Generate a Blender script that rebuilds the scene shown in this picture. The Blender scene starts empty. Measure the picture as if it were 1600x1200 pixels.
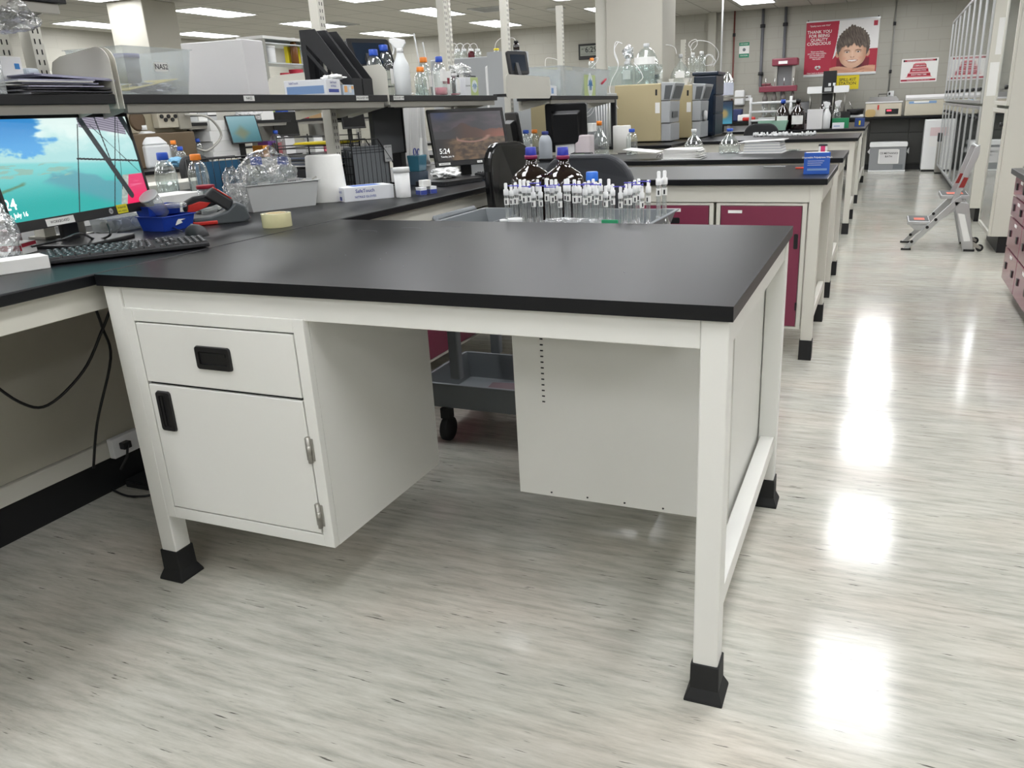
import bpy, bmesh, math, random
from mathutils import Vector, Matrix, Euler, noise

scene = bpy.context.scene
COL = scene.collection
PI = math.pi
R = math.radians
random.seed(7)

# ---------------------------------------------------------------- camera
CAM_F = Vector((-0.361229, 0.873041, -0.327587))
CAM_R = Vector((0.928347, 0.369735, -0.038315))
CAM_U = Vector((-0.087670, 0.317955, 0.944044))
CAM_C = Vector((0.231984, -1.464872, 1.270973))
FPX, PPX, PPY = 1246.442, 860.088, 604.955
cam_data = bpy.data.cameras.new('camera')
cam = bpy.data.objects.new('camera', cam_data)
COL.objects.link(cam)
m3 = Matrix((CAM_R, CAM_U, -CAM_F)).transposed()
cam.matrix_world = Matrix.Translation(CAM_C) @ m3.to_4x4()
cam_data.sensor_fit = 'HORIZONTAL'
cam_data.sensor_width = 36
cam_data.lens = FPX / 1600 * 36
cam_data.shift_x = -(PPX - 800) / 1600
cam_data.shift_y = (PPY - 600) / 1600
cam_data.clip_start = 0.05
cam_data.clip_end = 100
scene.camera = cam

def on(px, py, x=None, y=None, z=None):
    """world point on the plane x=, y= or z= seen at a pixel of the photograph"""
    d = CAM_F + CAM_R * ((px - PPX) / FPX) - CAM_U * ((py - PPY) / FPX)
    if x is not None: t = (x - CAM_C.x) / d.x
    elif y is not None: t = (y - CAM_C.y) / d.y
    else: t = (z - CAM_C.z) / d.z
    return CAM_C + d * t

# ---------------------------------------------------------------- light and exposure
scene.view_settings.view_transform = 'Standard'
scene.view_settings.look = 'None'
scene.view_settings.gamma = 1
scene.view_settings.use_curve_mapping = False
scene.view_settings.exposure = 0.62
world = bpy.data.worlds.new('world')
scene.world = world
world.use_nodes = True
world.node_tree.nodes['Background'].inputs[0].default_value = (0.9, 0.95, 1.0, 1)
world.node_tree.nodes['Background'].inputs[1].default_value = 0.15
LAMP = 9.5          # emission of the ceiling troffer lenses
CEIL = 2.92

# ---------------------------------------------------------------- materials
def srgb(c):
    if isinstance(c, str):
        c = tuple(int(c[i:i + 2], 16) / 255 for i in (0, 2, 4))
    return tuple(((v / 12.92) if v <= 0.04045 else ((v + 0.055) / 1.055) ** 2.4) for v in c) + (1,)

MATS = {}
def mat(name, col, rough=0.5, metal=0.0, bump=0.0, bscale=60, vary=0.03, emit=0, spec=0.5, coat=0, trans=0):
    if name in MATS: return MATS[name]
    m = bpy.data.materials.new(name); m.use_nodes = True
    nt = m.node_tree; b = nt.nodes['Principled BSDF']
    c = srgb(col)
    b.inputs['Roughness'].default_value = rough
    b.inputs['Metallic'].default_value = metal
    b.inputs['Specular IOR Level'].default_value = spec
    if coat: b.inputs['Coat Weight'].default_value = coat
    if trans: b.inputs['Transmission Weight'].default_value = trans
    tc = nt.nodes.new('ShaderNodeTexCoord')
    if vary:
        n = nt.nodes.new('ShaderNodeTexNoise'); n.inputs['Scale'].default_value = 6; n.inputs['Detail'].default_value = 4
        nt.links.new(tc.outputs['Object'], n.inputs['Vector'])
        mx = nt.nodes.new('ShaderNodeMixRGB'); mx.inputs[1].default_value = tuple(v * (1 - vary) for v in c[:3]) + (1,)
        mx.inputs[2].default_value = tuple(min(1, v * (1 + vary)) for v in c[:3]) + (1,)
        nt.links.new(n.outputs['Fac'], mx.inputs[0]); nt.links.new(mx.outputs[0], b.inputs['Base Color'])
        if emit: nt.links.new(mx.outputs[0], b.inputs['Emission Color'])
    else:
        b.inputs['Base Color'].default_value = c
        if emit: b.inputs['Emission Color'].default_value = c
    if emit: b.inputs['Emission Strength'].default_value = emit
    if bump:
        n2 = nt.nodes.new('ShaderNodeTexNoise'); n2.inputs['Scale'].default_value = bscale; n2.inputs['Detail'].default_value = 3
        nt.links.new(tc.outputs['Object'], n2.inputs['Vector'])
        bp = nt.nodes.new('ShaderNodeBump'); bp.inputs['Strength'].default_value = bump; bp.inputs['Distance'].default_value = 0.002
        nt.links.new(n2.outputs['Fac'], bp.inputs['Height']); nt.links.new(bp.outputs[0], b.inputs['Normal'])
    MATS[name] = m
    return m

def clear(name, tint='F4FAF8', gloss=0.12, rough=0.05, haze=0.0, edge=0.5, bump=0):
    """thin clear plastic or glass: see-through face on, shiny and denser at grazing angles"""
    if name in MATS: return MATS[name]
    m = bpy.data.materials.new(name); m.use_nodes = True
    nt = m.node_tree; nt.nodes.clear()
    out = nt.nodes.new('ShaderNodeOutputMaterial')
    tr = nt.nodes.new('ShaderNodeBsdfTransparent'); tr.inputs[0].default_value = srgb(tint)
    gl = nt.nodes.new('ShaderNodeBsdfGlossy'); gl.inputs['Roughness'].default_value = rough; gl.inputs[0].default_value = (1, 1, 1, 1)
    df = nt.nodes.new('ShaderNodeBsdfDiffuse'); df.inputs[0].default_value = srgb('E8ECEC')
    lw = nt.nodes.new('ShaderNodeLayerWeight'); lw.inputs[0].default_value = edge
    mr = nt.nodes.new('ShaderNodeMapRange'); mr.inputs['To Min'].default_value = gloss * 0.5; mr.inputs['To Max'].default_value = min(0.9, gloss * 3.5)
    nt.links.new(lw.outputs['Facing'], mr.inputs['Value'])
    mh = nt.nodes.new('ShaderNodeMixShader'); mh.inputs[0].default_value = haze
    nt.links.new(tr.outputs[0], mh.inputs[1]); nt.links.new(df.outputs[0], mh.inputs[2])
    if bump:
        tc = nt.nodes.new('ShaderNodeTexCoord'); n = nt.nodes.new('ShaderNodeTexNoise'); n.inputs['Scale'].default_value = 26; n.inputs['Detail'].default_value = 2; n.inputs['Distortion'].default_value = 1.5
        nt.links.new(tc.outputs['Object'], n.inputs['Vector'])
        bp = nt.nodes.new('ShaderNodeBump'); bp.inputs['Strength'].default_value = .9; bp.inputs['Distance'].default_value = .012
        nt.links.new(n.outputs['Fac'], bp.inputs['Height']); nt.links.new(bp.outputs[0], gl.inputs['Normal']); nt.links.new(bp.outputs[0], lw.inputs['Normal'])
    mx = nt.nodes.new('ShaderNodeMixShader')
    nt.links.new(mr.outputs[0], mx.inputs[0]); nt.links.new(mh.outputs[0], mx.inputs[1]); nt.links.new(gl.outputs[0], mx.inputs[2])
    nt.links.new(mx.outputs[0], out.inputs[0])
    MATS[name] = m
    return m

WHITE = mat('enamel_white', 'DFDFDA', 0.32, spec=0.4, vary=0.01)
CREAM = mat('enamel_cream', 'D0CEC4', 0.4, vary=0.015)
TOP = mat('black_laminate', '121316', 0.36, spec=0.26, bump=0.03, bscale=300, vary=0.05)
EDGE = mat('black_edge', '101114', 0.45)
BLACK = mat('black_plastic', '141416', 0.4, vary=0)
SOFTBLACK = mat('soft_black', '1B1C1F', 0.6, vary=0.05)
RUBBER = mat('black_rubber', '161718', 0.7, bump=0.1)
CHROME = mat('chrome', 'D8D8D8', 0.18, 1.0, vary=0)
ALU = mat('aluminium', 'C9CBCC', 0.35, 0.85, vary=0.03)
STEEL = mat('brushed_steel', 'A9A7A0', 0.35, 0.7, vary=0.05)
MAROON = mat('maroon_enamel', '7A3048', 0.35, vary=0.02)
MAROON2 = mat('glossy_maroon', '8A5765', 0.12, vary=0.02)
GREYP = mat('grey_plastic', '6F7478', 0.45, vary=0.03)
DGREYP = mat('dark_grey_plastic', '4A4F52', 0.5, vary=0.03)
LGREYP = mat('light_grey_plastic', 'B9BBBB', 0.5, vary=0.02)
PAPER = mat('white_paper', 'E9E9E6', 0.8, vary=0.02)
CARD = mat('white_card', 'DAD9D9', 0.75, vary=0.02)
INK = mat('black_ink', '202024', 0.6, vary=0)
REDINK = mat('red_ink', 'B32039', 0.6, vary=0)
BLUECAP = mat('blue_cap', '2450B8', 0.35, vary=0)
ORANGE = mat('orange_cap', 'F0882A', 0.4, vary=0)
PURPLE = mat('violet_plastic', '5A55C8', 0.4, vary=0)
WHITEP = mat('white_plastic', 'E6E7E7', 0.4, vary=0.01)
GLASS = clear('clear_glass', 'F7FBFA', 0.14, 0.03, 0.06, .62)
FLASKG = clear('flask_glass', 'F2F5F5', 0.22, 0.03, 0.14, .6)
POLY = clear('clear_film', 'F6F7F8', 0.16, 0.12, 0.14, 0.6, bump=1)
FROST = clear('frosted_plastic', 'F1F4F5', 0.10, 0.2, 0.26)
AMBER = mat('amber_glass', '170A06', 0.06, spec=0.8, vary=0, coat=0.5)
BEIGE = mat('beige_enamel', 'B5A884', 0.45, vary=0.02)
NAVY = mat('navy_plastic', '1D2A3C', 0.3, vary=0.03)

# ---------------------------------------------------------------- mesh helpers
def _text_geo(s, size, align='CENTER', _cache={}):
    key = (s, size, align)
    if key not in _cache:
        cu = bpy.data.curves.new('t', 'FONT'); cu.body = s; cu.size = size; cu.align_x = align; cu.align_y = 'CENTER'
        cu.extrude = 0.0; cu.offset = size * .011; cu.resolution_u = 2; cu.space_line = 0.9
        ob = bpy.data.objects.new('t', cu); COL.objects.link(ob)
        dg = bpy.context.evaluated_depsgraph_get(); dg.update()
        me = bpy.data.meshes.new_from_object(ob.evaluated_get(dg))
        _cache[key] = ([v.co.copy() for v in me.vertices], [list(p.vertices) for p in me.polygons])
        bpy.data.objects.remove(ob); bpy.data.curves.remove(cu); bpy.data.meshes.remove(me)
    return _cache[key]

class MB:
    def __init__(s): s.v = []; s.f = []; s.m = []; s.sm = []
    def add(s, vs, fs, m=0, M=None, smooth=False):
        b = len(s.v)
        s.v += [(M @ Vector(v)) if M is not None else Vector(v) for v in vs]
        for f in fs:
            s.f.append([b + i for i in f]); s.m.append(m); s.sm.append(smooth)
        return s
    def box(s, a, b, m=0, M=None):
        x0, x1 = sorted((a[0], b[0])); y0, y1 = sorted((a[1], b[1])); z0, z1 = sorted((a[2], b[2]))
        vs = [(x, y, z) for x in (x0, x1) for y in (y0, y1) for z in (z0, z1)]
        return s.add(vs, [(0, 1, 3, 2), (4, 6, 7, 5), (0, 4, 5, 1), (2, 3, 7, 6), (0, 2, 6, 4), (1, 5, 7, 3)], m, M)
    def frus(s, a, b, z0, z1, m=0, M=None):
        """a, b = (x0,y0,x1,y1) rectangles at z0 and z1"""
        vs = []
        for r, z in ((a, z0), (b, z1)): vs += [(r[0], r[1], z), (r[2], r[1], z), (r[2], r[3], z), (r[0], r[3], z)]
        return s.add(vs, [(3, 2, 1, 0), (4, 5, 6, 7), (0, 1, 5, 4), (1, 2, 6, 5), (2, 3, 7, 6), (3, 0, 4, 7)], m, M)
    def tray(s, a, b, z0, z1, t, m=0, M=None, lip=0):
        """open box with sloping walls: a bottom rect, b top rect"""
        def rc(r, o, z): return [(r[0] + o, r[1] + o, z), (r[2] - o, r[1] + o, z), (r[2] - o, r[3] - o, z), (r[0] + o, r[3] - o, z)]
        rings = [rc(a, 0, z0), rc(b, 0, z1)]
        if lip: rings += [rc(b, -lip, z1 - 0.001), rc(b, -lip, z1 + t)]
        rings += [rc(b, t, z1 + (t if lip else 0)), rc(a, t, z0 + t)]
        vs = [p for r in rings for p in r]; fs = [(3, 2, 1, 0)]
        for k in range(len(rings) - 1):
            for i in range(4):
                j = (i + 1) % 4; fs.append((4 * k + i, 4 * k + j, 4 * k + 4 + j, 4 * k + 4 + i))
        n = 4 * (len(rings) - 1); fs.append((n, n + 1, n + 2, n + 3))
        return s.add(vs, fs, m, M)
    def lathe(s, prof, c=(0, 0, 0), n=16, m=0, M=None, smooth=True, cap=True):
        vs = []; fs = []
        for r, z in prof:
            for k in range(n):
                a = 2 * PI * k / n; vs.append((c[0] + r * math.cos(a), c[1] + r * math.sin(a), c[2] + z))
        for i in range(len(prof) - 1):
            for k in range(n):
                j = (k + 1) % n; fs.append((i * n + k, i * n + j, (i + 1) * n + j, (i + 1) * n + k))
        s.add(vs, fs, m, M, smooth)
        if cap:
            b = len(s.v) - len(vs)
            s.f.append([b + k for k in reversed(range(n))]); s.m.append(m); s.sm.append(False)
            s.f.append([b + (len(prof) - 1) * n + k for k in range(n)]); s.m.append(m); s.sm.append(False)
        return s
    def cyl(s, c, r, z0, z1, n=16, m=0, M=None, r2=None):
        return s.lathe([(r, z0), (r2 if r2 is not None else r, z1)], c, n, m, M)
    def tube(s, pts, r, n=6, m=0, closed=False):
        pts = [Vector(p) for p in pts]; N = len(pts); rings = []
        up = Vector((0, 0, 1)); prev = None
        for i, p in enumerate(pts):
            if closed: d = pts[(i + 1) % N] - pts[i - 1]
            else: d = pts[min(i + 1, N - 1)] - pts[max(i - 1, 0)]
            d.normalize()
            if prev is None:
                a = d.cross(up if abs(d.z) < 0.9 else Vector((1, 0, 0))).normalized()
            else:
                a = prev - d * prev.dot(d)
                if a.length < 1e-6: a = d.cross(up)
                a.normalize()
            prev = a; b = d.cross(a)
            rr = r[i] if isinstance(r, (list, tuple)) else r
            rings.append([p + (a * math.cos(2 * PI * k / n) + b * math.sin(2 * PI * k / n)) * rr for k in range(n)])
        vs = [q for g in rings for q in g]; fs = []
        for i in range(N if closed else N - 1):
            i2 = (i + 1) % N
            for k in range(n):
                j = (k + 1) % n; fs.append((i * n + k, i * n + j, i2 * n + j, i2 * n + k))
        if not closed: fs += [tuple(reversed(range(n))), tuple((N - 1) * n + k for k in range(n))]
        return s.add(vs, fs, m, None, True)
    def prism(s, poly, t0, t1, axis='y', m=0, M=None):
        """poly in the two other axes, extruded along axis"""
        def P(a, b, t): return {'y': (a, t, b), 'x': (t, a, b), 'z': (a, b, t)}[axis]
        n = len(poly); vs = [P(a, b, t0) for a, b in poly] + [P(a, b, t1) for a, b in poly]
        fs = [tuple(range(n)), tuple(reversed(range(n, 2 * n)))] + [(i, n + i, n + (i + 1) % n, (i + 1) % n) for i in range(n)]
        return s.add(vs, fs, m, M)
    def text(s, t, size, M, m=0, align='CENTER'):
        vs, fs = _text_geo(t, size, align)
        return s.add(vs, fs, m, M)

def rrect(w, h, r, n=4, cx=0, cy=0):
    pts = []
    for sx, sy, a0 in ((1, 1, 0), (-1, 1, 90), (-1, -1, 180), (1, -1, 270)):
        for k in range(n + 1):
            a = R(a0 + 90 * k / n); pts.append((cx + sx * (w / 2 - r) + r * math.cos(a), cy + sy * (h / 2 - r) + r * math.sin(a)))
    return pts

def frame(o, xd, yd):
    """matrix taking local x, y to two world directions at o (z = normal)"""
    xd = Vector(xd).normalized(); yd = Vector(yd).normalized(); zd = xd.cross(yd)
    M = Matrix((xd, yd, zd)).transposed().to_4x4(); M.translation = Vector(o)
    return M
def FX(o): return frame(o, (0, 1, 0), (0, 0, 1))       # lettering facing +x
def FY(o): return frame(o, (1, 0, 0), (0, 0, 1))       # lettering facing -y
def FZ(o): return frame(o, (1, 0, 0), (0, 1, 0))       # lettering facing up

def tag(o, label=None, cat=None, group=None, kind=None):
    if label: o['label'] = label
    if cat: o['category'] = cat
    if group: o['group'] = group
    if kind: o['kind'] = kind
    return o
def T(name, label, cat, loc=(0, 0, 0), rz=0, group=None, rx=0, ry=0):
    o = bpy.data.objects.new(name, None); COL.objects.link(o)
    o.location = loc; o.rotation_euler = (rx, ry, rz); o.empty_display_size = 0.05
    return tag(o, label, cat, group)
def P(name, mb, mats, parent=None, bevel=0, label=None, kind=None, segs=2, solid=0, sub=0):
    me = bpy.data.meshes.new(name)
    me.from_pydata([tuple(v) for v in mb.v], [], mb.f)
    for m in (mats if isinstance(mats, (list, tuple)) else [mats]): me.materials.append(m)
    me.polygons.foreach_set('material_index', mb.m); me.polygons.foreach_set('use_smooth', mb.sm)
    bm = bmesh.new(); bm.from_mesh(me); bmesh.ops.recalc_face_normals(bm, faces=bm.faces); bm.to_mesh(me); bm.free()
    o = bpy.data.objects.new(name, me); COL.objects.link(o)
    if parent: o.parent = parent
    if label: o['label'] = label
    if kind: o['kind'] = kind
    if bevel:
        b = o.modifiers.new('b', 'BEVEL'); b.width = bevel; b.segments = segs; b.limit_method = 'ANGLE'; b.angle_limit = R(40)
    if sub:
        b = o.modifiers.new('s', 'SUBSURF'); b.levels = sub; b.render_levels = sub
    return o
def PW(name, mb, mats, parent, **k):
    """like P, for a mesh drawn in world coordinates under an unrotated parent"""
    L = parent.location
    mb.v = [v - L for v in mb.v]
    return P(name, mb, mats, parent, **k)
def dup(root, loc, rz=None, label=None, scale=None):
    c = root.copy(); COL.objects.link(c); c.location = loc
    if rz is not None: c.rotation_euler = (root.rotation_euler.x, root.rotation_euler.y, rz)
    if label: c['label'] = label
    if scale: c.scale = (scale,) * 3 if not isinstance(scale, tuple) else scale
    for ch in list(root.children):
        d = ch.copy(); COL.objects.link(d); d.parent = c
        for g in list(ch.children):
            e = g.copy(); COL.objects.link(e); e.parent = d
    return c
def arc(c, r, a0, a1, n, plane='xz'):
    out = []
    for k in range(n + 1):
        a = R(a0 + (a1 - a0) * k / n); p, q = r * math.cos(a), r * math.sin(a)
        out.append({'xz': (c[0] + p, c[1], c[2] + q), 'yz': (c[0], c[1] + p, c[2] + q), 'xy': (c[0] + p, c[1] + q, c[2])}[plane])
    return out
def spline(pts, n=6):
    pts = [Vector(p) for p in pts]; out = []
    for i in range(len(pts) - 1):
        p0 = pts[max(i - 1, 0)]; p1 = pts[i]; p2 = pts[i + 1]; p3 = pts[min(i + 2, len(pts) - 1)]
        for k in range(n):
            t = k / n
            out.append(0.5 * ((2 * p1) + (p2 - p0) * t + (2 * p0 - 5 * p1 + 4 * p2 - p3) * t * t + (3 * p1 - p0 - 3 * p2 + p3) * t ** 3))
    return out + [pts[-1]]
def picture(name, w, h, nx, ny, fn, parent, M, emit=0.0, rough=0.5, label=None):
    """flat printed sheet or lit screen whose picture is computed by fn(u, v) -> sRGB"""
    vs = []; fs = []
    for j in range(ny + 1):
        for i in range(nx + 1): vs.append(M @ Vector((w * (i / nx - 0.5), h * (j / ny - 0.5), 0)))
    for j in range(ny):
        for i in range(nx):
            a = j * (nx + 1) + i; fs.append((a, a + 1, a + nx + 2, a + nx + 1))
    me = bpy.data.meshes.new(name); me.from_pydata([tuple(v) for v in vs], [], fs)
    at = me.color_attributes.new('picture', 'FLOAT_COLOR', 'POINT')
    k = 0
    for j in range(ny + 1):
        for i in range(nx + 1):
            at.data[k].color = srgb(tuple(max(0, min(1, c)) for c in fn(i / nx, j / ny))); k += 1
    key = 'picture_%g_%g' % (emit, rough)
    if key not in MATS:
        m = bpy.data.materials.new(key); m.use_nodes = True; nt = m.node_tree; b = nt.nodes['Principled BSDF']
        a = nt.nodes.new('ShaderNodeAttribute'); a.attribute_name = 'picture'
        b.inputs['Roughness'].default_value = rough
        if emit:
            nt.links.new(a.outputs['Color'], b.inputs['Emission Color']); b.inputs['Emission Strength'].default_value = emit
            b.inputs['Base Color'].default_value = (0.01, 0.01, 0.01, 1)
        else: nt.links.new(a.outputs['Color'], b.inputs['Base Color'])
        MATS[key] = m
    me.materials.append(MATS[key])
    o = bpy.data.objects.new(name, me); COL.objects.link(o)
    if parent: o.parent = parent
    if label: o['label'] = label
    return o
def mixc(a, b, t):
    t = max(0, min(1, t)); return tuple(a[i] * (1 - t) + b[i] * t for i in range(3))
def hx(s): return tuple(int(s[i:i + 2], 16) / 255 for i in (0, 2, 4))
def sstep(a, b, x):
    t = max(0, min(1, (x - a) / (b - a))); return t * t * (3 - 2 * t)

# ================================================================ THE ROOM
XL, XR, YF, YB = -13.05, 5.2, 15.4, -7.5
def floor_material():
    m = bpy.data.materials.new('sheet_vinyl'); m.use_nodes = True; nt = m.node_tree; b = nt.nodes['Principled BSDF']
    tc = nt.nodes.new('ShaderNodeTexCoord')
    def nz(scale, sc, det=4, rough=0.55):
        mp = nt.nodes.new('ShaderNodeMapping'); mp.inputs['Scale'].default_value = scale
        n = nt.nodes.new('ShaderNodeTexNoise'); n.inputs['Scale'].default_value = sc; n.inputs['Detail'].default_value = det
        n.inputs['Roughness'].default_value = rough
        nt.links.new(tc.outputs['Object'], mp.inputs[0]); nt.links.new(mp.outputs[0], n.inputs['Vector']); return n
    def ramp(src, stops):
        r = nt.nodes.new('ShaderNodeValToRGB'); e = r.color_ramp.elements
        e[0].position, e[0].color = stops[0]; e[1].position, e[1].color = stops[-1]
        for p, c in stops[1:-1]:
            q = e.new(p); q.color = c
        nt.links.new(src, r.inputs[0]); return r
    base = nz((1.3, 11, 1), 3.4, 10, 0.72)
    r0 = ramp(base.outputs['Fac'], [(0.30, srgb('9F9E95')), (0.5, srgb('BFBEB4')), (0.70, srgb('D3D2CA'))])
    big = nz((0.8, 3, 1), 0.9, 2)
    r1 = ramp(big.outputs['Fac'], [(0.35, (0.93, 0.93, 0.93, 1)), (0.65, (1.05, 1.05, 1.04, 1))])
    mul = nt.nodes.new('ShaderNodeMixRGB'); mul.blend_type = 'MULTIPLY'; mul.inputs[0].default_value = 1
    nt.links.new(r0.outputs[0], mul.inputs[1]); nt.links.new(r1.outputs[0], mul.inputs[2])
    pk = nz((1, 1.6, 1), 1.3, 2); rp = ramp(pk.outputs['Fac'], [(0.45, (1, 1, 1, 1)), (0.68, (1.03, 0.97, 0.955, 1))])
    mp2 = nt.nodes.new('ShaderNodeMixRGB'); mp2.blend_type = 'MULTIPLY'; mp2.inputs[0].default_value = 1
    nt.links.new(mul.outputs[0], mp2.inputs[1]); nt.links.new(rp.outputs[0], mp2.inputs[2]); mul = mp2
    dash = nz((3.0, 40, 1), 3.0, 3, 0.6)
    dm = nz((1, 1, 1), 7, 2)
    r2 = ramp(dash.outputs['Fac'], [(0.64, (0, 0, 0, 1)), (0.69, (1, 1, 1, 1))])
    r3 = ramp(dm.outputs['Fac'], [(0.47, (0, 0, 0, 1)), (0.56, (0.95, 0.95, 0.95, 1))])
    mm = nt.nodes.new('ShaderNodeMixRGB'); mm.blend_type = 'MULTIPLY'; mm.inputs[0].default_value = 1
    nt.links.new(r2.outputs[0], mm.inputs[1]); nt.links.new(r3.outputs[0], mm.inputs[2])
    dk = nt.nodes.new('ShaderNodeMixRGB'); dk.inputs[2].default_value = srgb('45433E')
    nt.links.new(mm.outputs[0], dk.inputs[0]); nt.links.new(mul.outputs[0], dk.inputs[1])
    nt.links.new(dk.outputs[0], b.inputs['Base Color'])
    b.inputs['Roughness'].default_value = 0.13
    b.inputs['Specular IOR Level'].default_value = 0.45
    wv = nz((1, 1, 1), 3.5, 2); wb = nz((2, 14, 1), 6, 3)
    bp = nt.nodes.new('ShaderNodeBump'); bp.inputs['Strength'].default_value = 0.16; bp.inputs['Distance'].default_value = 0.002
    ad = nt.nodes.new('ShaderNodeMath'); ad.operation = 'ADD'
    nt.links.new(wv.outputs['Fac'], ad.inputs[0])
    s2 = nt.nodes.new('ShaderNodeMath'); s2.operation = 'MULTIPLY'; s2.inputs[1].default_value = 0.25
    nt.links.new(wb.outputs['Fac'], s2.inputs[0]); nt.links.new(s2.outputs[0], ad.inputs[1])
    nt.links.new(ad.outputs[0], bp.inputs['Height']); nt.links.new(bp.outputs[0], b.inputs['Normal'])
    return m
def brick_material(name, c, mortar, w, h, off, size, rough, axes, bump=0.3, freq=2):
    m = bpy.data.materials.new(name); m.use_nodes = True; nt = m.node_tree; b = nt.nodes['Principled BSDF']
    tc = nt.nodes.new('ShaderNodeTexCoord'); sp = nt.nodes.new('ShaderNodeSeparateXYZ'); cb = nt.nodes.new('ShaderNodeCombineXYZ')
    nt.links.new(tc.outputs['Object'], sp.inputs[0])
    nt.links.new(sp.outputs[axes[0]], cb.inputs[0]); nt.links.new(sp.outputs[axes[1]], cb.inputs[1])
    br = nt.nodes.new('ShaderNodeTexBrick'); br.offset = off; br.offset_frequency = freq
    br.inputs['Color1'].default_value = srgb(c); br.inputs['Color2'].default_value = srgb(c); br.inputs['Mortar'].default_value = srgb(mortar)
    br.inputs['Scale'].default_value = 1; br.inputs['Brick Width'].default_value = w; br.inputs['Row Height'].default_value = h
    br.inputs['Mortar Size'].default_value = size; br.inputs['Mortar Smooth'].default_value = 0.2
    nt.links.new(cb.outputs[0], br.inputs['Vector']); nt.links.new(br.outputs['Color'], b.inputs['Base Color'])
    n = nt.nodes.new('ShaderNodeTexNoise'); n.inputs['Scale'].default_value = 90; nt.links.new(tc.outputs['Object'], n.inputs['Vector'])
    mx = nt.nodes.new('ShaderNodeMath'); mx.operation = 'SUBTRACT'
    nn = nt.nodes.new('ShaderNodeMath'); nn.operation = 'MULTIPLY'; nn.inputs[1].default_value = 0.3
    nt.links.new(n.outputs['Fac'], nn.inputs[0]); nt.links.new(nn.outputs[0], mx.inputs[0]); nt.links.new(br.outputs['Fac'], mx.inputs[1])
    bp = nt.nodes.new('ShaderNodeBump'); bp.inputs['Strength'].default_value = bump; bp.inputs['Distance'].default_value = 0.004
    nt.links.new(mx.outputs[0], bp.inputs['Height']); nt.links.new(bp.outputs[0], b.inputs['Normal'])
    b.inputs['Roughness'].default_value = rough
    return m
S = dict(kind='structure')
P('floor', MB().box((XL - .1, YB - .1, -.1), (XR + .1, YF + .1, 0)), floor_material(), **S)
wallm = brick_material('painted_block', 'A3A197', '9B998F', 0.4, 0.2, 0.5, 0.006, 0.55, ('X', 'Z'))
wallx = brick_material('painted_block_side', 'A9A79D', 'A3A197', 0.4, 0.2, 0.5, 0.004, 0.55, ('Y', 'Z'))
P('wall_back', MB().box((XL - .1, YF, 0), (XR + .1, YF + .1, CEIL)), wallm, **S)
P('wall_left', MB().box((XL - .1, YB, 0), (XL, YF, CEIL)), wallx, **S)
P('wall_right', MB().box((XR, YB, 0), (XR + .1, YF, CEIL)), wallx, **S)
P('wall_front', MB().box((XL - .1, YB - .1, 0), (XR + .1, YB, CEIL)), wallm, **S)
P('ceiling', MB().box((XL - .1, YB - .1, CEIL), (XR + .1, YF + .1, CEIL + .1)),
  brick_material('ceiling_tile', 'B2B0A8', '88867F', 0.61, 1.22, 0.0, 0.012, 0.85, ('X', 'Y'), 0.2), **S)

# ceiling troffers
LENS = mat('troffer_lens', 'FFFFFF', 0.5, vary=0, emit=LAMP)
mk = LENS.node_tree; ck = mk.nodes.new('ShaderNodeTexChecker'); ck.inputs['Scale'].default_value = 16
ck.inputs[1].default_value = (.975, .98, 1.0, 1); ck.inputs[2].default_value = (.81, .82, .84, 1)
mk.links.new(mk.nodes['Texture Coordinate'].outputs['Object'], ck.inputs[0]); mk.links.new(ck.outputs[0], mk.nodes['Principled BSDF'].inputs['Emission Color'])
def troffer():
    t = T('ceiling_light', 'x', 'ceiling light', (0, 0, CEIL))
    w, l = .29, .6
    f = MB()
    for a, b in (((-w - .02, -l - .02), (w + .02, -l)), ((-w - .02, l), (w + .02, l + .02)), ((-w - .02, -l), (-w, l)), ((w, -l), (w + .02, l))):
        f.box((a[0], a[1], -.012), (b[0], b[1], -.001))
    P('light_frame', f, WHITEP, t); P('lens', MB().box((-w, -l, -.008), (w, l, -.002)), LENS, t)
    return t
proto_light = None
where = {2.8: 'added unseen right of the cabinets', .35: 'over the right aisle', -2.05: 'just right of the big column', -4.5: 'left of the big column',
         -7.03: 'mid ceiling', -9.65: 'towards the left wall', -12.2: 'along the left wall'}
for cx_, y0, n in ((2.8, -5.92, 9), (.35, -5.92, 9), (-2.05, -5.92, 9), (-4.5, -6.2, 9), (-7.03, -3.16, 8), (-9.65, -.5, 7), (-12.2, -.5, 7)):  # rightmost column and rows behind the camera are added to brighten the foreground
    for k in range(n):
        y = y0 + 2.46 * k
        if y > 15: continue
        lab = 'recessed fluorescent ceiling light %s, %s row from back wall' % (where[cx_], ['nearest', 'second', 'third', 'fourth', 'fifth', 'sixth', 'seventh', 'eighth', 'ninth'][n - 1 - k])
        if proto_light is None:
            proto_light = troffer(); proto_light.location = (cx_, y, CEIL); proto_light['label'] = lab; proto_light['group'] = 'recessed ceiling lights'
        else: dup(proto_light, (cx_, y, CEIL), 0, lab)
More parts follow.
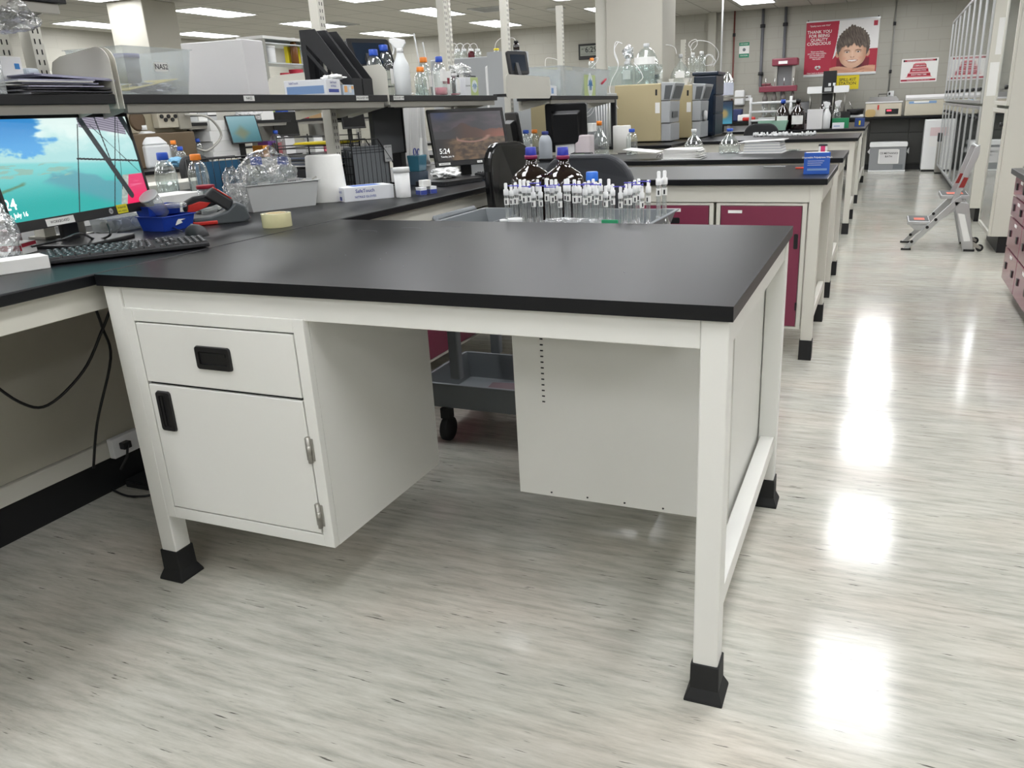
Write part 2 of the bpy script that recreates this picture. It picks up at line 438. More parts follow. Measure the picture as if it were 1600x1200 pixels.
# vents, diffusers, speaker on the ceiling
def vent(x, y, label):
    t = T('ceiling_vent', label, 'air vent', (x, y, CEIL))
    f = MB()
    for a, b in (((-.3, -.3), (.3, -.26)), ((-.3, .26), (.3, .3)), ((-.3, -.26), (-.26, .26)), ((.26, -.26), (.3, .26))): f.box((a[0], a[1], -.014), (b[0], b[1], -.001))
    P('vent_frame', f, LGREYP, t)
    sl = MB()
    for k in range(9): sl.box((-.26, -.25 + k * .058, -.012), (.26, -.235 + k * .058, -.003))
    P('vent_slats', sl, LGREYP, t); P('backing', MB().box((-.26, -.26, -.003), (.26, .26, -.001)), BLACK, t)
vent(-9.3, 12.0, 'dark slatted square air vent on ceiling behind the second upright post')
vent(-6.1, 11.9, 'dark slatted square air vent on ceiling near the third upright post')
c = T('ceiling_speaker', 'pale round speaker grille set in the ceiling left of the column', 'speaker', (-5.2, 12.6, CEIL))
P('grille', MB().lathe([(.17, -.004), (.16, -.012), (.02, -.014)]), LGREYP, c)

# columns
def column(name, x0, x1, y0, y1, label=None):
    P(name, MB().box((x0, y0, 0), (x1, y1, CEIL)), mat('column_paint', 'BCB9AE', 0.5, vary=0.02), bevel=.01, **S)
column('trim_1', -2.74, -2.1, 7.75, 8.35)
column('trim_2', -9.95, -9.3, 7.6, 8.2)
P('trim_3', MB().box((-2.9, 7.85, 0), (-2.742, 8.1, 2.55)), CREAM, bevel=.01, **S)
P('trim_4', MB().box((-3.1, 15.25, 0), (-2.95, 15.4, CEIL)), mat('pipe_box', 'A9A79D', .5), **S)
P('baseboard_back', MB().box((XL, 15.385, 0), (XR, 15.4, .1)), EDGE, **S)

# ================================================================ THE EMPTY WORKTABLE
TW, TD, TH, TT = 1.645, 1.062, 0.914, 0.030
t = T('work_table', 'large white-framed work table with an empty black top in the foreground', 'table', (-TW, 0, 0))
LEG = .055; zt = TH - TT
def leg(x, y, nm='leg'):
    o = P('leg', MB().box((x, y, .02), (x + LEG, y + LEG, zt - .0005)), WHITE, t, bevel=.003)
    c = MB()
    c.frus((x - .005, y - .005, x + LEG + .005, y + LEG + .005), (x - .004, y - .004, x + LEG + .004, y + LEG + .004), .03, .095)
    c.frus((x - .016, y - .016, x + LEG + .016, y + LEG + .016), (x - .005, y - .005, x + LEG + .005, y + LEG + .005), .006, .032)
    c.box((x - .016, y - .016, 0), (x + LEG + .016, y + LEG + .016, .006))
    P('foot_cap', c, RUBBER, o, bevel=.002, label='black flared plastic foot cap')
LX0, LX1, LY0, LY1 = .008, TW - .008 - LEG, .012, TD - .012 - LEG
for x in (LX0, LX1):
    for y in (LY0, LY1): leg(x, y)
AH = .062
P('front_rail', MB().box((LX0 + LEG + .001, .018, zt - AH), (LX1 - .001, .05, zt - .0005)), WHITE, t, bevel=.002)
P('rear_rail', MB().box((LX0 + LEG + .001, TD - .05, zt - AH), (LX1 - .001, TD - .018, zt - .0005)), WHITE, t, bevel=.002)
for x in (LX0, LX1):
    P('side_rail', MB().box((x + .008, LY0 + LEG + .001, zt - AH), (x + LEG - .004, LY1 - .001, zt - .0005)), WHITE, t, bevel=.002)
    P('stretcher', MB().box((x + .006, LY0 + LEG + .001, .20), (x + LEG - .006, LY1 - .001, .25)), WHITE, t, bevel=.002)
sp = MB(); sp.box((0, 0, TH - TT), (TW, TD, TH))
for dx, dy in ((.62, .42), (.69, .41), (.83, .40), (.66, .33), (.78, .25), (.93, .22), (.52, .37), (1.35, .28)): sp.cyl((dx, dy, TH), .0018, 0, .0012, 6, 1)
for a in ((.42, .86, .05), (.30, .78, .07), (.55, .9, .04)):
    pts = [(a[0] + .05 * math.cos(k * .3), a[1] + .03 * math.sin(k * .3), TH + .0004) for k in range(9)]
    sp.tube(pts, .0004, 4, 1)
P('tabletop', sp, [TOP, mat('chalky_scuff', '9A9CA0', .8)], t, bevel=.003)

def recessed_pull(w, h, parent, M, name='handle'):
    """black plastic cup pull, local x right, y up, z out"""
    b = MB(); oc = rrect(w, h, .008); ic = rrect(w * .78, h * .56, .004)
    n = len(oc); vs = [(x, y, 0) for x, y in oc] + [(x * .96, y * .96, .006) for x, y in oc] + [(x, y, .006) for x, y in ic] + [(x, y, .0012) for x, y in ic]
    fs = []
    for k in range(3):
        for i in range(n): fs.append((k * n + i, k * n + (i + 1) % n, (k + 1) * n + (i + 1) % n, (k + 1) * n + i))
    fs.append(tuple(3 * n + i for i in range(n)))
    b.add(vs, fs, 0, M)
    b.box((-w * .36, h * .10, .0013), (w * .36, h * .24, .0045), 0, M)
    return P(name, b, BLACK, parent, label='black recessed pull handle')
# left pedestal, drawer above a hinged door, hung at the front of the table
CX0, CX1, CY0, CZ0, CZ1, CD = .062, .64, .012, .213, .826, .555
cb = T('pedestal_cabinet', 'white steel cabinet with one drawer and a door hung under the table left side', 'cabinet', (-TW, 0, 0))
g = .0038; fr = .032
cb_b = MB()
ox0, ox1 = CX0 + fr, CX1 - fr; zm = .622
cb_b.box((CX0, CY0 + .02, CZ0), (CX0 + .018, CY0 + CD, CZ1)); cb_b.box((CX1 - .018, CY0 + .02, CZ0), (CX1, CY0 + CD, CZ1))
cb_b.v.clear(); cb_b.f.clear(); cb_b.m.clear(); cb_b.sm.clear()
cb_b.box((CX0, CY0 + .0205, CZ0), (CX1, CY0 + CD, CZ1))
P('body', cb_b, WHITE, cb)
ff = MB()
for a, b in (((CX0, CZ0), (ox0, CZ1)), ((ox1, CZ0), (CX1, CZ1)), ((ox0, CZ0), (ox1, CZ0 + .034)), ((ox0, CZ1 - .034), (ox1, CZ1))):
    ff.box((a[0], CY0, a[1]), (b[0], CY0 + .02, b[1]))
ff.box((ox0, CY0 + .012, CZ0 + .03), (ox1, CY0 + .019, CZ1 - .03), 1)
P('face_frame', ff, [WHITE, INK], cb, bevel=.0015)
d = P('drawer', MB().box((ox0 + g, CY0 - .001, zm + g), (ox1 - g, CY0 + .011, CZ1 - .034 - g)), WHITE, cb, bevel=.002)
recessed_pull(.115, .062, d, FY(((ox0 + ox1) / 2 - .005, CY0 - .0015, (zm + CZ1 - .034) / 2 + .002)))
d = P('door', MB().box((ox0 + g, CY0 - .001, CZ0 + .034 + g), (ox1 - g, CY0 + .011, zm - g)), WHITE, cb, bevel=.002)
recessed_pull(.115, .05, d, frame((ox0 + .052, CY0 - .0015, .545), (0, 0, 1), (-1, 0, 0)))
for z in (.49, .305):
    h = MB(); h.cyl((0, 0, 0), .006, -.035, .035, 10); h.cyl((0, 0, 0), .0067, -.012, .012, 10)
    h.box((-.012, .002, -.03), (.012, .004, .03))
    o = P('hinge', h, STEEL, cb, label='steel butt hinge'); o.location = (ox1 - .001, CY0 - .005, z)
# right pedestal, turned to the far side: we see its back
rb = T('pedestal_cabinet', 'white steel cabinet under the table right side with its slotted back towards us', 'cabinet', (-TW, 0, 0))
RX0, RX1, RY0, RY1 = TW - .674, TW - .066, .46, TD - .012
sl = MB(); sl.box((RX0, RY0, CZ0), (RX1, RY1 - .02, CZ1))
for k in range(17): sl.box((RX0 + .083, RY0 - .001, CZ1 - .06 - k * .0165), (RX0 + .092, RY0 + .004, CZ1 - .056 - k * .0165), 1)
for k in range(5): sl.cyl((RX0 + .1 + k * .11, RY0 - .0005, CZ0 + .012), .003, -.002, .002, 8, 1)
P('body', sl, [WHITE, INK], rb, bevel=.0008)
P('door', MB().box((RX0, RY1 - .018, CZ0), (RX1, RY1, CZ1)), WHITE, rb, bevel=.002)

# ================================================================ LEFT BENCH (double sided, with uprights and shelves)
BX0, BX1, BY0, BY1, BZ = -3.15, -1.652, -1.9, 4.06, 0.914
PX = -2.4
b = T('lab_bench', 'long cream lab bench with black worktop along the left side', 'bench', (BX0, BY0, 0))
PW('worktop', MB().box((BX0, BY0, BZ - .03), (BX1, BY1, BZ)), TOP, b, bevel=.004)
a = MB()
for x in (BX1 - .06, BX0 + .04): a.box((x, BY0 + .03, BZ - .105), (x + .02, BY1 - .03, BZ - .031))
PW('apron', a, CREAM, b, bevel=.002)
PW('back_panel', MB().box((-2.56, BY0 + .05, .2), (-2.30, BY1 - .05, BZ - .031)), mat('panel_cream', 'BDBAAC', .5), b, bevel=.002)
PW('wiring_trunking', MB().box((-2.58, BY0 + .05, .135), (-2.285, BY1 - .05, .198)), CREAM, b, bevel=.004)
PW('kick_plate', MB().box((-2.58, BY0 + .05, 0), (-2.31, BY1 - .05, .134)), EDGE, b)
for y in (BY0 + .05, 1.16, 4.0):
    for x in (BX1 - .115, BX0 + .06):
        o = PW('leg', MB().box((x, y, .1), (x + .05, y + .05, BZ - .031)), CREAM, b, bevel=.002)
        q = MB().box((x - .003, y - .003, 0), (x + .053, y + .053, .1)); q.v = [v - b.location for v in q.v]
        P('foot_cap', q, RUBBER, o)
# power outlet with plug on the trunking
q = on(188, 708, x=-2.284)
o = T('power_outlet', 'white power outlet box low on the left bench panel', 'outlet', (-2.284, q.y, .135))
P('outlet_box', MB().box((.001, -.045, .0), (.028, .09, .075)), WHITEP, o, bevel=.004)
P('plug', MB().box((.03, -.02, .03), (.055, .012, .055)).tube([(.05, 0, .045), (.07, -.03, .01), (.06, -.06, -.03)], .005), BLACK, o, bevel=.002, label='black angled plug')

def cord(label, pix, x, r=.0045, name='hanging_cable', n=6):
    pts = spline([on(px, py, x=x if not isinstance(x, list) else x[i]) for i, (px, py) in enumerate(pix)], n)
    L = pts[0]
    m = MB().tube([p - L for p in pts], r, 8)
    o = P(name, m, BLACK); o.location = L
    tag(o, label, 'cable'); return o
cord('thick black cord hanging in a wide loop beneath the left bench', [(176, 474), (160, 515), (130, 580), (75, 633), (30, 628), (-30, 585)], [-1.95, -1.98, -2.02, -2.08, -2.1, -2.1])
cord('black cord dropping from the bench to the wall outlet', [(147, 476), (160, 512), (173, 560), (152, 660), (146, 732)], [-2.0, -2.05, -2.12, -2.2, -2.24])
q = [on(170, 762, z=.006), on(200, 775, z=.006), on(240, 772, z=.006), on(262, 752, z=.006)]
m = MB().tube([p - q[0] for p in spline(q)], .0045, 8); o = P('floor_cable', m, BLACK); o.location = q[0]; tag(o, 'black cord lying on the floor behind the front left table leg', 'cable')
q = [on(198, 750, z=.03), on(228, 738, z=.03)]
m = MB(); m.box((-.01, 0, -.03), (.10, .18, .0)); m.tube([(0, -.003, -.008), (.1, -.003, -.008)], .004)
o = P('floor_adapter', m, [SOFTBLACK], bevel=.004); o.location = q[0]; tag(o, 'black adapter with bright strip on the floor by the bench kick', 'adapter')

# uprights: slotted channel posts
def post(y, zt_=CEIL - .04, x=PX, label='', back=False, z0=BZ + .001, w=.042, off=.0):
    t = T('upright_post', label, 'post', (x, y, z0))
    h = zt_ - z0; m = MB()
    m.box((-.03, -w / 2, 0), (.022, w / 2, h))
    z = .05
    while z < h - .04:
        for dy in (-.009, .009):
            m.box((.0215, dy - .0025, z), (.0226, dy + .0025, z + .016), 1)
        z += .032
    # slots on the side facing down the aisle
    P('channel', m, [CREAM, mat('slot_dark', '2A2A28', .8, vary=0)], t, bevel=.0015)
    P('foot_plate', MB().box((-.045, -w / 2 - .015, 0), (.04, w / 2 + .015, .008)), STEEL, t)
    return t
post(.56, label='nearest left slotted cream upright post behind the big monitor')
post(.50, x=PX - .075, label='rear slotted upright post paired with the nearest one', w=.042)
post(2.11, label='slotted cream upright post rising behind the black magazine file', w=.05)
post(3.38, label='slotted cream upright post above the colourful reagent bottles')
post(4.32, zt_=CEIL - .04, label='wide cream upright post beside the small black tablet', w=.05)

SZ = 1.375          # shelf height
SX0, SX1 = -2.385, -2.1
def shelf(y0, y1, label, z=SZ, x0=SX0, x1=SX1, tags=()):
    t = T('shelf', label, 'shelf', (x0, y0, z - .03))
    P('board', MB().box((0, 0, 0), (x1 - x0, y1 - y0, .03)), [EDGE], t, bevel=.002)
    r = MB(); r.box((x1 - x0 - .03, .02, -.028), (x1 - x0 - .012, y1 - y0 - .02, -.001)); r.box((.01, .02, -.028), (.03, y1 - y0 - .02, -.001))
    P('support_rail', r, STEEL, t)
    for y in (.03, y1 - y0 - .05): P('bracket', MB().prism([(0, -.001), (.26, -.001), (.26, -.02), (.02, -.07), (0, -.07)], y, y + .004, 'y'), CREAM, t)
    for (yy, s, w) in tags:
        m = MB(); m.box((x1 - x0 + .0005, yy - y0 - w / 2, .006), (x1 - x0 + .0015, yy - y0 + w / 2, .026)); m.text(s, .014, FX((x1 - x0 + .0018, yy - y0, .016)), 1)
        P('shelf_tag', m, [PAPER, INK], t, label='small white shelf tag')
    return t
y1s, y2s, y3s = .575, 2.19, 3.475
shelf(-1.9, y1s, 'black-edged shelf above the big lit monitor holding envelopes')
shelf(y1s + .03, y2s, 'black-edged middle shelf under the white carton and clear tote', tags=((on(389, 154, x=SX1).y, 'NAS2', .06), (on(566, 154, x=SX1).y, 'TOOLS & KEY WIPES', .10)))
shelf(y2s + .02, y3s, 'black-edged shelf under the spray bottle and reagent bottles', tags=((on(623, 155, x=SX1).y, 'TOOLS & KEY WIPES', .10),))
shelf(4.42, 6.1, 'black-edged far shelf under the clear tote with a logo sign')
shelf(-1.9, .47, 'dark upper shelf at the top left corner of the view', z=1.66)
def divider(y, h, label, x0=SX0 + .02, x1=SX1 + .003, r=.05, drop=.045, ry=0):
    t = tag(P('shelf_divider', MB().prism([(x0 - SX0, -drop), (x1 - SX0, -drop)] + [(x1 - SX0 - r + r * math.cos(R(k * 15)), h - r + r * math.sin(R(k * 15))) for k in range(7)] + [(x0 - SX0 + .05, h - .02), (x0 - SX0 + .012, h - .035), (x0 - SX0, h - .06)], -.0015, .0015, 'y'), CREAM), label, 'shelf divider')
    t.location = (SX0, y, SZ); return t
divider(y1s + .004, .145, 'cream end plate closing the shelf right of the envelopes')
divider(y1s + .026, .145, 'cream end plate left of the clear tote, just behind another plate')
divider(y2s + .009, .145, 'long cream end plate behind the magazine file and glove carton', x0=-2.84)
# plate facing us at the fourth post
t = tag(P('shelf_divider', MB().prism(rrect(.78, .15, .03, cx=.39, cy=.075), -.002, .002, 'x'), CREAM), 'wide cream plate under the small black tablet', 'shelf divider')
t.location = (SX1, 3.62, SZ - .02)

# ================================================================ MONITORS AND THINGS ON THE LEFT BENCH
def monitor(label, BR, yaw, tilt, W, H, fn, name='monitor', emit=1.0, res=(120, 72), bez=.012, chin=.022, base=True, z0=BZ, depth=.035, group=None):
    w = Vector((-math.sin(yaw), math.cos(yaw), 0)); n = Vector((math.cos(yaw), math.sin(yaw), 0))
    u = Vector((0, 0, 1)) * math.cos(tilt) - n * math.sin(tilt)
    C0 = Vector(BR) - w * W / 2 + u * H / 2
    bp = C0 - n * .07; t = T(name, label, 'monitor', (bp.x, bp.y, z0))
    L = t.location; M = frame(C0 - L, w, u)
    nn = w.cross(u)
    h = MB(); h.prism(rrect(W, H, .006), -depth * .45, -.0015, 'z', 0, M)
    h.frus((-W / 2 + .03, -H / 2 + .03, W / 2 - .03, H / 2 - .03), (-W / 2 + .005, -H / 2 + .005, W / 2 - .005, H / 2 - .005), -depth, -depth * .45, 0, M)
    sw, sh = W - 2 * bez, H - bez - chin; cy = (chin - bez) / 2
    for a, bb in (((-W / 2, -H / 2), (W / 2, -H / 2 + chin)), ((-W / 2, H / 2 - bez), (W / 2, H / 2)), ((-W / 2, -H / 2 + chin), (-W / 2 + bez, H / 2 - bez)), ((W / 2 - bez, -H / 2 + chin), (W / 2, H / 2 - bez))):
        h.box((a[0], a[1], -.0015), (bb[0], bb[1], .002), 0, M)
    P('housing', h, BLACK, t, bevel=.0015)
    if fn: picture('screen', sw, sh, res[0], res[1], fn, t, M @ Matrix.Translation((0, cy, -.0005)), emit=emit, rough=.25)
    else: P('screen', MB().box((-sw / 2, cy - sh / 2, -.0012), (sw / 2, cy + sh / 2, -.0004), 0, M), mat('dark_screen', '0C0D10', .15, vary=0), t)
    if base:
        nb = MB(); zc = (C0 - L).z; B0 = Vector((0, 0, 0))
        nb.box((-.03, -.035, .008), (-.012, .035, zc + .02), 0, frame((C0 - n * .055 - L) * 1 - Vector((0, 0, zc)), n, w) )
        P('stand_neck', nb, BLACK, t, bevel=.004)
        bs = MB(); bs.prism(rrect(.2, .26, .03), 0, .012, 'z', 0, frame((C0 - n * .02 - L) - Vector((0, 0, zc)), n, w)); P('stand_base', bs, BLACK, t, bevel=.003)
    t['_m'] = 0; del t['_m']
    return t, M, W, H
def fbm(x, y, s=0.0, o=4):
    v = 0; a = .5; f = 1
    for _ in range(o):
        v += a * noise.noise(Vector((x * f, y * f, s))); a *= .5; f *= 2.1
    return v
def segd(u, v, a, b, k=.47):
    dx, dy = b[0] - a[0], (b[1] - a[1]) * k; tt = max(0, min(1, ((u - a[0]) * dx + (v - a[1]) * k * dy) / (dx * dx + dy * dy)))
    return math.hypot(u - a[0] - dx * tt, (v - a[1]) * k - dy * tt)
def beach(u, v):
    # lagoon below, clouds and sky above, a window frame at the right of the picture
    hz = .575 - .11 * u
    sea = mixc(hx('2BA7A2'), hx('7FCBCB'), sstep(.1, .55, v))
    dp = .44 - .55 * max(0, u - .5) - 1.2 * max(0, .34 - u) + .12 * fbm(u * 5, v * 9, 3)
    if u > .2: sea = mixc(sea, hx('5E97A6'), .75 * sstep(.03, -.03, v - dp) * sstep(.0, .12, v - (.36 - .75 * (u - .2))))
    isl = fbm(u * 9, v * 30, 9)
    sea = mixc(sea, hx('8FB3A6'), .85 * sstep(.03, .12, isl + .12 - abs(v - (.5 - .09 * u)) * 4) * sstep(.5, .42, u))
    sea = mixc(sea, hx('5F8468'), .9 * sstep(.0, .02, .022 - abs(v - (.30 + .42 * max(0, u))) + .02 * isl) * sstep(.17, .13, u))
    sky = mixc(hx('58A4DC'), hx('3787C6'), sstep(.66, .97, v))
    edge = .34 + .07 * fbm(v * 7, 2, 4) * 3
    cl = max((u - edge) * 5, (.68 - v) * 6 + fbm(u * 12, v * 12, 8)) + fbm(u * 7, v * 7, 5) * .8
    sky = mixc(sky, mixc(hx('A9D6D6'), hx('D9ECE8'), sstep(.6, .95, v + .3 * fbm(u * 6, v * 6, 11))), sstep(-.1, .25, cl))
    c = mixc(sea, sky, sstep(hz - .01, hz + .03, v))
    roof = .99 - .42 * (u - .56)
    if u > .62 and v > .86 - .3 * (u - .75) and u < .97: c = mixc(hx('6A6674'), hx('A8A4B2'), .5 + .5 * math.sin((v + .38 * u) * 230))
    red0 = .886 - .24 * (.337 - v)
    if u > red0 and v < .335: c = mixc(hx('D83A6C'), hx('E8245E'), sstep(.2, .05, v)); c = mixc(c, hx('F08AA8'), .6 * sstep(.25, .5, fbm(u * 4, v * 26, 6) + .1 * (v > .15)))
    elif u > red0 - .05 and v < .34: c = mixc(hx('7C8C86'), hx('C4CCC4'), .5 + fbm(u * 20, v * 20, 3))
    dark = hx('262C30')
    for a, b, th in (((.616, .924), (.424, -.052), .0035), ((.92, .997), (.689, -.057), .0035), ((.539, .564), (1.02, .478), .005), ((.645, .975), (.86, .10), .019),
                     ((.756, 1.002), (.79, .30), .0045), ((.704, .919), (.983, .351), .0022), ((.928, .96), (.803, .179), .002), ((.954, 1.033), (1.02, .72), .02)):
        if segd(u, v, a, b) < th: c = dark
    return c
blob('plastic_bag', 'clear bag wrapped loosely over the white box at near left edge', 'bag', on(28, 418, z=BZ + .02), (.055, .085, .028), POLY, 6, .25, 2.0, sub=5, sharp=.5) if False else None
mon, M, W, H = monitor('large lit monitor showing a turquoise lagoon on the left bench', (-2.227, .76, .989), .1885, .122, .64, .333, beach, res=(400, 200), chin=.03, emit=.72)
M2 = M @ Matrix.Translation((0, -H / 2 + .015, .0022))
q = MB(); q.text('HP'.lower(), .013, M2 @ Matrix.Translation((.095, .001, .0004)), 1); q.lathe([(.0095, -.0005), (.0095, .0002)], (.095, .001, 0), 20, 0, M2); P('maker_badge', q, [LGREYP, BLACK], mon, label='round silver badge')
q = MB(); q.box((.125, -.012, -.0005), (.177, .017, .0006), 0, M2); q.text('24 BRAND', .009, M2 @ Matrix.Translation((.15, .007, .0008)), 1); q.text('NO. N2021', .009, M2 @ Matrix.Translation((.15, -.005, .0008)), 1)
P('yellow_sticker', q, [mat('yellow_sticker', 'E6DC2A', .6), INK], mon, label='yellow handwritten sticker on the bezel')
q = MB(); q.box((-.19, -.012, -.0005), (-.075, .010, .0006), 0, M2); q.text('WORKBOARD', .012, M2 @ Matrix.Translation((-.135, -.001, .0008)), 1); P('white_sticker', q, [PAPER, INK], mon)
q = MB(); SM = M @ Matrix.Translation((0, 0, .0008)); q.text('5:24', .045, SM @ Matrix.Translation((-.272, -.086, 0)), 0, 'RIGHT'); q.text('Tuesday, July 16', .019, SM @ Matrix.Translation((-.243, -.117, 0)), 0, 'RIGHT')
P('screen_clock', q, mat('lit_white', 'FFFFFF', .5, vary=0, emit=1.0), mon)
def mountains(u, v):
    sky = mixc(hx('4A4248'), hx('3A3B3E'), .5 + fbm(u * 4, v * 9, 2) * 2)
    sky = mixc(sky, hx('2A3550'), .8 * sstep(.2, .0, abs(u - .12)) * sstep(.75, .95, v))
    ridge = .62 + .16 * max(0, 1 - abs(u - .42) * 5) + .08 * fbm(u * 9, 0, 1)
    land = mixc(hx('3A3A3C'), hx('4A3A34'), sstep(.2, .5, u)); land = mixc(land, hx('7A4C40'), sstep(.55, .95, u) * sstep(.1, .4, .5 - abs(v - .38)))
    c = sky if v > ridge else land
    if v < .45:
        c = mixc(hx('3E3630'), hx('6A5644'), .5 + 2 * fbm(u * 9, v * 12, 6))
        c = mixc(c, hx('2C2B2C'), sstep(.3, .05, u))
    d = abs(math.hypot((u - .52) * .9, (v - .5) * 1.7) - .22)
    if v < .5 and u > .3: c = mixc(c, hx('8A6A60'), sstep(.05, .0, d))
    return mixc(c, (0, 0, 0), .12)
mon2, M, W, H = monitor('black monitor with dark mountain lock screen behind the pill tub', (-1.857, 3.104, .989), -.560, .208, .51, .318, mountains, res=(150, 90), bez=.018, chin=.03)
M2 = M @ Matrix.Translation((0, -H / 2 + .013, .0022))
for x, w_, tx in ((-.2, .075, 'MONITOR ID'), (.035, .035, 'UT-02'), (.105, .035, 'HUB')):
    q = MB(); q.box((x - w_ / 2, -.006, 0), (x + w_ / 2, .007, .0008), 0, M2); q.text(tx, .008, M2 @ Matrix.Translation((x, 0, .001)), 1); P('bezel_sticker', q, [PAPER, INK], mon2)
q = MB(); SM = M @ Matrix.Translation((0, 0, .0008)); q.text('5:24', .04, SM @ Matrix.Translation((-.185, -.075, 0))); q.text('Tuesday, July 16', .013, SM @ Matrix.Translation((-.172, -.105, 0))); P('screen_clock', q, mat('dim_white', 'C8C8C8', .5, vary=0, emit=.6), mon2)

def keyboard(label, loc, rz, L=.44, D=.135):
    t = T('keyboard', label, 'keyboard', loc, rz)
    P('case', MB().prism([(0, .004), (0, .016), (D * .9, .026), (D, .022), (D, .004)], -L / 2, L / 2, 'x'), SOFTBLACK, t, bevel=.003)
    k = MB(); KM = Matrix.Rotation(R(4.7), 4, 'X')
    def key(x, y, w, d=.0155): k.frus((x - w / 2, y - d / 2, x + w / 2, y + d / 2), (x - w / 2 + .002, y - d / 2 + .002, x + w / 2 - .002, y + d / 2 - .002), .0165, .0215, 0, KM); k.box((x - .003, y - .001, .0214), (x + .0015, y + .004, .0217), 1, KM)
    for r_ in range(6):
        y = .016 + r_ * .019 + (.004 if r_ == 5 else 0)
        n = [8, 12, 13, 14, 14, 15][r_]; w = .28 / n
        for i in range(n): key(-L / 2 + .012 + w * (i + .5), y, w - .003)
        for i in range(3):
            if r_ in (0, 3, 4, 5) or (r_ == 1 and i == 1): key(.09 + i * .019, y, .016)
        if r_ < 5:
            for i in range(4): key(.152 + i * .0185, y, .0155)
    P('keys', k, [BLACK, mat('key_legend', 'B8BCC0', .5, vary=0)], t, kind='stuff')
    return t
kc = (on(200, 392, z=BZ)); kL = on(80, 410, z=BZ + .01); kR = on(318, 383, z=BZ + .01)
ang = math.atan2(kR.y - kL.y, kR.x - kL.x)
keyboard('black keyboard on the left bench in front of the lit monitor', (( kL.x + kR.x) / 2, (kL.y + kR.y) / 2, BZ + .0005), ang)
def mouse(label, loc, rz):
    t = T('computer_mouse', label, 'mouse', loc, rz)
    m = MB(); n = 14; prof = []
    for i in range(9):
        f = i / 8; x = -.055 + .11 * f; w = .031 * math.sin(PI * (.08 + .84 * f)) ** .5; h = .036 * math.sin(PI * (.06 + .8 * f)) ** .7
        prof.append((x, w, h))
    vs = []; fs = []
    for x, w, h in prof:
        for k in range(n):
            a = PI * k / (n - 1); vs.append((x, w * math.cos(a), h * math.sin(a) ** .8 if 0 < k < n - 1 else 0))
    for i in range(8):
        for k in range(n - 1): fs.append((i * n + k, i * n + k + 1, (i + 1) * n + k + 1, (i + 1) * n + k))
    fs += [tuple(range(n)), tuple(8 * n + k for k in reversed(range(n)))]
    m.add(vs, fs, 0, None, True); P('shell', m, SOFTBLACK, t)
    P('scroll_wheel', MB().lathe([(.008, -.003), (.008, .003)], (0, 0, 0), 12, 0, Matrix.Translation((.028, 0, .028)) @ Matrix.Rotation(PI / 2, 4, 'X')), GREYP, t)
    return t
q = on(308, 367, z=BZ); mouse('black mouse right of the near keyboard', (q.x, q.y, BZ), R(160))
pts = spline([on(285, 362, z=BZ + .012), on(250, 348, z=BZ + .006), on(215, 338, z=BZ + .006), on(190, 352, z=BZ + .006), on(178, 373, z=BZ + .006)])
o = P('mouse_cable', MB().tube([p - pts[0] for p in pts], .002), BLACK); o.location = pts[0]; tag(o, 'thin black mouse cable curling towards the lit monitor', 'cable')
pts = spline([on(50, 385, z=BZ + .03), on(95, 375, z=BZ + .05), on(125, 365, z=BZ + .05), on(150, 374, z=BZ + .006), on(172, 367, z=BZ + .03), on(168, 350, z=BZ + .06)])
o = P('monitor_cable', MB().tube([p - pts[0] for p in pts], .004), BLACK); o.location = pts[0]; tag(o, 'black cables looping under the lit monitor', 'cable')
# blob helper for bags, foil, crumpled paper
def blob(name, label, cat, loc, rad, m, seed=1, amp=.25, sc=3, parent=None, sharp=1, group=None, sub=4, flat=0.0):
    bm = bmesh.new(); bmesh.ops.create_icosphere(bm, subdivisions=sub, radius=1)
    for v in bm.verts:
        d = v.co.normalized(); n1 = noise.noise(d * sc + Vector((seed, 0, 0)))
        n2 = abs(noise.noise(d * sc * 2.3 + Vector((0, seed, 0)))) * 1.3
        k = 1 + amp * (n1 * 1.2 - n2 * sharp)
        v.co = Vector((d.x * rad[0], d.y * rad[1], d.z * rad[2])) * k
        if v.co.z < -rad[2] * (1 - flat): v.co.z = -rad[2] * (1 - flat)
    me = bpy.data.meshes.new(name); bm.to_mesh(me); bm.free()
    me.materials.append(m)
    for p in me.polygons: p.use_smooth = sharp < .7
    o = bpy.data.objects.new(name, me); COL.objects.link(o)
    if parent: o.parent = parent
    o.location = loc
    if label and not parent: tag(o, label, cat, group)
    elif label: o['label'] = label
    return o
def carton(label, c, size, rz, m, cat='box', name='carton', marks=(), lid=None, bevel=.0015, group=None):
    """c = centre of the base; marks: (face, x0,y0,x1,y1, material) or (face, x, y, size, text, material), face in '-x','+x','-y','+z'"""
    t = T(name, label, cat, c, rz, group); dx, dy, dz = size
    P('box_body', MB().box((-dx / 2, -dy / 2, 0), (dx / 2, dy / 2, dz)), m, t, bevel=bevel)
    for k in marks:
        f = k[0]; e = .0006
        Mf = {'+x': FX((dx / 2 + e, 0, dz / 2)), '-y': FY((0, -dy / 2 - e, dz / 2)), '+z': FZ((0, 0, dz + e)), '-x': frame((-dx / 2 - e, 0, dz / 2), (0, -1, 0), (0, 0, 1))}[f]
        if isinstance(k[4], str):
            P('printed_text', MB().text(k[4], k[3], Mf @ Matrix.Translation((k[1], k[2], .0005))), k[5], t)
        else: P('printed_panel', MB().box((k[1], k[2], -.0004), (k[3], k[4], .0003), 0, Mf), k[5], t)
    if lid: P('lid', MB().box((-dx / 2 - .004, -dy / 2 - .004, dz - .03), (dx / 2 + .004, dy / 2 + .004, dz + .003)), lid, t, bevel=.002)
    return t
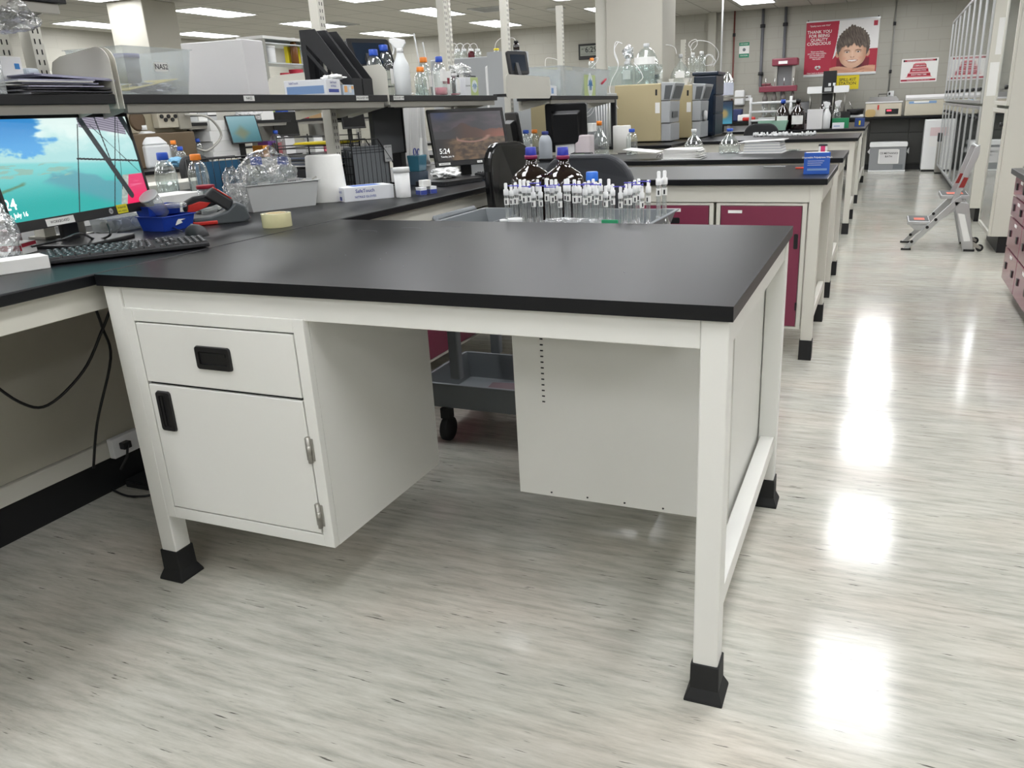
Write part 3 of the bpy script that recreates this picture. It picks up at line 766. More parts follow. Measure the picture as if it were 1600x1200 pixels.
# bagged cartons at the left frame edge
q = on(22, 424, z=BZ); carton('white cardboard box at the near left edge of the bench', (q.x, q.y, BZ), (.075, .16, .035), R(-20), PAPER, marks=(('+x', -.06, -.012, -.045, .006, INK), ))
q = on(30, 396, z=BZ); carton('small white box with a red band beside the keyboard', (q.x, q.y, BZ), (.07, .08, .035), R(25), PAPER, marks=(('-y', -.03, -.005, .035, .012, REDINK), ('+x', -.038, .005, .04, .016, REDINK)))
q = on(6, 388, z=BZ); carton('pink and white box partly cut by the frame', (q.x, q.y, BZ), (.06, .1, .055), R(8), mat('pink_white', 'E8C8CE', .7))
blob('plastic_bag', 'clear plastic bag around the pink and white boxes at left edge', 'bag', on(-8, 372, z=BZ + .085), (.05, .06, .085), POLY, 4, .3, 2.0, sub=5, sharp=.6)

# ================================================================ CONTAINERS
def bottle_prof(h, r, neck=.4, nr=.38, sh=.62):
    """reagent bottle: straight body, rounded shoulder, short neck"""
    p = [(r * .86, 0), (r * .97, h * .015), (r, h * .05), (r, h * sh)]
    for k in range(1, 6):
        a = k / 5; p.append((r * (1 - (1 - nr) * (1 - math.cos(a * PI / 2) ** 1.0 if False else a ** 1.3)), h * (sh + (.88 - sh) * math.sin(a * PI / 2))))
    p += [(r * nr, h * .97)]
    return p
def reagent_bottle(label, loc, h=.2, r=.045, cap=BLUECAP, glass=None, liquid=None, lf=.4, sticker=None, group=None, caph=.028, name='reagent_bottle', nr=.38, sh=.62, ring=None, rz=0, stick=(.25, .3, .9, 0)):
    t = T(name, label, 'bottle', loc, rz, group); pr_ = bottle_prof(h, r, nr=nr, sh=sh)
    P('glass_body', MB().lathe(pr_, n=20), glass or GLASS, t)
    c = MB(); cr = r * nr + .006; c.lathe([(cr, h * .9), (cr * 1.03, h * .9 + .003), (cr * 1.0, h * .9 + caph), (cr * .88, h * .9 + caph + .003)], n=24)
    P('cap', c, cap, t)
    if ring: P('cap_ring', MB().lathe([(cr * 1.12, h * .9 - .008), (cr * 1.12, h * .9 + .002)], n=24), ring, t)
    if liquid: P('liquid', MB().lathe([(r * .84, .004), (r * .94, .01), (r * .94, h * lf)], n=20), liquid, t)
    if sticker:
        z0, hh, wd, a0 = stick; m = MB(); n = 8; vs = []
        for k in range(n + 1):
            a = a0 + wd * (k / n - .5); 
            for z in (h * z0, h * z0 + h * hh): vs.append((r * 1.02 * math.cos(a), r * 1.02 * math.sin(a), z))
        m.add(vs, [(2 * k, 2 * k + 2, 2 * k + 3, 2 * k + 1) for k in range(n)])
        P('sticker', m, sticker, t)
    return t
def erlen(label, loc, h=.2, r=.07, cap=None, name='flask', nr=.28, group=None, liquid=None, lf=.2):
    t = T(name, label, 'flask', loc, 0, group)
    P('glass_body', MB().lathe([(r * .9, 0), (r, h * .03), (r, h * .3), (r * .92, h * .42), (r * .6, h * .62), (r * nr * 1.3, h * .78), (r * nr, h * .85), (r * nr, h * .97), (r * nr * 1.2, h)], n=24), GLASS, t)
    if cap: P('cap', MB().lathe([(r * nr + .005, h * .92), (r * nr + .005, h * 1.04), (r * nr, h * 1.05)], n=20), cap, t)
    if liquid: P('liquid', MB().lathe([(r * .88, .003), (r * .96, h * .03), (r * .96, h * lf)], n=20), liquid, t)
    return t
def spray_bottle(label, loc, h=.27, r=.042, rz=0, body=None, trigger=WHITEP, sticker=True):
    t = T('spray_bottle', label, 'spray bottle', loc, rz); body = body or mat('milky_plastic', 'DDE1E2', .35)
    P('bottle_body', MB().lathe([(r * .92, 0), (r, .006), (r, h * .50), (r * .9, h * .56), (r * .62, h * .64), (r * .44, h * .72), (r * .38, h * .76)], n=20), body, t)
    P('collar', MB().lathe([(r * .42, h * .74), (r * .42, h * .82)], n=16), trigger, t)
    m = MB(); m.prism([(-.02, h * .82), (.018, h * .82), (.05, h * .93), (.052, h * .985), (.02, h), (-.03, h * .96), (-.035, h * .9)], -.011, .011, 'y')
    P('spray_head', m, trigger, t, bevel=.003)
    P('trigger', MB().prism([(.03, h * .9), (.042, h * .9), (.034, h * .8), (.042, h * .72), (.034, h * .72), (.024, h * .8)], -.006, .006, 'y'), trigger, t, bevel=.001)
    if sticker: P('sticker', MB().add([(r * 1.02 * math.cos(a), r * 1.02 * math.sin(a), z) for a in [PI * (-.9 + .16 * k) for k in range(6)] for z in (h * .12, h * .36)], [(2 * k, 2 * k + 2, 2 * k + 3, 2 * k + 1) for k in range(5)]), PAPER, t)
    return t
def tub(label, loc, h, r, m, lidm, name='plastic_tub', cat='tub', lidh=.018, flare=1.0):
    t = T(name, label, cat, loc)
    P('tub_body', MB().lathe([(r * .93, 0), (r * .96, .003), (r * flare, h - lidh)], n=28), m, t)
    P('lid', MB().lathe([(r * 1.07, h - lidh), (r * 1.07, h - .002), (r * 1.02, h)], n=28), lidm, t)
    return t
PINKL = mat('pink_liquid', 'D98A98', .2, vary=0)
YEL = mat('yellow_card', 'E8D21E', .6)

# ---- left bench, between the two monitors
q = on(272, 361, z=BZ)
t = T('storage_bin', 'blue open stacking bin behind the mouse', 'bin', (q.x - .07, q.y + .04, BZ), R(-4))
bb = mat('blue_bin', '1B3FA6', .35)
m = MB(); m.tray((-.055, -.062, .055, .062), (-.065, -.07, .068, .07), 0, .05, .003, lip=.004)
m.tray((-.06, -.066, .0, .066), (-.066, -.07, .004, .07), .052, .088, .003)
P('bin_body', m, bb, t, bevel=.001); P('arrow_mark', MB().prism([(-.02, -.008), (.012, -.002), (.006, .006), (.028, .01), (-.004, .012), (-.012, .005)], 0, .0006, 'z', 0, FX((.0675, .0, .026)) ), PAPER, t)
tb = T('specimen_cup', 'frosted cup leaning in the blue bin beside the lit monitor', 'cup', (q.x - .07, q.y + .03, BZ + .055), 0, rx=R(35))
P('cup_body', MB().lathe([(.024, 0), (.032, .085)], n=20), FROST, tb); P('rim', MB().lathe([(.034, .08), (.034, .088)], n=20), WHITEP, tb)
tb = T('petri_dish', 'round frosted dish lying in the blue bin', 'dish', (q.x - .05, q.y + .075, BZ + .075))
P('disc', MB().lathe([(.038, 0), (.04, .012), (.03, .014)], n=20), FROST, tb)
q2 = on(205, 358, z=BZ); q2.y -= .02
t = T('specimen_tray', 'clear box of white sample cups under the lit monitor edge', 'tray', (q2.x - .02, q2.y + .02, BZ), R(-8))
P('tray_body', MB().tray((-.05, -.10, .05, .06), (-.055, -.105, .055, .065), 0, .05, .002), FROST, t)
for k in range(4):
    o = T('sample_cup', 'small white sample cup lying in the clear tray, %s from the left' % ['first', 'second', 'third', 'fourth'][k], 'cup', (q2.x - .02, q2.y - .06 + k * .042, BZ + .022), R(20 * k), rx=PI / 2)
    P('cup_body', MB().lathe([(.014, -.018), (.018, .018)], n=14), WHITEP, o)
# barcode scanner in cradle
q = on(348, 348, z=BZ)
t = T('scanner_cradle', 'black and red cradle on the bench holding the barcode scanner', 'cradle', (q.x, q.y, BZ), R(50))
RED = mat('red_plastic', 'C02A22', .4, vary=0)
P('cradle_base', MB().prism([(-.105, 0), (.075, 0), (.1, .012), (.085, .06), (.055, .075), (.02, .045), (-.04, .03), (-.105, .028)], -.042, .042, 'y'), DGREYP, t, bevel=.006)
P('red_foot', MB().box((-.108, -.044, .001), (-.02, .044, .016)), RED, t, bevel=.004)
P('red_end', MB().prism([(.076, .002), (.102, .012), (.094, .034), (.08, .03)], -.02, .02, 'y'), RED, t, bevel=.002)
t = T('barcode_scanner', 'black and red handheld barcode scanner lying on its cradle', 'scanner', (q.x, q.y, BZ + .04), R(50))
P('grip', MB().prism([(-.13, .012), (-.128, .046), (-.09, .064), (-.02, .072), (.02, .04), (-.02, .028), (-.08, .014)], -.019, .019, 'y'), SOFTBLACK, t, bevel=.008)
P('red_grip', MB().prism([(-.118, .01), (-.112, .036), (-.07, .047), (-.03, .04), (-.05, .024), (-.09, .01)], -.021, .021, 'y'), RED, t, bevel=.003)
hd = MB(); HM = Matrix.Translation((.0, 0, .05)) @ Matrix.Rotation(R(38), 4, 'Y')
hd.frus((-.05, -.03, .055, .03), (-.04, -.024, .045, .024), -.022, .024, 0, HM)
P('scan_head', hd, SOFTBLACK, t, bevel=.008)
h2 = MB().prism(rrect(.075, .042, .012), .0235, .0275, 'z', 0, HM); P('red_trim', h2, RED, t)
h3 = MB().prism(rrect(.04, .018, .004), .0276, .029, 'z', 0, HM); P('top_label', h3, PAPER, t)
q = on(340, 330, z=BZ)
blob('tissue', 'folded white tissue beside the barcode scanner', 'tissue', (q.x - .03, q.y - .02, BZ + .012), (.05, .07, .014), PAPER, 8, .2, 2, flat=.2)
# tape roll
q = on(441, 356, z=BZ); t = T('tape_roll', 'roll of clear yellowish packing tape standing at the bench edge', 'tape', (q.x - .045, q.y + .03, BZ))
P('tape', MB().lathe([(.036, 0), (.052, 0), (.052, .048), (.036, .048), (.036, 0)], n=40, cap=False), mat('tape_yellow', 'D9D3A6', .2, coat=.5), t, bevel=.0008)
P('core', MB().lathe([(.0335, 0), (.0358, 0), (.0358, .048), (.0335, .048), (.0335, 0)], n=40, cap=False), mat('card_core', 'C9B791', .8), t)
# grey bin with bagged bottles
g0 = on(420, 330, z=BZ); GX, GY = g0.x - .06, g0.y + .12
t = T('storage_bin', 'light grey open plastic bin crammed with bagged bottles on the bench', 'bin', (GX, GY, BZ), R(-24))
P('bin_body', MB().tray((-.085, -.145, .085, .145), (-.10, -.165, .10, .165), 0, .108, .003, lip=.007), mat('bin_grey', 'C9CBCB', .5), t, bevel=.001)
bin_t = t
for (dx, dy, cap, hh, lab) in ((-.0, -.06, BLUECAP, .2, 'blue-capped clear bottle inside the plastic bag in grey bin'), (-.04, .08, BLUECAP, .19, 'blue-capped bottle at the back right of the grey bin')):
    v = Matrix.Rotation(R(-24), 4, 'Z') @ Vector((dx, dy, 0)); reagent_bottle(lab, (GX + v.x, GY + v.y, BZ + .006), hh, .046, cap, caph=.03, sticker=PAPER, stick=(.25, .3, 1.4, -.3))
blob('plastic_bag', 'crumpled clear plastic bag heaped in the grey bin', 'bag', (GX - .012, GY + .0, BZ + .165), (.082, .145, .085), POLY, 11, .30, 1.7, sub=5, sharp=.5)
blob('plastic_bag', 'smaller clear bag hanging over the left end of the grey bin', 'bag', (GX - .02, GY - .205, BZ + .095), (.05, .05, .09), POLY, 21, .4, 2.0, sub=5, sharp=.5)
v = Matrix.Rotation(R(-24), 4, 'Z') @ Vector((.03, .08, 0))
t = carton('grey label card with barcode leaning in the grey bin', (GX + v.x, GY + v.y, BZ + .07), (.004, .06, .05), R(-20), mat('grey_label', 'B4B4B4', .7), name='label_card', cat='card', marks=tuple(('+x', -.024 + k * .008, -.018, -.020 + k * .008, .016, INK) for k in range(5)))
v = Matrix.Rotation(R(-24), 4, 'Z') @ Vector((.06, .13, 0))
t = T('metal_clip', 'small metal scraps at the right end of the grey bin', 'clip', (GX + v.x, GY + v.y, BZ + .100), R(-24))
P('clip_body', MB().tube([(-.01, -.04, 0), (0, -.01, .012), (.0, .015, .002), (.005, .045, .02)], .004), STEEL, t)
# bottles beside it
q = on(305, 325, z=BZ)
reagent_bottle('tall clear bottle with a blue cap left of the plastic bags', (q.x - .16, q.y + .02, BZ), .235, .048, BLUECAP, caph=.03, liquid=clear('water', 'F4FAFA', .1), lf=.5)
q = on(350, 322, z=BZ)
reagent_bottle('orange-capped clear bottle wrapped in a bag beside the blue-capped one', (q.x - .16, q.y + .04, BZ), .225, .046, ORANGE, caph=.024)
q = on(343, 335, z=BZ)
t = tub('small clear cup with a red screw lid behind the scanner', (q.x - .05, q.y, BZ), .12, .034, FROST, REDINK, name='sample_cup', cat='cup', lidh=.014)
# long white cartons and instrument at the back of the bench (far half)
q = on(285, 318, x=-2.62)
carton('long flat white carton lying on the far side of the bench', (-2.68, 1.05, BZ), (.16, .62, .075), R(-4), PAPER)
carton('long white drawer unit across the bench behind the flat carton', (-2.97, 1.5, BZ), (.2, .75, .1), 0, CREAM, marks=(('+x', -.1, -.02, .08, .015, STEEL), ))
# white sheet-metal guard roll
q = on(508, 316, z=BZ)
def sheet(label, cx, cy, r, a0, a1, h, z=BZ, name='paper_towel_sleeve', lean=0):
    m = MB(); n = 14; vs = []
    for k in range(n + 1):
        a = R(a0 + (a1 - a0) * k / n)
        for rr, z_ in ((r, 0), (r, h), (r - .0015, h), (r - .0015, 0)): vs.append((rr * math.cos(a) * (1 - lean * z_), rr * math.sin(a) * (1 - lean * z_), z_))
    fs = []
    for k in range(n):
        for j in range(4): fs.append((4 * k + j, 4 * k + (j + 1) % 4, 4 * k + 4 + (j + 1) % 4, 4 * k + 4 + j))
    m.add(vs, fs, 0, None, True); o = P(name, m, CARD); o.location = (cx, cy, z); tag(o, label, 'paper roll'); return o
m = MB().lathe([(.02, 0), (.092, 0), (.092, .002), (.08, .20), (.074, .205), (.02, .205), (.02, 0)], n=36, cap=False)
o = T('paper_towel_roll', 'stout white paper roll right of the grey bin', 'paper roll', (-2.14, 1.665, BZ)); P('paper', m, mat('towel', 'DEDEDA', .9, bump=.4, bscale=40), o); P('core', MB().lathe([(.019, .001), (.019, .202)], n=16), mat('card_core2', '9C8B6B', .8), o)
o = T('paper_towel_roll', 'second white roll half hidden behind the grey bin', 'paper roll', (-2.36, 1.60, BZ)); P('paper', MB().lathe([(.07, 0), (.07, .195), (.064, .2)], n=30), mat('towel', 'DEDEDA', .9), o)
# glove box, tub, ointment boxes
q = on(575, 316, z=BZ); ws = mat('box_white', 'E4E6EA', .5); lb = mat('label_blue', '7D9CC8', .5); nb_ = mat('label_navy', '3C4C9C', .5)
carton('white and blue glove carton lying on the bench beside the pill tub', (-1.99, 1.74, BZ), (.125, .24, .062), R(-34), ws,
       marks=(('+x', -.02, .012, .022, 'SafeTouch', nb_), ('+x', -.02, -.014, .014, 'NITRILE GLOVES', nb_), ('-y', 0, .012, .018, 'SafeTouch', nb_), ('-y', -.045, -.026, .03, -.01, nb_), ('+z', -.04, -.06, .03, .07, mat('oval_blue', '5577C0', .5))))
tub('white plastic tub with a screw lid right of the glove carton', (-1.83, 1.82, BZ), .135, .036, WHITEP, WHITEP, flare=1.0, lidh=.022)
carton('tiny white carton stacked on two little ointment boxes', (-1.79, 1.955, BZ + .036), (.04, .045, .03), R(-30), PAPER)
carton('little navy and white ointment box, left one of the pair', (-1.795, 1.925, BZ), (.045, .035, .035), R(-30), ws, marks=(('-y', -.022, -.016, .022, .004, nb_), ('+x', -.017, -.016, .017, .004, nb_)))
carton('little navy and white ointment box, right one of the pair', (-1.775, 1.985, BZ), (.045, .035, .035), R(-30), ws, marks=(('-y', -.022, -.016, .022, .004, nb_), ('+x', -.017, -.016, .017, .004, nb_)))
# wire file stand with papers
def wire_tray(label, loc, w, d, h, rz, n=3, name='wire_letter_tray'):
    t = T(name, label, 'letter tray', loc, rz); fr_ = MB()
    for z in [h * k / n for k in range(n)]:
        for x in (-w / 2, w / 2): fr_.tube([(x, -d / 2, z + .002), (x, d / 2, z + .002)], .003)
        for k in range(13): fr_.tube([(-w / 2, -d / 2 + d * k / 12, z + .002), (w / 2, -d / 2 + d * k / 12, z + .002)], .0013, 4)
        for k in range(9): fr_.tube([(-w / 2 + w * k / 8, -d / 2, z + .002), (-w / 2 + w * k / 8, d / 2, z + .002)], .0013, 4)
        for s_ in (-1, 1):
            fr_.tube([(-w / 2, s_ * d / 2, z + .002), (-w / 2, s_ * d / 2, z + .045), (w / 2, s_ * d / 2, z + .045), (w / 2, s_ * d / 2, z + .002)], .003)
        fr_.tube([(-w / 2, -d / 2, z + .045), (-w / 2, d / 2, z + .045)], .003)
    for x in (-w / 2, w / 2):
        for y in (-d / 2, d / 2): fr_.tube([(x, y, 0), (x, y, h)], .004)
    P('wire_frame', fr_, BLACK, t); return t
def paper_stack(label, loc, w, d, n, rz, m=PAPER, cat='papers', name='paper_stack', jit=.012, th=.0035, seed=1, parent=None):
    rnd = random.Random(seed); b = MB()
    for k in range(n):
        M_ = Matrix.Translation((rnd.uniform(-jit, jit), rnd.uniform(-jit, jit), k * th)) @ Matrix.Rotation(rnd.uniform(-.06, .06), 4, 'Z')
        b.box((-w / 2, -d / 2, 0), (w / 2, d / 2, th * .8), k % (len(m) if isinstance(m, list) else 1), M_)
    o = P(name, b, m); o.location = loc; o.rotation_euler = (0, 0, rz); tag(o, label, cat); return o
wire_tray('black wire letter tray stacked with folders behind the paper roll', (-2.60, 2.25, BZ + .115), .34, .26, .17, R(0), 3)
carton('black box shelf carrying the wire letter tray', (-2.62, 2.25, BZ), (.34, .3, .112), 0, SOFTBLACK)
paper_stack('stack of white and grey folders in the top of the wire tray', (-2.60, 2.24, BZ + .125), .29, .22, 9, 0, [PAPER, mat('grey_folder', '8C9096', .7), mat('blue_grey_folder', '5F6A80', .7)], seed=4, th=.005)
paper_stack('bright yellow folder on the wire tray', (-2.555, 2.27, BZ + .235), .26, .24, 2, R(5), YEL, 'folder', 'folder', seed=3, th=.006)
t = T('magazine_holder', 'black wire magazine holder with grey papers in front of monitor back', 'magazine holder', (-2.33, 2.29, BZ), R(-20))
fm = MB(); fm.box((-.055, -.13, 0), (.055, .13, .004))
for x in (-.055, .055):
    fm.tube([(x, -.13, 0), (x, -.13, .25), (x, .04, .25), (x, .13, .12), (x, .13, 0)], .004)
    for k in range(9): fm.tube([(x, -.13 + k * .029, 0), (x, -.13 + k * .029, .25 if k < 6 else .25 - (k - 5.8) * .045)], .0016, 4)
for k in range(6): fm.tube([(-.055, -.13, .04 * k), (.055, -.13, .04 * k)], .0016, 4)
P('wire_frame', fm, BLACK, t)
pp = MB()
for k in range(7): pp.box((-.035 + k * .012, -.12, .006), (-.030 + k * .012, .105, .215 - .006 * k), k % 2)
P('papers', pp, [mat('grey_sheet', '7E8286', .8), mat('dark_sheet', '55595D', .8)], t, kind='stuff')
c = MB(); c.box((.0565, .075, .13), (.058, .125, .215)); c.text('ON LINE', .011, FX((.0585, .10, .205)), 1); c.text('HOLD', .012, FX((.0585, .10, .145)), 1)
P('printed_tag', c, [LGREYP, INK], t)
# black folder holder with a blue folder, further left behind the bag
t = T('magazine_holder', 'black wire holder with a blue folder behind the plastic bag', 'magazine holder', (-2.78, 1.75, BZ), R(-12))
fm = MB(); fm.box((-.05, -.19, 0), (.05, .17, .004))
for x in (-.05, .05):
    fm.tube([(x, -.19, 0), (x, -.19, .20), (x, .08, .20), (x, .17, .08), (x, .17, 0), (x, -.19, 0)], .0045)
    for k in range(10): fm.tube([(x, -.19 + k * .036, 0), (x, -.19 + k * .036, .20 if k < 8 else .2 - (k - 7) * .045)], .0016, 4)
P('wire_frame', fm, BLACK, t)
P('blue_folder', MB().box((-.01, -.175, .006), (.0, .07, .185)), mat('folder_blue', '2E6285', .6), t); P('manila_edge', MB().box((-.018, -.05, .006), (-.012, .075, .19)), mat('manila', 'D8D0B8', .7), t)
# dark computer and monitor back
t = T('monitor', 'dark grey monitor seen from behind, under the shelf bracket', 'monitor', (-2.36, 2.56, BZ), R(6))
P('housing', MB().box((-.014, -.18, .16), (.014, .17, .42)), mat('dark_slate', '3C3F42', .5), t, bevel=.004); P('bezel', MB().box((-.02, .17, .155), (.02, .185, .425)), BLACK, t, bevel=.003)
P('stand_neck', MB().box((-.05, -.03, .01), (-.02, .03, .3)), BLACK, t); P('stand_base', MB().box((-.1, -.1, 0), (.09, .1, .012)), BLACK, t, bevel=.004)
t = carton('black upright mini computer beside the lab coat', (-2.45, 2.80, BZ), (.06, .06, .3), 0, BLACK, name='mini_computer', cat='computer', bevel=.006)
# pen cup
q = (-2.13, 2.47)
t = T('pen_holder', 'translucent blue pen cup on the bench before the lab coat', 'pen holder', (q[0], q[1], BZ + .07), R(0))
P('cup', MB().frus((-.03, -.04, .03, .04), (-.036, -.048, .036, .048), 0, .085), mat('teal_clear', '3E7E96', .15, vary=0, trans=.4), t, bevel=.004)
carton('small dark block raising the blue pen cup', (q[0], q[1], BZ), (.07, .09, .069), 0, mat('slate_block', '42505E', .5), name='riser_block', cat='block')
o = T('scissors', 'blue-handled scissors standing in the pen cup', 'scissors', (q[0] - .01, q[1] + .0, BZ + .10))
P('handles', MB().tube([Vector((0, .0, .07)) + Vector((0, .014 * math.cos(k * PI / 5), .02 * math.sin(k * PI / 5))) for k in range(10)], .003, 6, 0, True).tube([Vector((0, .04, .065)) + Vector((0, .014 * math.cos(k * PI / 5), .02 * math.sin(k * PI / 5))) for k in range(10)], .003, 6, 0, True), nb_, o)
P('blades', MB().box((-.001, .015, -.02), (.001, .028, .05)), CHROME, o)
o = P('ruler', MB().box((-.002, -.012, 0), (.002, .012, .17)), PAPER); o.location = (q[0] + .012, q[1] + .01, BZ + .075); o.rotation_euler = (R(-10), 0, 0); tag(o, 'pale ruler sticking up out of the pen cup', 'ruler')
# lab coat hanging behind
t = T('lab_coat', 'long white lab coat hanging from the shelf beside the second monitor', 'lab coat', (-2.95, on(648, 265, x=-2.95).y, BZ + .01))
vs = []; nx, nz_ = 48, 14
for j in range(nz_ + 1):
    for i in range(nx + 1):
        u_ = i / nx; v_ = j / nz_; wd = .30 - .10 * v_
        fold = .022 * math.sin(u_ * 34 + 1.5 * math.sin(v_ * 3)) * (1 - .5 * v_) + .012 * math.sin(u_ * 13)
        vs.append((fold + .04 * v_, (u_ - .5) * 2 * wd * (.75 if False else 1) * .7, v_ * .47))
m = MB(); m.add(vs, [(j * (nx + 1) + i, j * (nx + 1) + i + 1, (j + 1) * (nx + 1) + i + 1, (j + 1) * (nx + 1) + i) for j in range(nz_) for i in range(nx)], 0, None, True)
o = P('cloth', m, mat('coat_cloth', 'DDDDDC', .9), t); sd = o.modifiers.new('s', 'SOLIDIFY'); sd.thickness = .003
P('hanger', MB().tube([(.04, -.12, .47), (.04, 0, .50), (.04, .12, .47)], .004), CHROME, t)
# laptop, crumpled tissue, keyboard and mouse at the second monitor
t = T('laptop', 'closed black laptop lying at the bench edge under the white tissue', 'laptop', (-1.955, 2.50, BZ), R(-12))
P('base', MB().prism(rrect(.22, .32, .012), .002, .016, 'z'), SOFTBLACK, t); P('lid', MB().prism(rrect(.22, .32, .012), .0165, .023, 'z'), BLACK, t)
blob('tissue', 'crumpled white tissue on the closed laptop', 'tissue', (-2.03, 2.60, BZ + .048), (.075, .11, .032), mat('tissue_white', 'EDEDEC', .9), 31, .3, 2.2, flat=.25, sub=4)
keyboard('black keyboard in front of the second monitor', (-1.80, 3.02, BZ + .0005), R(90 + 22), .40, .13).rotation_euler.z = R(66)
mouse('dark mouse with a yellow dot beside the second monitor', (-1.80, 2.72, BZ), R(40))
o = T('mouse_mat', 'blue-black mouse mat under the mouse by the second monitor', 'mouse mat', (-1.77, 2.76, BZ)); P('pad', MB().prism(rrect(.16, .2, .01), .0002, .0012, 'z'), mat('pad', '2A4664', .8), o)

# ================================================================ ON THE SHELVES
Z = SZ
# upper left corner: bag on a clear tub, boxed drive, envelopes
q = on(3, 146, x=-2.14)
t = tub('clear plastic tub cut by the left frame edge on the shelf', (-2.155, on(-14, 146, x=-2.15).y, Z), .15, .045, FROST, FROST, lidh=.012)
blob('plastic_bag', 'clear crinkled plastic bag hanging over the tub at top left', 'bag', on(0, 25, x=-2.17), (.085, .095, .05), POLY, 14, .4, 1.8, sub=5, sharp=.6)
q = on(14, 128, x=-2.3); carton('white boxed drive with a small blue round logo on the shelf', (-2.30, q.y, Z), (.05, .075, .115), 0, PAPER, marks=(('+x', .012, .022, .028, .038, mat('logo_blue', '3B86C8', .5)),))
q = on(38, 122, x=-2.32); carton('pale blue-grey rounded case beside the boxed drive', (-2.315, q.y + .01, Z), (.06, .05, .085), 0, mat('pale_case', 'B7C0C8', .4), bevel=.01, name='hard_case', cat='case')
for k, (px, dx, w_, n_, lab, mm) in enumerate(((62, .0, .30, 4, 'pile of grey and white envelopes, bottom of the shelf pile', [mat('env_grey', '9A9AA0', .7), mat('env_dark', '4A4A50', .7)]), (58, .03, .24, 5, 'crumpled lavender-grey envelopes on top of the shelf pile', [mat('env_lav', 'A8A8BC', .6), PAPER]))):
    yy = on(px, 140, x=-2.2).y
    paper_stack(lab, (-2.22, yy + .02, Z + .0005 + k * .02), .2, w_, n_, R(3 - 8 * k), mm, 'envelopes', 'envelope_pile', .03, .0045, seed=5 + k)
o = paper_stack('single creased plastic sleeve topping the envelope pile', (-2.19, on(95, 125, x=-2.2).y, Z + .046), .16, .24, 2, R(-6), mat('env_lav', 'A8A8BC', .6), 'sleeve', 'plastic_sleeve', .01, .004, seed=12); o.rotation_euler.x = R(-3)
# clear tote NAS2
y0, y1 = on(207, 145, x=-2.13).y, on(298, 146, x=-2.13).y
t = T('plastic_tote', 'clear plastic tote labelled NAS2 on the middle shelf', 'tote', (-2.25, (y0 + y1) / 2, Z))
h = .15; w2 = (y1 - y0) / 2
P('tote_body', MB().tray((-.12, -w2, .11, w2), (-.135, -w2 - .015, .13, w2 + .02), 0, h, .002, lip=.006), FROST, t)
c = MB(); c.box((.126, -.022, .075), (.1275, .037, .105)); c.text('NAS2', .024, FX((.1285, .0075, .090)), 1); P('label_card', c, [PAPER, INK], t)
L = t.location
o = P('folder', MB().prism([(-w2 + .02, .01), (w2 - .01, .05), (w2 - .01, .053), (-w2 + .02, .013)], -.08, .08, 'x'), mat('manila_y', 'D9C878', .7)); o.location = (L.x, L.y, Z + .004); tag(o, 'manila folder slanting inside the clear NAS2 tote', 'folder')
o = T('can', 'grey can with a purple lid inside the NAS2 tote', 'can', (L.x - .02, L.y + .0, Z + .045)); P('can_body', MB().lathe([(.038, 0), (.042, .085)], n=20), mat('can_grey', '8C9096', .5), o); P('lid', MB().lathe([(.045, .08), (.045, .095)], n=20), mat('lid_purple', '6C6CA8', .4), o)
blob('plastic_bag', 'grey film bag folded under the folder in the NAS2 tote', 'bag', (L.x + .02, L.y + .04, Z + .025), (.08, .08, .022), mat('film_grey', 'A8AAB0', .3), 17, .4, 2.5, sub=4)
# white carton
carton('large plain white carton standing on the middle shelf', (-2.275, 1.285, Z), (.30, .125, .205), R(3), mat('carton_white', 'DDDCDD', .7), bevel=.003)
# glove box, small box, tissue
carton('pale blue and white glove carton lying on the shelf', (-2.232, 1.775, Z), (.225, .115, .068), R(2), ws,
       marks=(('-y', -.10, -.026, .10, .008, lb), ('-y', -.06, .022, .012, 'SafeTouch', nb_), ('+x', .0, .02, .012, 'SafeTouch', nb_), ('+x', .0, .004, .012, 'NITRILE', nb_), ('+x', -.04, -.022, .04, -.008, nb_)))
blob('tissue', 'white tissue pulled out of the glove carton on the shelf', 'tissue', (-2.17, on(522, 131, x=-2.17).y, SZ + .068 + .012), (.05, .05, .014), PAPER, 41, .35, 2)
q = on(546, 149, x=-2.12); carton('small orange and blue patterned carton under the magazine file', (-2.14, q.y, Z), (.04, .085, .045), 0, mat('box_pale_blue', 'C6D4E2', .5), marks=(('+x', -.035, -.01, -.012, .018, mat('mark_orange', 'E8B070', .5)), ('+x', .0, -.012, .02, .012, PAPER), ('+x', .022, .004, .038, .018, mat('mark_orange', 'E8B070', .5))))
# black magazine file (two sections)
fa, fb = on(487, 50, x=-2.3), on(570, 148, x=-2.16)
def magfile(label, x, y0):
    t = T('magazine_file', label, 'magazine file', (x, y0, Z), R(-90))
    out = [(0, 0), (.265, 0), (.265, .075), (.09, .30), (0, .30)]
    def hole(b_, px_):
        pass
    m = MB()
    for s_ in (-.042, .038):
        # side panel with slanted slot: built from strips round the opening
        m.prism([(0, 0), (.03, 0), (.03, .30), (0, .30)], s_, s_ + .004, 'x')
        m.prism([(.03, 0), (.265, 0), (.265, .05), (.03, .05)], s_, s_ + .004, 'x')
        m.prism([(.03, .235), (.215, .05), (.265, .05), (.265, .075), (.09, .30), (.03, .30)], s_, s_ + .004, 'x')
        m.prism([(.03, .19), (.165, .05), (.185, .05), (.03, .215)], s_, s_ + .004, 'x')
    m.box((-.038, .0, 0), (.038, .004, .30)); m.box((-.038, .004, 0), (.038, .265, .004)); m.box((-.038, .261, .004), (.038, .265, .075))
    P('file_body', m, SOFTBLACK, t, bevel=.001); return t
magfile('tall black plastic magazine file, front one on the shelf', -2.39, 1.975)
magfile('tall black plastic magazine file, rear one of the pair', -2.39, 2.065)
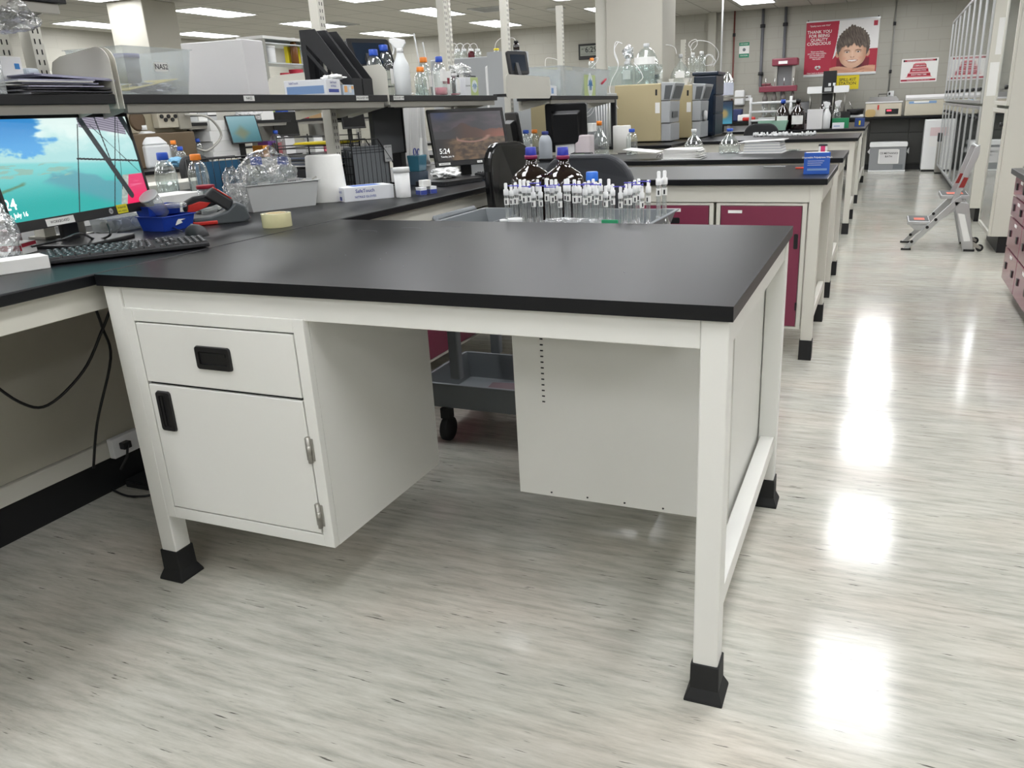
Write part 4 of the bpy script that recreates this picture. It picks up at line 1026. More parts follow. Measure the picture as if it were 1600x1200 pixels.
# tablet behind
def tablet(label, cx, cy, cz, W_, H_, yaw, tilt, z0):
    t = T('tablet', label, 'tablet', (cx, cy, z0)); w = Vector((-math.sin(yaw), math.cos(yaw), 0)); n = Vector((math.cos(yaw), math.sin(yaw), 0)); u = Vector((0, 0, 1)) * math.cos(tilt) - n * math.sin(tilt)
    M_ = frame((0, 0, cz - z0), w, u)
    P('rugged_case', MB().prism(rrect(W_, H_, .015), -.022, 0, 'z', 0, M_), BLACK, t, bevel=.003)
    P('screen', MB().prism(rrect(W_ * .76, H_ * .7, .004), .0001, .0012, 'z', 0, M_), mat('tablet_screen', '1E2733', .12, vary=0), t)
    P('stand', MB().prism([(-.07, 0), (.05, 0), (.0, cz - z0)], -.05, .05, 'y'), BLACK, t); return t
c1 = on(562, 86, x=-2.42); tablet('black rugged tablet propped behind the magazine file', -2.36, c1.y + .02, c1.z + .005, .25, .17, R(-30), R(25), Z)
c2 = on(812, 98, x=-2.2); tablet('small black rugged tablet above the cream plate', -2.2, c2.y - .02, c2.z, .19, .155, R(-22), R(10), Z)
carton('flat black tray under the small tablet', (-2.26, c2.y + .06, Z), (.18, .42, .018), 0, BLACK, name='tray', cat='tray')
# bottles on the third shelf
def sb(px, x, label, h, r, cap, **k):
    return reagent_bottle(label, (x, on(px, 150, x=x).y, Z), h, r, cap, **k)
sb(590, -2.3, 'blue-capped bottle peeping out behind the tablet on the shelf', .225, .045, BLUECAP, sticker=PAPER)
sb(606, -2.33, 'taller blue-capped bottle just left of the spray bottle', .26, .048, BLUECAP, sticker=PAPER)
y = on(631, 150, x=-2.17).y
spray_bottle('milky white spray bottle on the shelf among reagent bottles', (-2.17, y, Z), .285, .043, rz=R(195))
sb(660, -2.15, 'short orange-capped bottle with a tilted tag on the shelf front', .135, .037, ORANGE, sticker=PAPER, caph=.022, stick=(.22, .3, .8, .2), liquid=clear('water', 'F4FAFA', .1), lf=.45)
sb(666, -2.27, 'orange-capped bottle behind the short one on the shelf', .205, .04, ORANGE, caph=.024, sticker=PAPER)
sb(690, -2.16, 'blue-capped bottle with pink liquid on the third shelf', .20, .038, BLUECAP, liquid=PINKL, lf=.22, sticker=PAPER, stick=(.38, .32, 1.5, -.3), caph=.026)
sb(712, -2.15, 'small uncapped tilted-label bottle with a pink base on the shelf', .12, .03, WHITEP, liquid=PINKL, lf=.1, sticker=PAPER, stick=(.15, .6, 1.1, -.2), caph=.012)
for k, (px, zt_) in enumerate(((664, .33), (676, .29))):
    q = on(px, 150, x=-2.24)
    o = P('glass_rod', MB().tube([(0, 0, 0), (-.02, -.03, zt_)], .004), mat('rod_grey', 'B8BABA', .3, vary=0)); o.location = (-2.24, q.y, Z + .001); tag(o, ['tall thin glass rod leaning behind the reagent bottles', 'shorter glass rod right of the tall one'][k], 'glass rod')
y = on(735, 150, x=-2.15).y
t = carton('white and green carton with a blue wavy M logo on the shelf', (-2.17, y, Z), (.08, .115, .105), R(-14), ws)
gm = mat('lime_panel', 'B9C98C', .5); bm_ = mat('logo_cyan', '2C7FC0', .5)
q = MB(); q.box((-.0005, -.01, .001), (.0012, .058, .104), 0, Matrix.Translation((.04, 0, 0)))
P('green_panel', q, gm, t)
def mlogo(parent, M_, s=1.0):
    P('logo_disc', MB().lathe([(.030 * s, 0), (.030 * s, .0006)], (0, 0, 0), 24, 0, M_ @ Matrix.Diagonal((.85, 1.2, 1, 1))), mat('logo_pale', 'DDE6E4', .5), parent)
    P('logo_wave', MB().tube([M_ @ Vector((x * s, z * s, .0015)) for x, z in ((-.024, -.001), (-.016, -.001), (-.011, .015), (-.006, -.015), (0, .019), (.006, -.015), (.011, .015), (.016, -.001), (.024, -.001))], .0013 * s, 6), bm_, parent)
mlogo(t, FX((.0418, .024, .052)))
P('printed_text', MB().text('UN-PH', .014, FX((.0405, -.035, .055))), INK, t)
y = on(736, 122, x=-2.26).y
blob('plastic_bag', 'clear bag of paper labels lying above the logo carton', 'bag', (-2.33, y, Z + .155), (.05, .13, .045), POLY, 51, .3, 2, sub=5, sharp=.5)
carton('white paper pouch beside the bag of labels', (-2.32, y - .04, Z), (.03, .06, .185), 0, PAPER, name='paper_pouch', cat='pouch')
carton('black box file standing behind the logo carton', (-2.335, y + .04, Z), (.05, .26, .13), 0, SOFTBLACK, name='box_file', cat='box')
carton('white box with a maroon strip behind the blue-capped bottle', (-2.34, on(697, 120, x=-2.3).y + .02, Z), (.06, .13, .15), 0, PAPER, marks=(('+x', -.05, -.0, .04, .035, mat('maroon_print', '7E2030', .6)),))
wire_tray('black wire basket standing behind the spray bottle', (-2.52, 2.72, Z + .06), .2, .3, .16, 0, 1, name='wire_basket')
t = shelf(y2s + .02, 2.93, 'short rear black shelf backing the one with reagent bottles', x0=-2.72, x1=-2.44)
# far shelf: tote and small box
y0, y1 = on(874, 148, x=-2.15).y, on(946, 148, x=-2.15).y
t = T('plastic_tote', 'clear tote with a logo sign and red mark on the far shelf', 'tote', (-2.26, (y0 + y1) / 2, Z))
w2 = (y1 - y0) / 2
P('tote_body', MB().tray((-.12, -w2, .12, w2), (-.135, -w2 - .04, .14, w2 + .04), 0, .215, .003, lip=.01), FROST, t)
q = MB(); q.box((.135, -.06, .0), (.137, .22, .165)); P('green_sign', q, gm, t)
mlogo(t, FX((.1385, .08, .085)), 2.6)
P('red_mark', MB().tube([(.137, w2 - .18, .10), (.137, w2 - .06, .14)], .008), REDINK, t)
y = on(868, 146, x=-2.14).y - .06
carton('small white box with blue print left of the logo tote', (-2.16, y, Z), (.06, .12, .07), 0, ws, marks=(('+x', -.05, -.02, -.005, .02, lb),))
# small stool-like black support under the far shelf end
t = T('shelf_stand', 'black metal stand holding the right end of the far shelf', 'stand', (-2.13, 6.05, BZ + .001)); P('pole', MB().box((-.02, -.02, 0), (.02, .02, Z - .03 - BZ - .003)), SOFTBLACK, t)

# ================================================================ CART WITH FLASKS
KX0, KX1, KY0, KY1, KZ = -1.305, -.475, 1.16, 1.60, .900
t = T('utility_cart', 'grey plastic utility cart behind the table loaded with glassware', 'cart', (KX0, KY0, 0))
def cart_tray(z, depth, nm, e=0):
    m = MB(); m.tray((KX0 - e + .03, KY0 + .03, KX1 - .03, KY1 - .03), (KX0 - e + .008, KY0 + .008, KX1 - .008, KY1 - .008), z - depth, z - .008, .004, lip=.010)
    return PW(nm, m, GREYP, t, bevel=.003)
cart_tray(KZ, .07, 'top_tray'); cart_tray(.262, .118, 'bottom_tray', .14)
PW('tray_divider', MB().box((KX0 + .21, KY0 + .04, KZ - .064), (KX0 + .216, KY1 - .04, KZ - .012)), GREYP, t)
for x in (KX0 + .035, KX1 - .035):
    for y in (KY0 + .035, KY1 - .035):
        o = PW('corner_post', MB().box((x - .022, y - .018, .272), (x + .022, y + .018, KZ - .072)), GREYP, t, bevel=.006)
        c = MB(); c.lathe([(.05, -.014), (.052, -.008), (.052, .008), (.05, .014)], (0, 0, 0), 20, 0, Matrix.Translation((x - .06, y, .052)) @ Matrix.Rotation(PI / 2, 4, 'Y')); c.box((x - .08, y - .02, .10), (x - .04, y + .02, .144)); c.v = [v - t.location for v in c.v]
        P('caster', c, RUBBER, t)
PW('push_handle', MB().tube([(KX0, KY0 + .06, KZ - .03), (KX0 - .02, KY0 + .06, KZ + .0), (KX0 - .02, KY1 - .06, KZ + .0), (KX0, KY1 - .06, KZ - .03)], .012), GREYP, t)
FZ0 = KZ - .065
def flask():
    t = T('volumetric_flask', 'slim clear volumetric flask with white stopper label, standing in the cart crowd', 'flask', (0, 0, FZ0), 0, 'volumetric flasks on the cart')
    g_ = MB().lathe([(.020, 0), (.0225, .004), (.021, .02), (.011, .042), (.0075, .056), (.0072, .138), (.0085, .145), (.0085, .15)], n=14)
    P('glass_body', g_, FLASKG, t)
    s_ = MB().lathe([(.0088, .146), (.0096, .148), (.0096, .166), (.0058, .169), (.0062, .186), (.0045, .190)], n=12)
    P('stopper', s_, WHITEP, t)
    P('neck_label', MB().lathe([(.0086, .112), (.0086, .136)], n=12, cap=False).box((.0086, -.0025, .116), (.0089, .0025, .130), 1), [PAPER, INK], t)
    P('contents', MB().lathe([(.018, .002), (.0195, .006), (.0185, .016)], n=12), PINKL if False else mat('pale_pink', 'E6D3D6', .3, vary=0), t)
    return t
fl = flask(); clipt = []
fx = [(793, 0), (801, 1), (808, 0), (821, 0), (828, 1), (835, 0), (846, 0), (856, 1), (864, 0), (876, 0), (889, 1), (899, 0), (906, 1), (915, 0), (921, 1), (932, 0), (947, 0), (958, 1), (970, 0), (978, 1), (984, 0), (992, 1), (1003, 0), (1013, 1)]
first = True; rnd = random.Random(3)
for i, (px, row) in enumerate(fx):
    y = KY0 + .10 + row * .07 + rnd.uniform(-.015, .015)
    q = on(px, 343, y=y)
    loc = (q.x, y, FZ0 + .002)
    o = fl if first else dup(fl, loc, rnd.uniform(-.8, .3), scale=rnd.choice((.93, 1, 1, 1.05)))
    if first: o.location = loc; first = False
    o.rotation_euler.z = rnd.uniform(-1.9, -1.2) if row else rnd.uniform(-1.8, -.9)
# the same again behind, and the pair at the right
for px in (815, 842, 870, 885, 928, 939, 952, 998):
    y = KY0 + .235; q = on(px, 335, y=y); dup(fl, (q.x, y, FZ0 + .002), -1.5)
for k, px in enumerate((1029, 1038)):
    y = KY0 + .27 + .03 * k; q = on(px, 333, y=y); dup(fl, (q.x, y, FZ0 + .002), -1.4, 'slim flask with double white labels, one of a pair at the cart right end', 1.12)
# violet clips on some flasks
cl = T('flask_clip', 'violet plastic clip across a flask stopper on the cart', 'clip', (0, 0, 0), 0, 'violet clips on the flask stoppers')
P('clip_bar', MB().tube([(-.018, 0, 0), (.018, 0, 0)], .002).lathe([(.0045, -.002), (.0045, .002)], (0, 0, 0), 10, 0, Matrix.Translation((.022, 0, 0)) @ Matrix.Rotation(PI / 2, 4, 'Y')), PURPLE, cl)
first = True
for px, py in ((803, 288), (823, 289), (837, 284), (846, 288), (866, 287), (890, 286), (905, 286), (919, 285), (931, 286), (968, 289), (985, 283), (996, 286), (1007, 281), (860, 290)):
    q = on(px, py, y=KY0 + .10); loc = (q.x, KY0 + .085, q.z - .004)
    if first: cl.location = loc; first = False
    else: dup(cl, loc, rnd.uniform(-.4, .4))
# amber jugs, blue-capped flask
for k, px in enumerate((829, 879)):
    y = KY0 + .37; q = on(px, 231, y=y); r = .084; h = q.z - FZ0 - .03
    t = T('amber_jug', ['large brown glass jug with a blue cap on the cart, left one', 'large brown glass jug with a blue cap on the cart, right one'][k], 'jug', (q.x + (0 if k else .0), y, FZ0 + .001))
    P('glass_body', MB().lathe([(r * .95, 0), (r, .012), (r, h * .60), (r * .985, h * .65), (r * .93, h * .70), (r * .8, h * .755), (r * .58, h * .80), (r * .36, h * .845), (r * .27, h * .90), (r * .25, h)], n=32), AMBER, t)
    P('cap', MB().lathe([(.022, h), (.0225, h + .002), (.021, h + .03), (.019, h + .032)], n=24), mat('jug_cap', '2B36A8', .35, vary=0), t)
    P('cap_ring', MB().lathe([(.0255, h - .012), (.0255, h + .002)], n=24), mat('magenta_ring', '8A2450', .4, vary=0), t)
    m = MB(); vs = []
    for i in range(7):
        a = -1.6 + (i - 3) * .16
        vs += [(r * .78 * math.cos(a), r * .78 * math.sin(a), h * .725), (r * .6 * math.cos(a), r * .6 * math.sin(a), h * .785)]
    m.add(vs, [(2 * i, 2 * i + 2, 2 * i + 3, 2 * i + 1) for i in range(6)])
    if k: P('sticker', m, PAPER, t)
y = KY0 + .30; q = on(925, 272, y=y)
reagent_bottle('clear litre bottle with a bright blue cap among the flasks', (q.x, y, FZ0 + .001), q.z - FZ0 - .005, .055, mat('bright_blue', '2A6FD6', .35), caph=.03, sh=.5, liquid=mat('pale_pink', 'E6D3D6', .3, vary=0), lf=.1, nr=.3)
q = on(787, 345, y=KY0 + .08); tub('tiny white capped vial at the left of the flasks', (q.x, KY0 + .08, FZ0 + .002), .06, .014, FROST, WHITEP)
q = on(803, 343, y=KY0 + .075); tub('short white jar left of the flasks in the cart tray', (q.x + .004, KY0 + .075, FZ0 + .002), .066, .026, FROST, WHITEP)
blob('plastic_bag', 'clear bag lying over the front rim of the cart', 'bag', (on(890, 346, y=KY0 + .05).x, KY0 + .045, KZ + .002), (.09, .03, .009), POLY, 61, .4, 2, sub=4)
q = on(950, 347, y=KY0 + .03); carton('green label card lying at the front rim of the cart', (q.x, KY0 + .05, KZ - .05), (.06, .005, .055), 0, mat('green_card', '2E9A6A', .6), name='label_card', cat='card')
# bottom tray contents
q = on(715, 600, z=.165); blob('tissue', 'crumpled white tissue in the lower cart tray', 'tissue', (KX0 - .02, KY0 + .10, .166), (.05, .035, .016), PAPER, 71, .35, 2.5, flat=.2)
q = on(775, 604, z=.17); t = carton('dusty mauve folder lying in the lower cart tray', (KX0 + .23, KY0 + .2, .1495), (.3, .2, .03), R(8), mat('mauve', '6A555C', .6), name='folder', cat='folder')

# ================================================================ BENCH ROWS BEHIND
def bench(label, x0, x1, y0, y1, z=BZ, ends=(1, 1), mid=(), cap=.105, name='lab_bench', back=True):
    t = T(name, label, 'bench', (x0, y0, 0))
    PW('worktop', MB().box((x0, y0, z - .03), (x1, y1, z)), TOP, t, bevel=.004)
    for nm, a, b in (('apron', (x0 + .02, y0 + .025, z - .115), (x1 - .02, y0 + .045, z - .031)), ('rear_apron', (x0 + .02, y1 - .045, z - .115), (x1 - .02, y1 - .025, z - .031))):
        PW(nm, MB().box(a, b), CREAM, t, bevel=.002)
    PW('end_rail', MB().box((x1 - .04, y0 + .078, z - .115), (x1 - .022, y1 - .078, z - .031)), CREAM, t, bevel=.002)
    PW('end_stretcher', MB().box((x1 - .06, y0 + .078, .2), (x1 - .03, y1 - .078, .25)), CREAM, t, bevel=.002)
    for x in ([x0 + .02] if ends[0] else []) + list(mid) + ([x1 - .08] if ends[1] else []):
        for y in (y0 + .022, y1 - .077):
            o = PW('leg', MB().box((x, y, cap), (x + .055, y + .055, z - .031)), CREAM, t, bevel=.002)
            q = MB().box((x - .004, y - .004, 0), (x + .059, y + .059, cap)); q.v = [v - t.location for v in q.v]
            P('foot_cap', q, RUBBER, o, label='black foot cap')
    return t
bench('cream lab bench with maroon doors, first row behind the cart', -1.62, 0.0, 2.65, 3.56)
bench('cream lab bench carrying the open binder, second row behind the cart', -3.15, 0.0, 4.12, 5.0, mid=(-1.6,))
bench('cream lab bench strewn with white vials, third row from the cart', -1.62, 0.0, 6.98, 8.2)
bench('cream lab bench with the green box at its right end, fourth row', -2.6, 0.0, 9.6, 12.5)
bench('lab bench carrying the beige machines left of the column', -4.3, -1.65, 6.35, 7.6)
bench('narrow lab bench carrying the navy instrument tower', -2.06, -1.65, 7.65, 9.5)
# maroon fronted base cabinets hanging in the first bench
def base_cab(label, x0, x1, y0, z0=.16, z1=.795, doors=1, drawer=False, dep=.55, m=None, name='base_cabinet', rz=0):
    m = m or MAROON
    t = T(name, label, 'cabinet', (x0, y0, z0), rz); W_, H_ = x1 - x0, z1 - z0
    P('body', MB().box((0, .02, 0), (W_, dep, H_)), CREAM, t, bevel=.002)
    fz = H_ - (.16 if drawer else .012)
    fr_ = MB(); fr_.box((0, 0, 0), (.02, .019, H_)); fr_.box((W_ - .02, 0, 0), (W_, .019, H_)); fr_.box((.02, 0, 0), (W_ - .02, .019, .012)); fr_.box((.02, 0, H_ - .012), (W_ - .02, .019, H_))
    P('face_frame', fr_, CREAM, t)
    w = (W_ - .044) / doors
    for k in range(doors):
        o = P('door', MB().box((.022 + k * w + .002, -.004, .015), (.022 + (k + 1) * w - .002, .014, fz - .003)), m, t, bevel=.002)
        P('door_handle', MB().prism(rrect(.02, .075, .006), -.003, .001, 'z', 0, FY((.022 + (k + 1) * w - .022, -.005, fz * .72))), BLACK, o)
        P('hinge', MB().box((.022 + (k + 1) * w - .008, -.009, .1), (.022 + (k + 1) * w + .0, -.004, .14)), BLACK, o)
    if drawer:
        o = P('drawer', MB().box((.024, -.004, fz + .003), (W_ - .024, .014, H_ - .015)), m, t, bevel=.002)
        P('drawer_handle', MB().prism(rrect(.09, .03, .006), -.003, .001, 'z', 0, FY((W_ / 2, -.005, (fz + H_) / 2 - .01))), BLACK, o)
        P('label_card', MB().box((W_ / 2 - .05, -.006, H_ - .045), (W_ / 2 + .05, -.0045, H_ - .028)), PAPER, o)
    else: P('label_card', MB().box((.06, -.0055, H_ - .05), (.13, -.0045, H_ - .035)), PAPER, o)
    return t
base_cab('maroon-doored base cabinet at the right end of the first bench', -.53, -.088, 2.68)
base_cab('maroon base cabinet with a drawer, middle of the first bench', -.98, -.545, 2.68, drawer=True, z0=.25)
base_cab('maroon base cabinet under the left bench, seen through the table opening', -1.73, -.83, 1.62, z0=.13, dep=.5, doors=2, rz=PI / 2)
# chairs
def chair(label, x, y, rz, seat_z=.58, back_top=1.06, m=None, cat='chair'):
    t = T('office_chair', label, cat, (x, y, 0), rz); m = m or SOFTBLACK
    P('seat', MB().prism(rrect(.46, .44, .1), seat_z - .04, seat_z + .035, 'z'), m, t, bevel=.02, segs=3)
    bk = MB(); h = back_top - seat_z - .08; n = 10; vs = []; prof = rrect(.42, h, .13, 6, 0, seat_z + .08 + h / 2)
    for k, d_ in ((0, 0), (1, .045)):
        for px_, pz_ in prof: vs.append((px_, .21 + d_ - .25 * px_ * px_ * (1) + .06 * (pz_ - seat_z), pz_))
    N = len(prof); bk.add(vs, [tuple(range(N)), tuple(reversed(range(N, 2 * N)))] + [(i, N + i, N + (i + 1) % N, (i + 1) % N) for i in range(N)])
    P('backrest', bk, m, t, bevel=.015, segs=3)
    P('back_bracket', MB().box((-.03, .10, seat_z - .06), (.03, .27, seat_z - .042)).box((-.03, .252, seat_z - .06), (.03, .272, seat_z + .25)), BLACK, t)
    P('gas_column', MB().lathe([(.03, .08), (.03, .3), (.018, .3), (.018, seat_z - .04)], n=16), BLACK, t)
    bs = MB()
    for k in range(5):
        a = 2 * PI * k / 5; bs.prism([(.02, .07), (.29, .05), (.29, .075), (.02, .13)], -.018, .018, 'y', 0, Matrix.Rotation(a, 4, 'Z'))
        
    P('star_base', bs, BLACK, t, bevel=.003)
    for k in range(5):
        a = 2 * PI * k / 5
        P('caster', MB().lathe([(.025, -.02), (.025, .02)], (0, 0, 0), 14, 0, Matrix.Rotation(a, 4, 'Z') @ Matrix.Translation((.28, 0, .026)) @ Matrix.Rotation(PI / 2, 4, 'X')), RUBBER, t)
    return t
chair('charcoal lab chair with a rounded back behind the flasks', -.93, 2.12, R(178), back_top=1.09, m=mat('charcoal_shell', '3B3D42', .5))
chair('glossy black chair seen from the side left of the brown jugs', -1.27, 2.3, R(82), back_top=1.13, m=mat('gloss_black', '101113', .15, vary=0))
chair('black chair turned edge-on in front of the beige machine', -1.66, 5.65, R(118), back_top=1.08)
chair('black perforated-back chair beyond the third bench', -1.15, 8.75, R(5), back_top=1.02)
# things on the second bench (binders, flasks, roll, monitor back)
def onb(px, py, z=BZ): return on(px, py, z=z)
q = onb(985, 247)
t = T('ring_binder', 'open white ring binder with a thick page stack on the second bench', 'binder', (-1.12, 4.33, BZ), R(2))
P('left_cover', MB().prism(rrect(.27, .30, .01, cx=-.26), .001, .006, 'z', 0, Matrix.Rotation(R(-6), 4, 'Y')), WHITEP, t)
P('right_cover', MB().prism(rrect(.27, .30, .01, cx=.05), .001, .006, 'z'), WHITEP, t)
rr = MB()
for k in range(3): rr.tube(arc((-.10, -.1 + .1 * k, .012), .026, 0, 180, 10), .003)
P('rings', rr, CHROME, t)
pg = MB(); rnd = random.Random(9)
for k in range(18): pg.box((-.075, -.135, .007 + k * .0034), (.17 + rnd.uniform(-.02, .02), .135, .0098 + k * .0034), 0, Matrix.Rotation(R(rnd.uniform(-1.5, 1.5)), 4, 'Z'))
P('pages', pg, PAPER, t, kind='stuff'); P('left_pages', MB().box((-.37, -.13, .0), (-.13, .13, .004), 0, Matrix.Translation((0, 0, .032)) @ Matrix.Rotation(R(6), 4, 'Y')), PAPER, t)
q = onb(1190, 239)
t = T('ring_binder', 'closed-lid white binder bulging with pages right of the round flasks', 'binder', (q.x, q.y + .04, BZ), R(-2))
P('lower_cover', MB().box((-.15, -.13, .001), (.16, .13, .005)), WHITEP, t)
pg = MB()
for k in range(12): pg.box((-.12 + .001 * k, -.125, .006 + k * .0062), (.155 - .0015 * k, .125, .0112 + k * .0062), k % 3 == 1)
P('pages', pg, [PAPER, mat('page_grey', 'B9BCC2', .8)], t, kind='stuff')
P('upper_cover', MB().box((-.15, -.13, .083), (.17, .13, .088), 0, Matrix.Rotation(R(-2), 4, 'Y')), WHITEP, t); P('ring', MB().tube(arc((-.125, -.08, .045), .032, 0, 360, 16), .003), CHROME, t)
q = onb(1081, 240); erlen('round glass flask with a white stopper left of the bulging binder', (q.x, q.y + .06, BZ), .17, .075, WHITEP, nr=.2)
q = onb(1137, 240); erlen('round glass flask with a blue cap beside the bulging binder', (q.x, q.y + .06, BZ), .17, .078, BLUECAP, nr=.24)
q = onb(972, 238)
o = T('paper_towel_roll', 'white paper roll standing on the second bench beside the orange-capped flask', 'paper roll', (q.x, q.y, BZ)); P('paper', MB().lathe([(.075, 0), (.075, .21), (.07, .215)], n=30), mat('towel', 'DEDEDA', .9), o); P('core', MB().lathe([(.02, .2), (.02, .216)], n=16), mat('card_core2', '9C8B6B', .8), o)
q = onb(982, 232); q.y += .45; q.x -= .0
erlen('orange-capped conical bottle with a paper tag near the paper roll', (q.x + .06, 4.86, BZ), .25, .075, ORANGE, nr=.22)
q = onb(1003, 232); reagent_bottle('small blue-capped bottle right of the paper roll', (-1.62, 4.9, BZ), .19, .045, BLUECAP, caph=.022)
for k, (px, w_, h_, lab) in enumerate(((922, .16, .19, 'white plastic canister left of the paper roll'), (945, .12, .17, 'pale pink tinted plastic box beside the white canister'))):
    q = onb(px, 240); carton(lab, (q.x - .0, 4.62, BZ), (w_, .14, h_), R(4), [WHITEP, mat('pinkish_clear', 'D8CDD0', .4)][k], bevel=.012, name='plastic_canister', cat='canister')
q = onb(925, 225); carton('long white carton lying on the plastic canisters', (-2.0, 4.66, BZ + .191), (.3, .12, .06), R(3), PAPER)
# monitor backs
def monitor_back(label, x, y, rz, w, h, zc, tilt=8, name='monitor', m=BLACK):
    t = T(name, label, 'monitor', (x, y, BZ), rz); Mt = Matrix.Translation((0, 0, zc)) @ Matrix.Rotation(R(tilt), 4, 'X')
    b_ = MB(); b_.prism(rrect(w, h, .02), -.02, 0, 'z', 0, Mt @ FY((0, 0, 0))); b_.frus((-w * .36, -h * .36, w * .36, h * .36), (-w * .3, -h * .3, w * .3, h * .3), 0, .035, 0, Mt @ FY((0, 0, 0)))
    P('housing', b_, m, t, bevel=.006); P('screen', MB().box((-w / 2 + .015, .0201, -h / 2 + .015), (w / 2 - .015, .0215, h / 2 - .015), 0, Mt), mat('dark_screen', '0C0D10', .15, vary=0), t)
    P('stand_neck', MB().box((-.03, .03, .01), (.03, .05, zc)), m, t, bevel=.004); P('stand_base', MB().prism(rrect(.24, .2, .03, cy=.02), 0, .014, 'z'), m, t, bevel=.003)
    return t
a = on(885, 200, y=4.55)
monitor_back('big black monitor seen from behind on the second bench', a.x, 4.55, R(12), .32, .36, a.z - BZ)
a = on(812, 215, y=3.9); monitor_back('narrow black monitor edge beside the fourth upright post', a.x - .02, 3.85, R(-50), .3, .34, a.z - BZ)
q = onb(823, 236); reagent_bottle('blue-capped bottle behind the glossy chair', (on(823, 236, y=4.4).x, 4.4, BZ), .22, .045, BLUECAP, caph=.022, sticker=PAPER)
reagent_bottle('orange-capped bottle right of the blue-capped one behind the chair', (on(834, 236, y=4.45).x, 4.48, BZ), .22, .042, ORANGE, caph=.022)
reagent_bottle('grey squeeze bottle with a dark blue cap by the monitor back', (on(853, 245, y=4.3).x, 4.3, BZ), .21, .05, mat('cap_navy', '20307A', .4), glass=mat('squeeze_grey', 'A9AFB6', .4), caph=.02)
q = onb(940, 243); t = carton('black telephone-like holder with a bright green sticker', (q.x, 4.38, BZ), (.16, .1, .05), R(8), SOFTBLACK, name='tape_dispenser', cat='tape dispenser', marks=(('-y', -.04, -.005, .03, .018, mat('neon_green', '7CE04A', .5)),), bevel=.01)
carton('black keyboard tray lying before the monitor back', (on(900, 247, z=BZ).x, 4.30, BZ), (.34, .14, .02), R(3), BLACK, name='keyboard', cat='keyboard', bevel=.004)
# first bench: blue carton, red pens
q = onb(1283, 265); PB = mat('print_blue', '2458B4', .5)
carton('bright blue product carton at the right end of the first bench', (-.075, 2.93, BZ), (.125, .06, .105), R(4), PB, marks=(('-y', .0, .03, .012, 'Disposable Polystyrene Wash', PAPER), ('-y', -.045, .012, .035, .0135, PAPER), ('-y', -.045, .002, .028, .0035, PAPER), ('-y', -.045, -.008, .02, -.0065, PAPER), ('-y', -.045, -.034, .05, -.024, lb), ('+z', -.055, -.025, .055, .025, PAPER)))
reagent_bottle('pink-labelled little vial standing just behind the blue carton', (on(1286, 230, y=4.3).x, 4.3, BZ), .075, .028, INK, glass=WHITEP, caph=.008, sticker=mat('hot_pink', 'E0407A', .5), stick=(.2, .7, 1.0, -1.5), nr=.8)
q = onb(1258, 264); o = P('marker_pen', MB().tube([(-.05, -.01, .006), (.06, .01, .006)], .005), mat('pen_red', 'E0503A', .4)); o.location = (q.x, q.y, BZ); tag(o, 'red pen lying left of the blue carton', 'pen')
q = onb(1210, 262); o = P('marker_pen', MB().tube([(-.06, 0, .006), (.06, .0, .006)], .004), LGREYP); o.location = (q.x, q.y, BZ); tag(o, 'pale pen lying farther left of the blue carton', 'pen')
q = onb(1240, 236); o = P('glass_dish', MB().lathe([(.03, 0), (.055, .01), (.05, .012), (.03, .003)], n=20), GLASS); o.location = (q.x, q.y, BZ); tag(o, 'shallow glass dish on the second bench near its right end', 'dish')

# third bench: heap of small white vials, amber jugs behind, green mesh baskets, wash bottles
va = T('white_vial', 'tiny white vial lying in the heap on the third bench', 'vial', (0, 0, 0), 0, 'white vials heaped on the third bench')
P('vial_body', MB().lathe([(.011, 0), (.012, .03), (.007, .036), (.009, .044)], n=10), WHITEP, va)
rnd = random.Random(5); first = True
for k in range(64):
    px = 1178 + (k % 32) * 3.05 + rnd.uniform(-1, 1); row = k // 32
    y = 7.75 + row * .14 + rnd.uniform(-.05, .05); x = on(px, 206, y=y).x
    loc = (x, y, BZ + .012)
    if first: o = va; o.location = loc; first = False
    else: o = dup(va, loc)
    o.rotation_euler = (rnd.choice((0, 1.4, 1.5, 0)), 0, rnd.uniform(0, 6))
    if o.rotation_euler.x == 0: o.location.z = BZ + .001
for k, px in enumerate((1234, 1254)):
    q = on(px, 199, z=BZ); t = T('amber_jug', ['brown bottle with white label and blue cap beyond the white vials', 'brown bottle with white label and black cap beyond the white vials'][k], 'jug', (q.x, 9.85, BZ)); r = .095; h = .33
    P('glass_body', MB().lathe([(r * .95, 0), (r, .012), (r, h * .55), (r * .8, h * .72), (r * .3, h * .88), (r * .25, h)], n=24), AMBER, t)
    P('cap', MB().lathe([(.032, h), (.03, h + .045)], n=20), [BLUECAP, BLACK][k], t)
    m = MB(); vs = []
    for i in range(9):
        a = -1.5 + (i - 4) * .2; vs += [(r * 1.01 * math.cos(a), r * 1.01 * math.sin(a), h * .2), (r * 1.01 * math.cos(a), r * 1.01 * math.sin(a), h * .52)]
    m.add(vs, [(2 * i, 2 * i + 2, 2 * i + 3, 2 * i + 1) for i in range(8)]); P('sticker', m, PAPER, t)
q = on(1278, 199, z=BZ); carton('tall white carton right of the brown bottles', (q.x, 9.85, BZ), (.19, .1, .24), 0, CARD)
q = on(1291, 199, z=BZ); t = reagent_bottle('dark bottle half hidden behind the white carton', (q.x, 10.0, BZ), .34, .09, BLACK, glass=AMBER)
q = on(1298, 197, z=BZ); spray_bottle('white spray bottle at the right end of the fourth bench', (q.x, 9.85, BZ), .33, .05, rz=R(200), body=WHITEP, sticker=False)
q = on(1309, 197, z=BZ); t = spray_bottle('clear spray bottle behind the white spray bottle', (q.x, 10.3, BZ), .34, .05, rz=R(20), body=GLASS, sticker=False)
GRN = mat('box_green', '1F8A5A', .5)
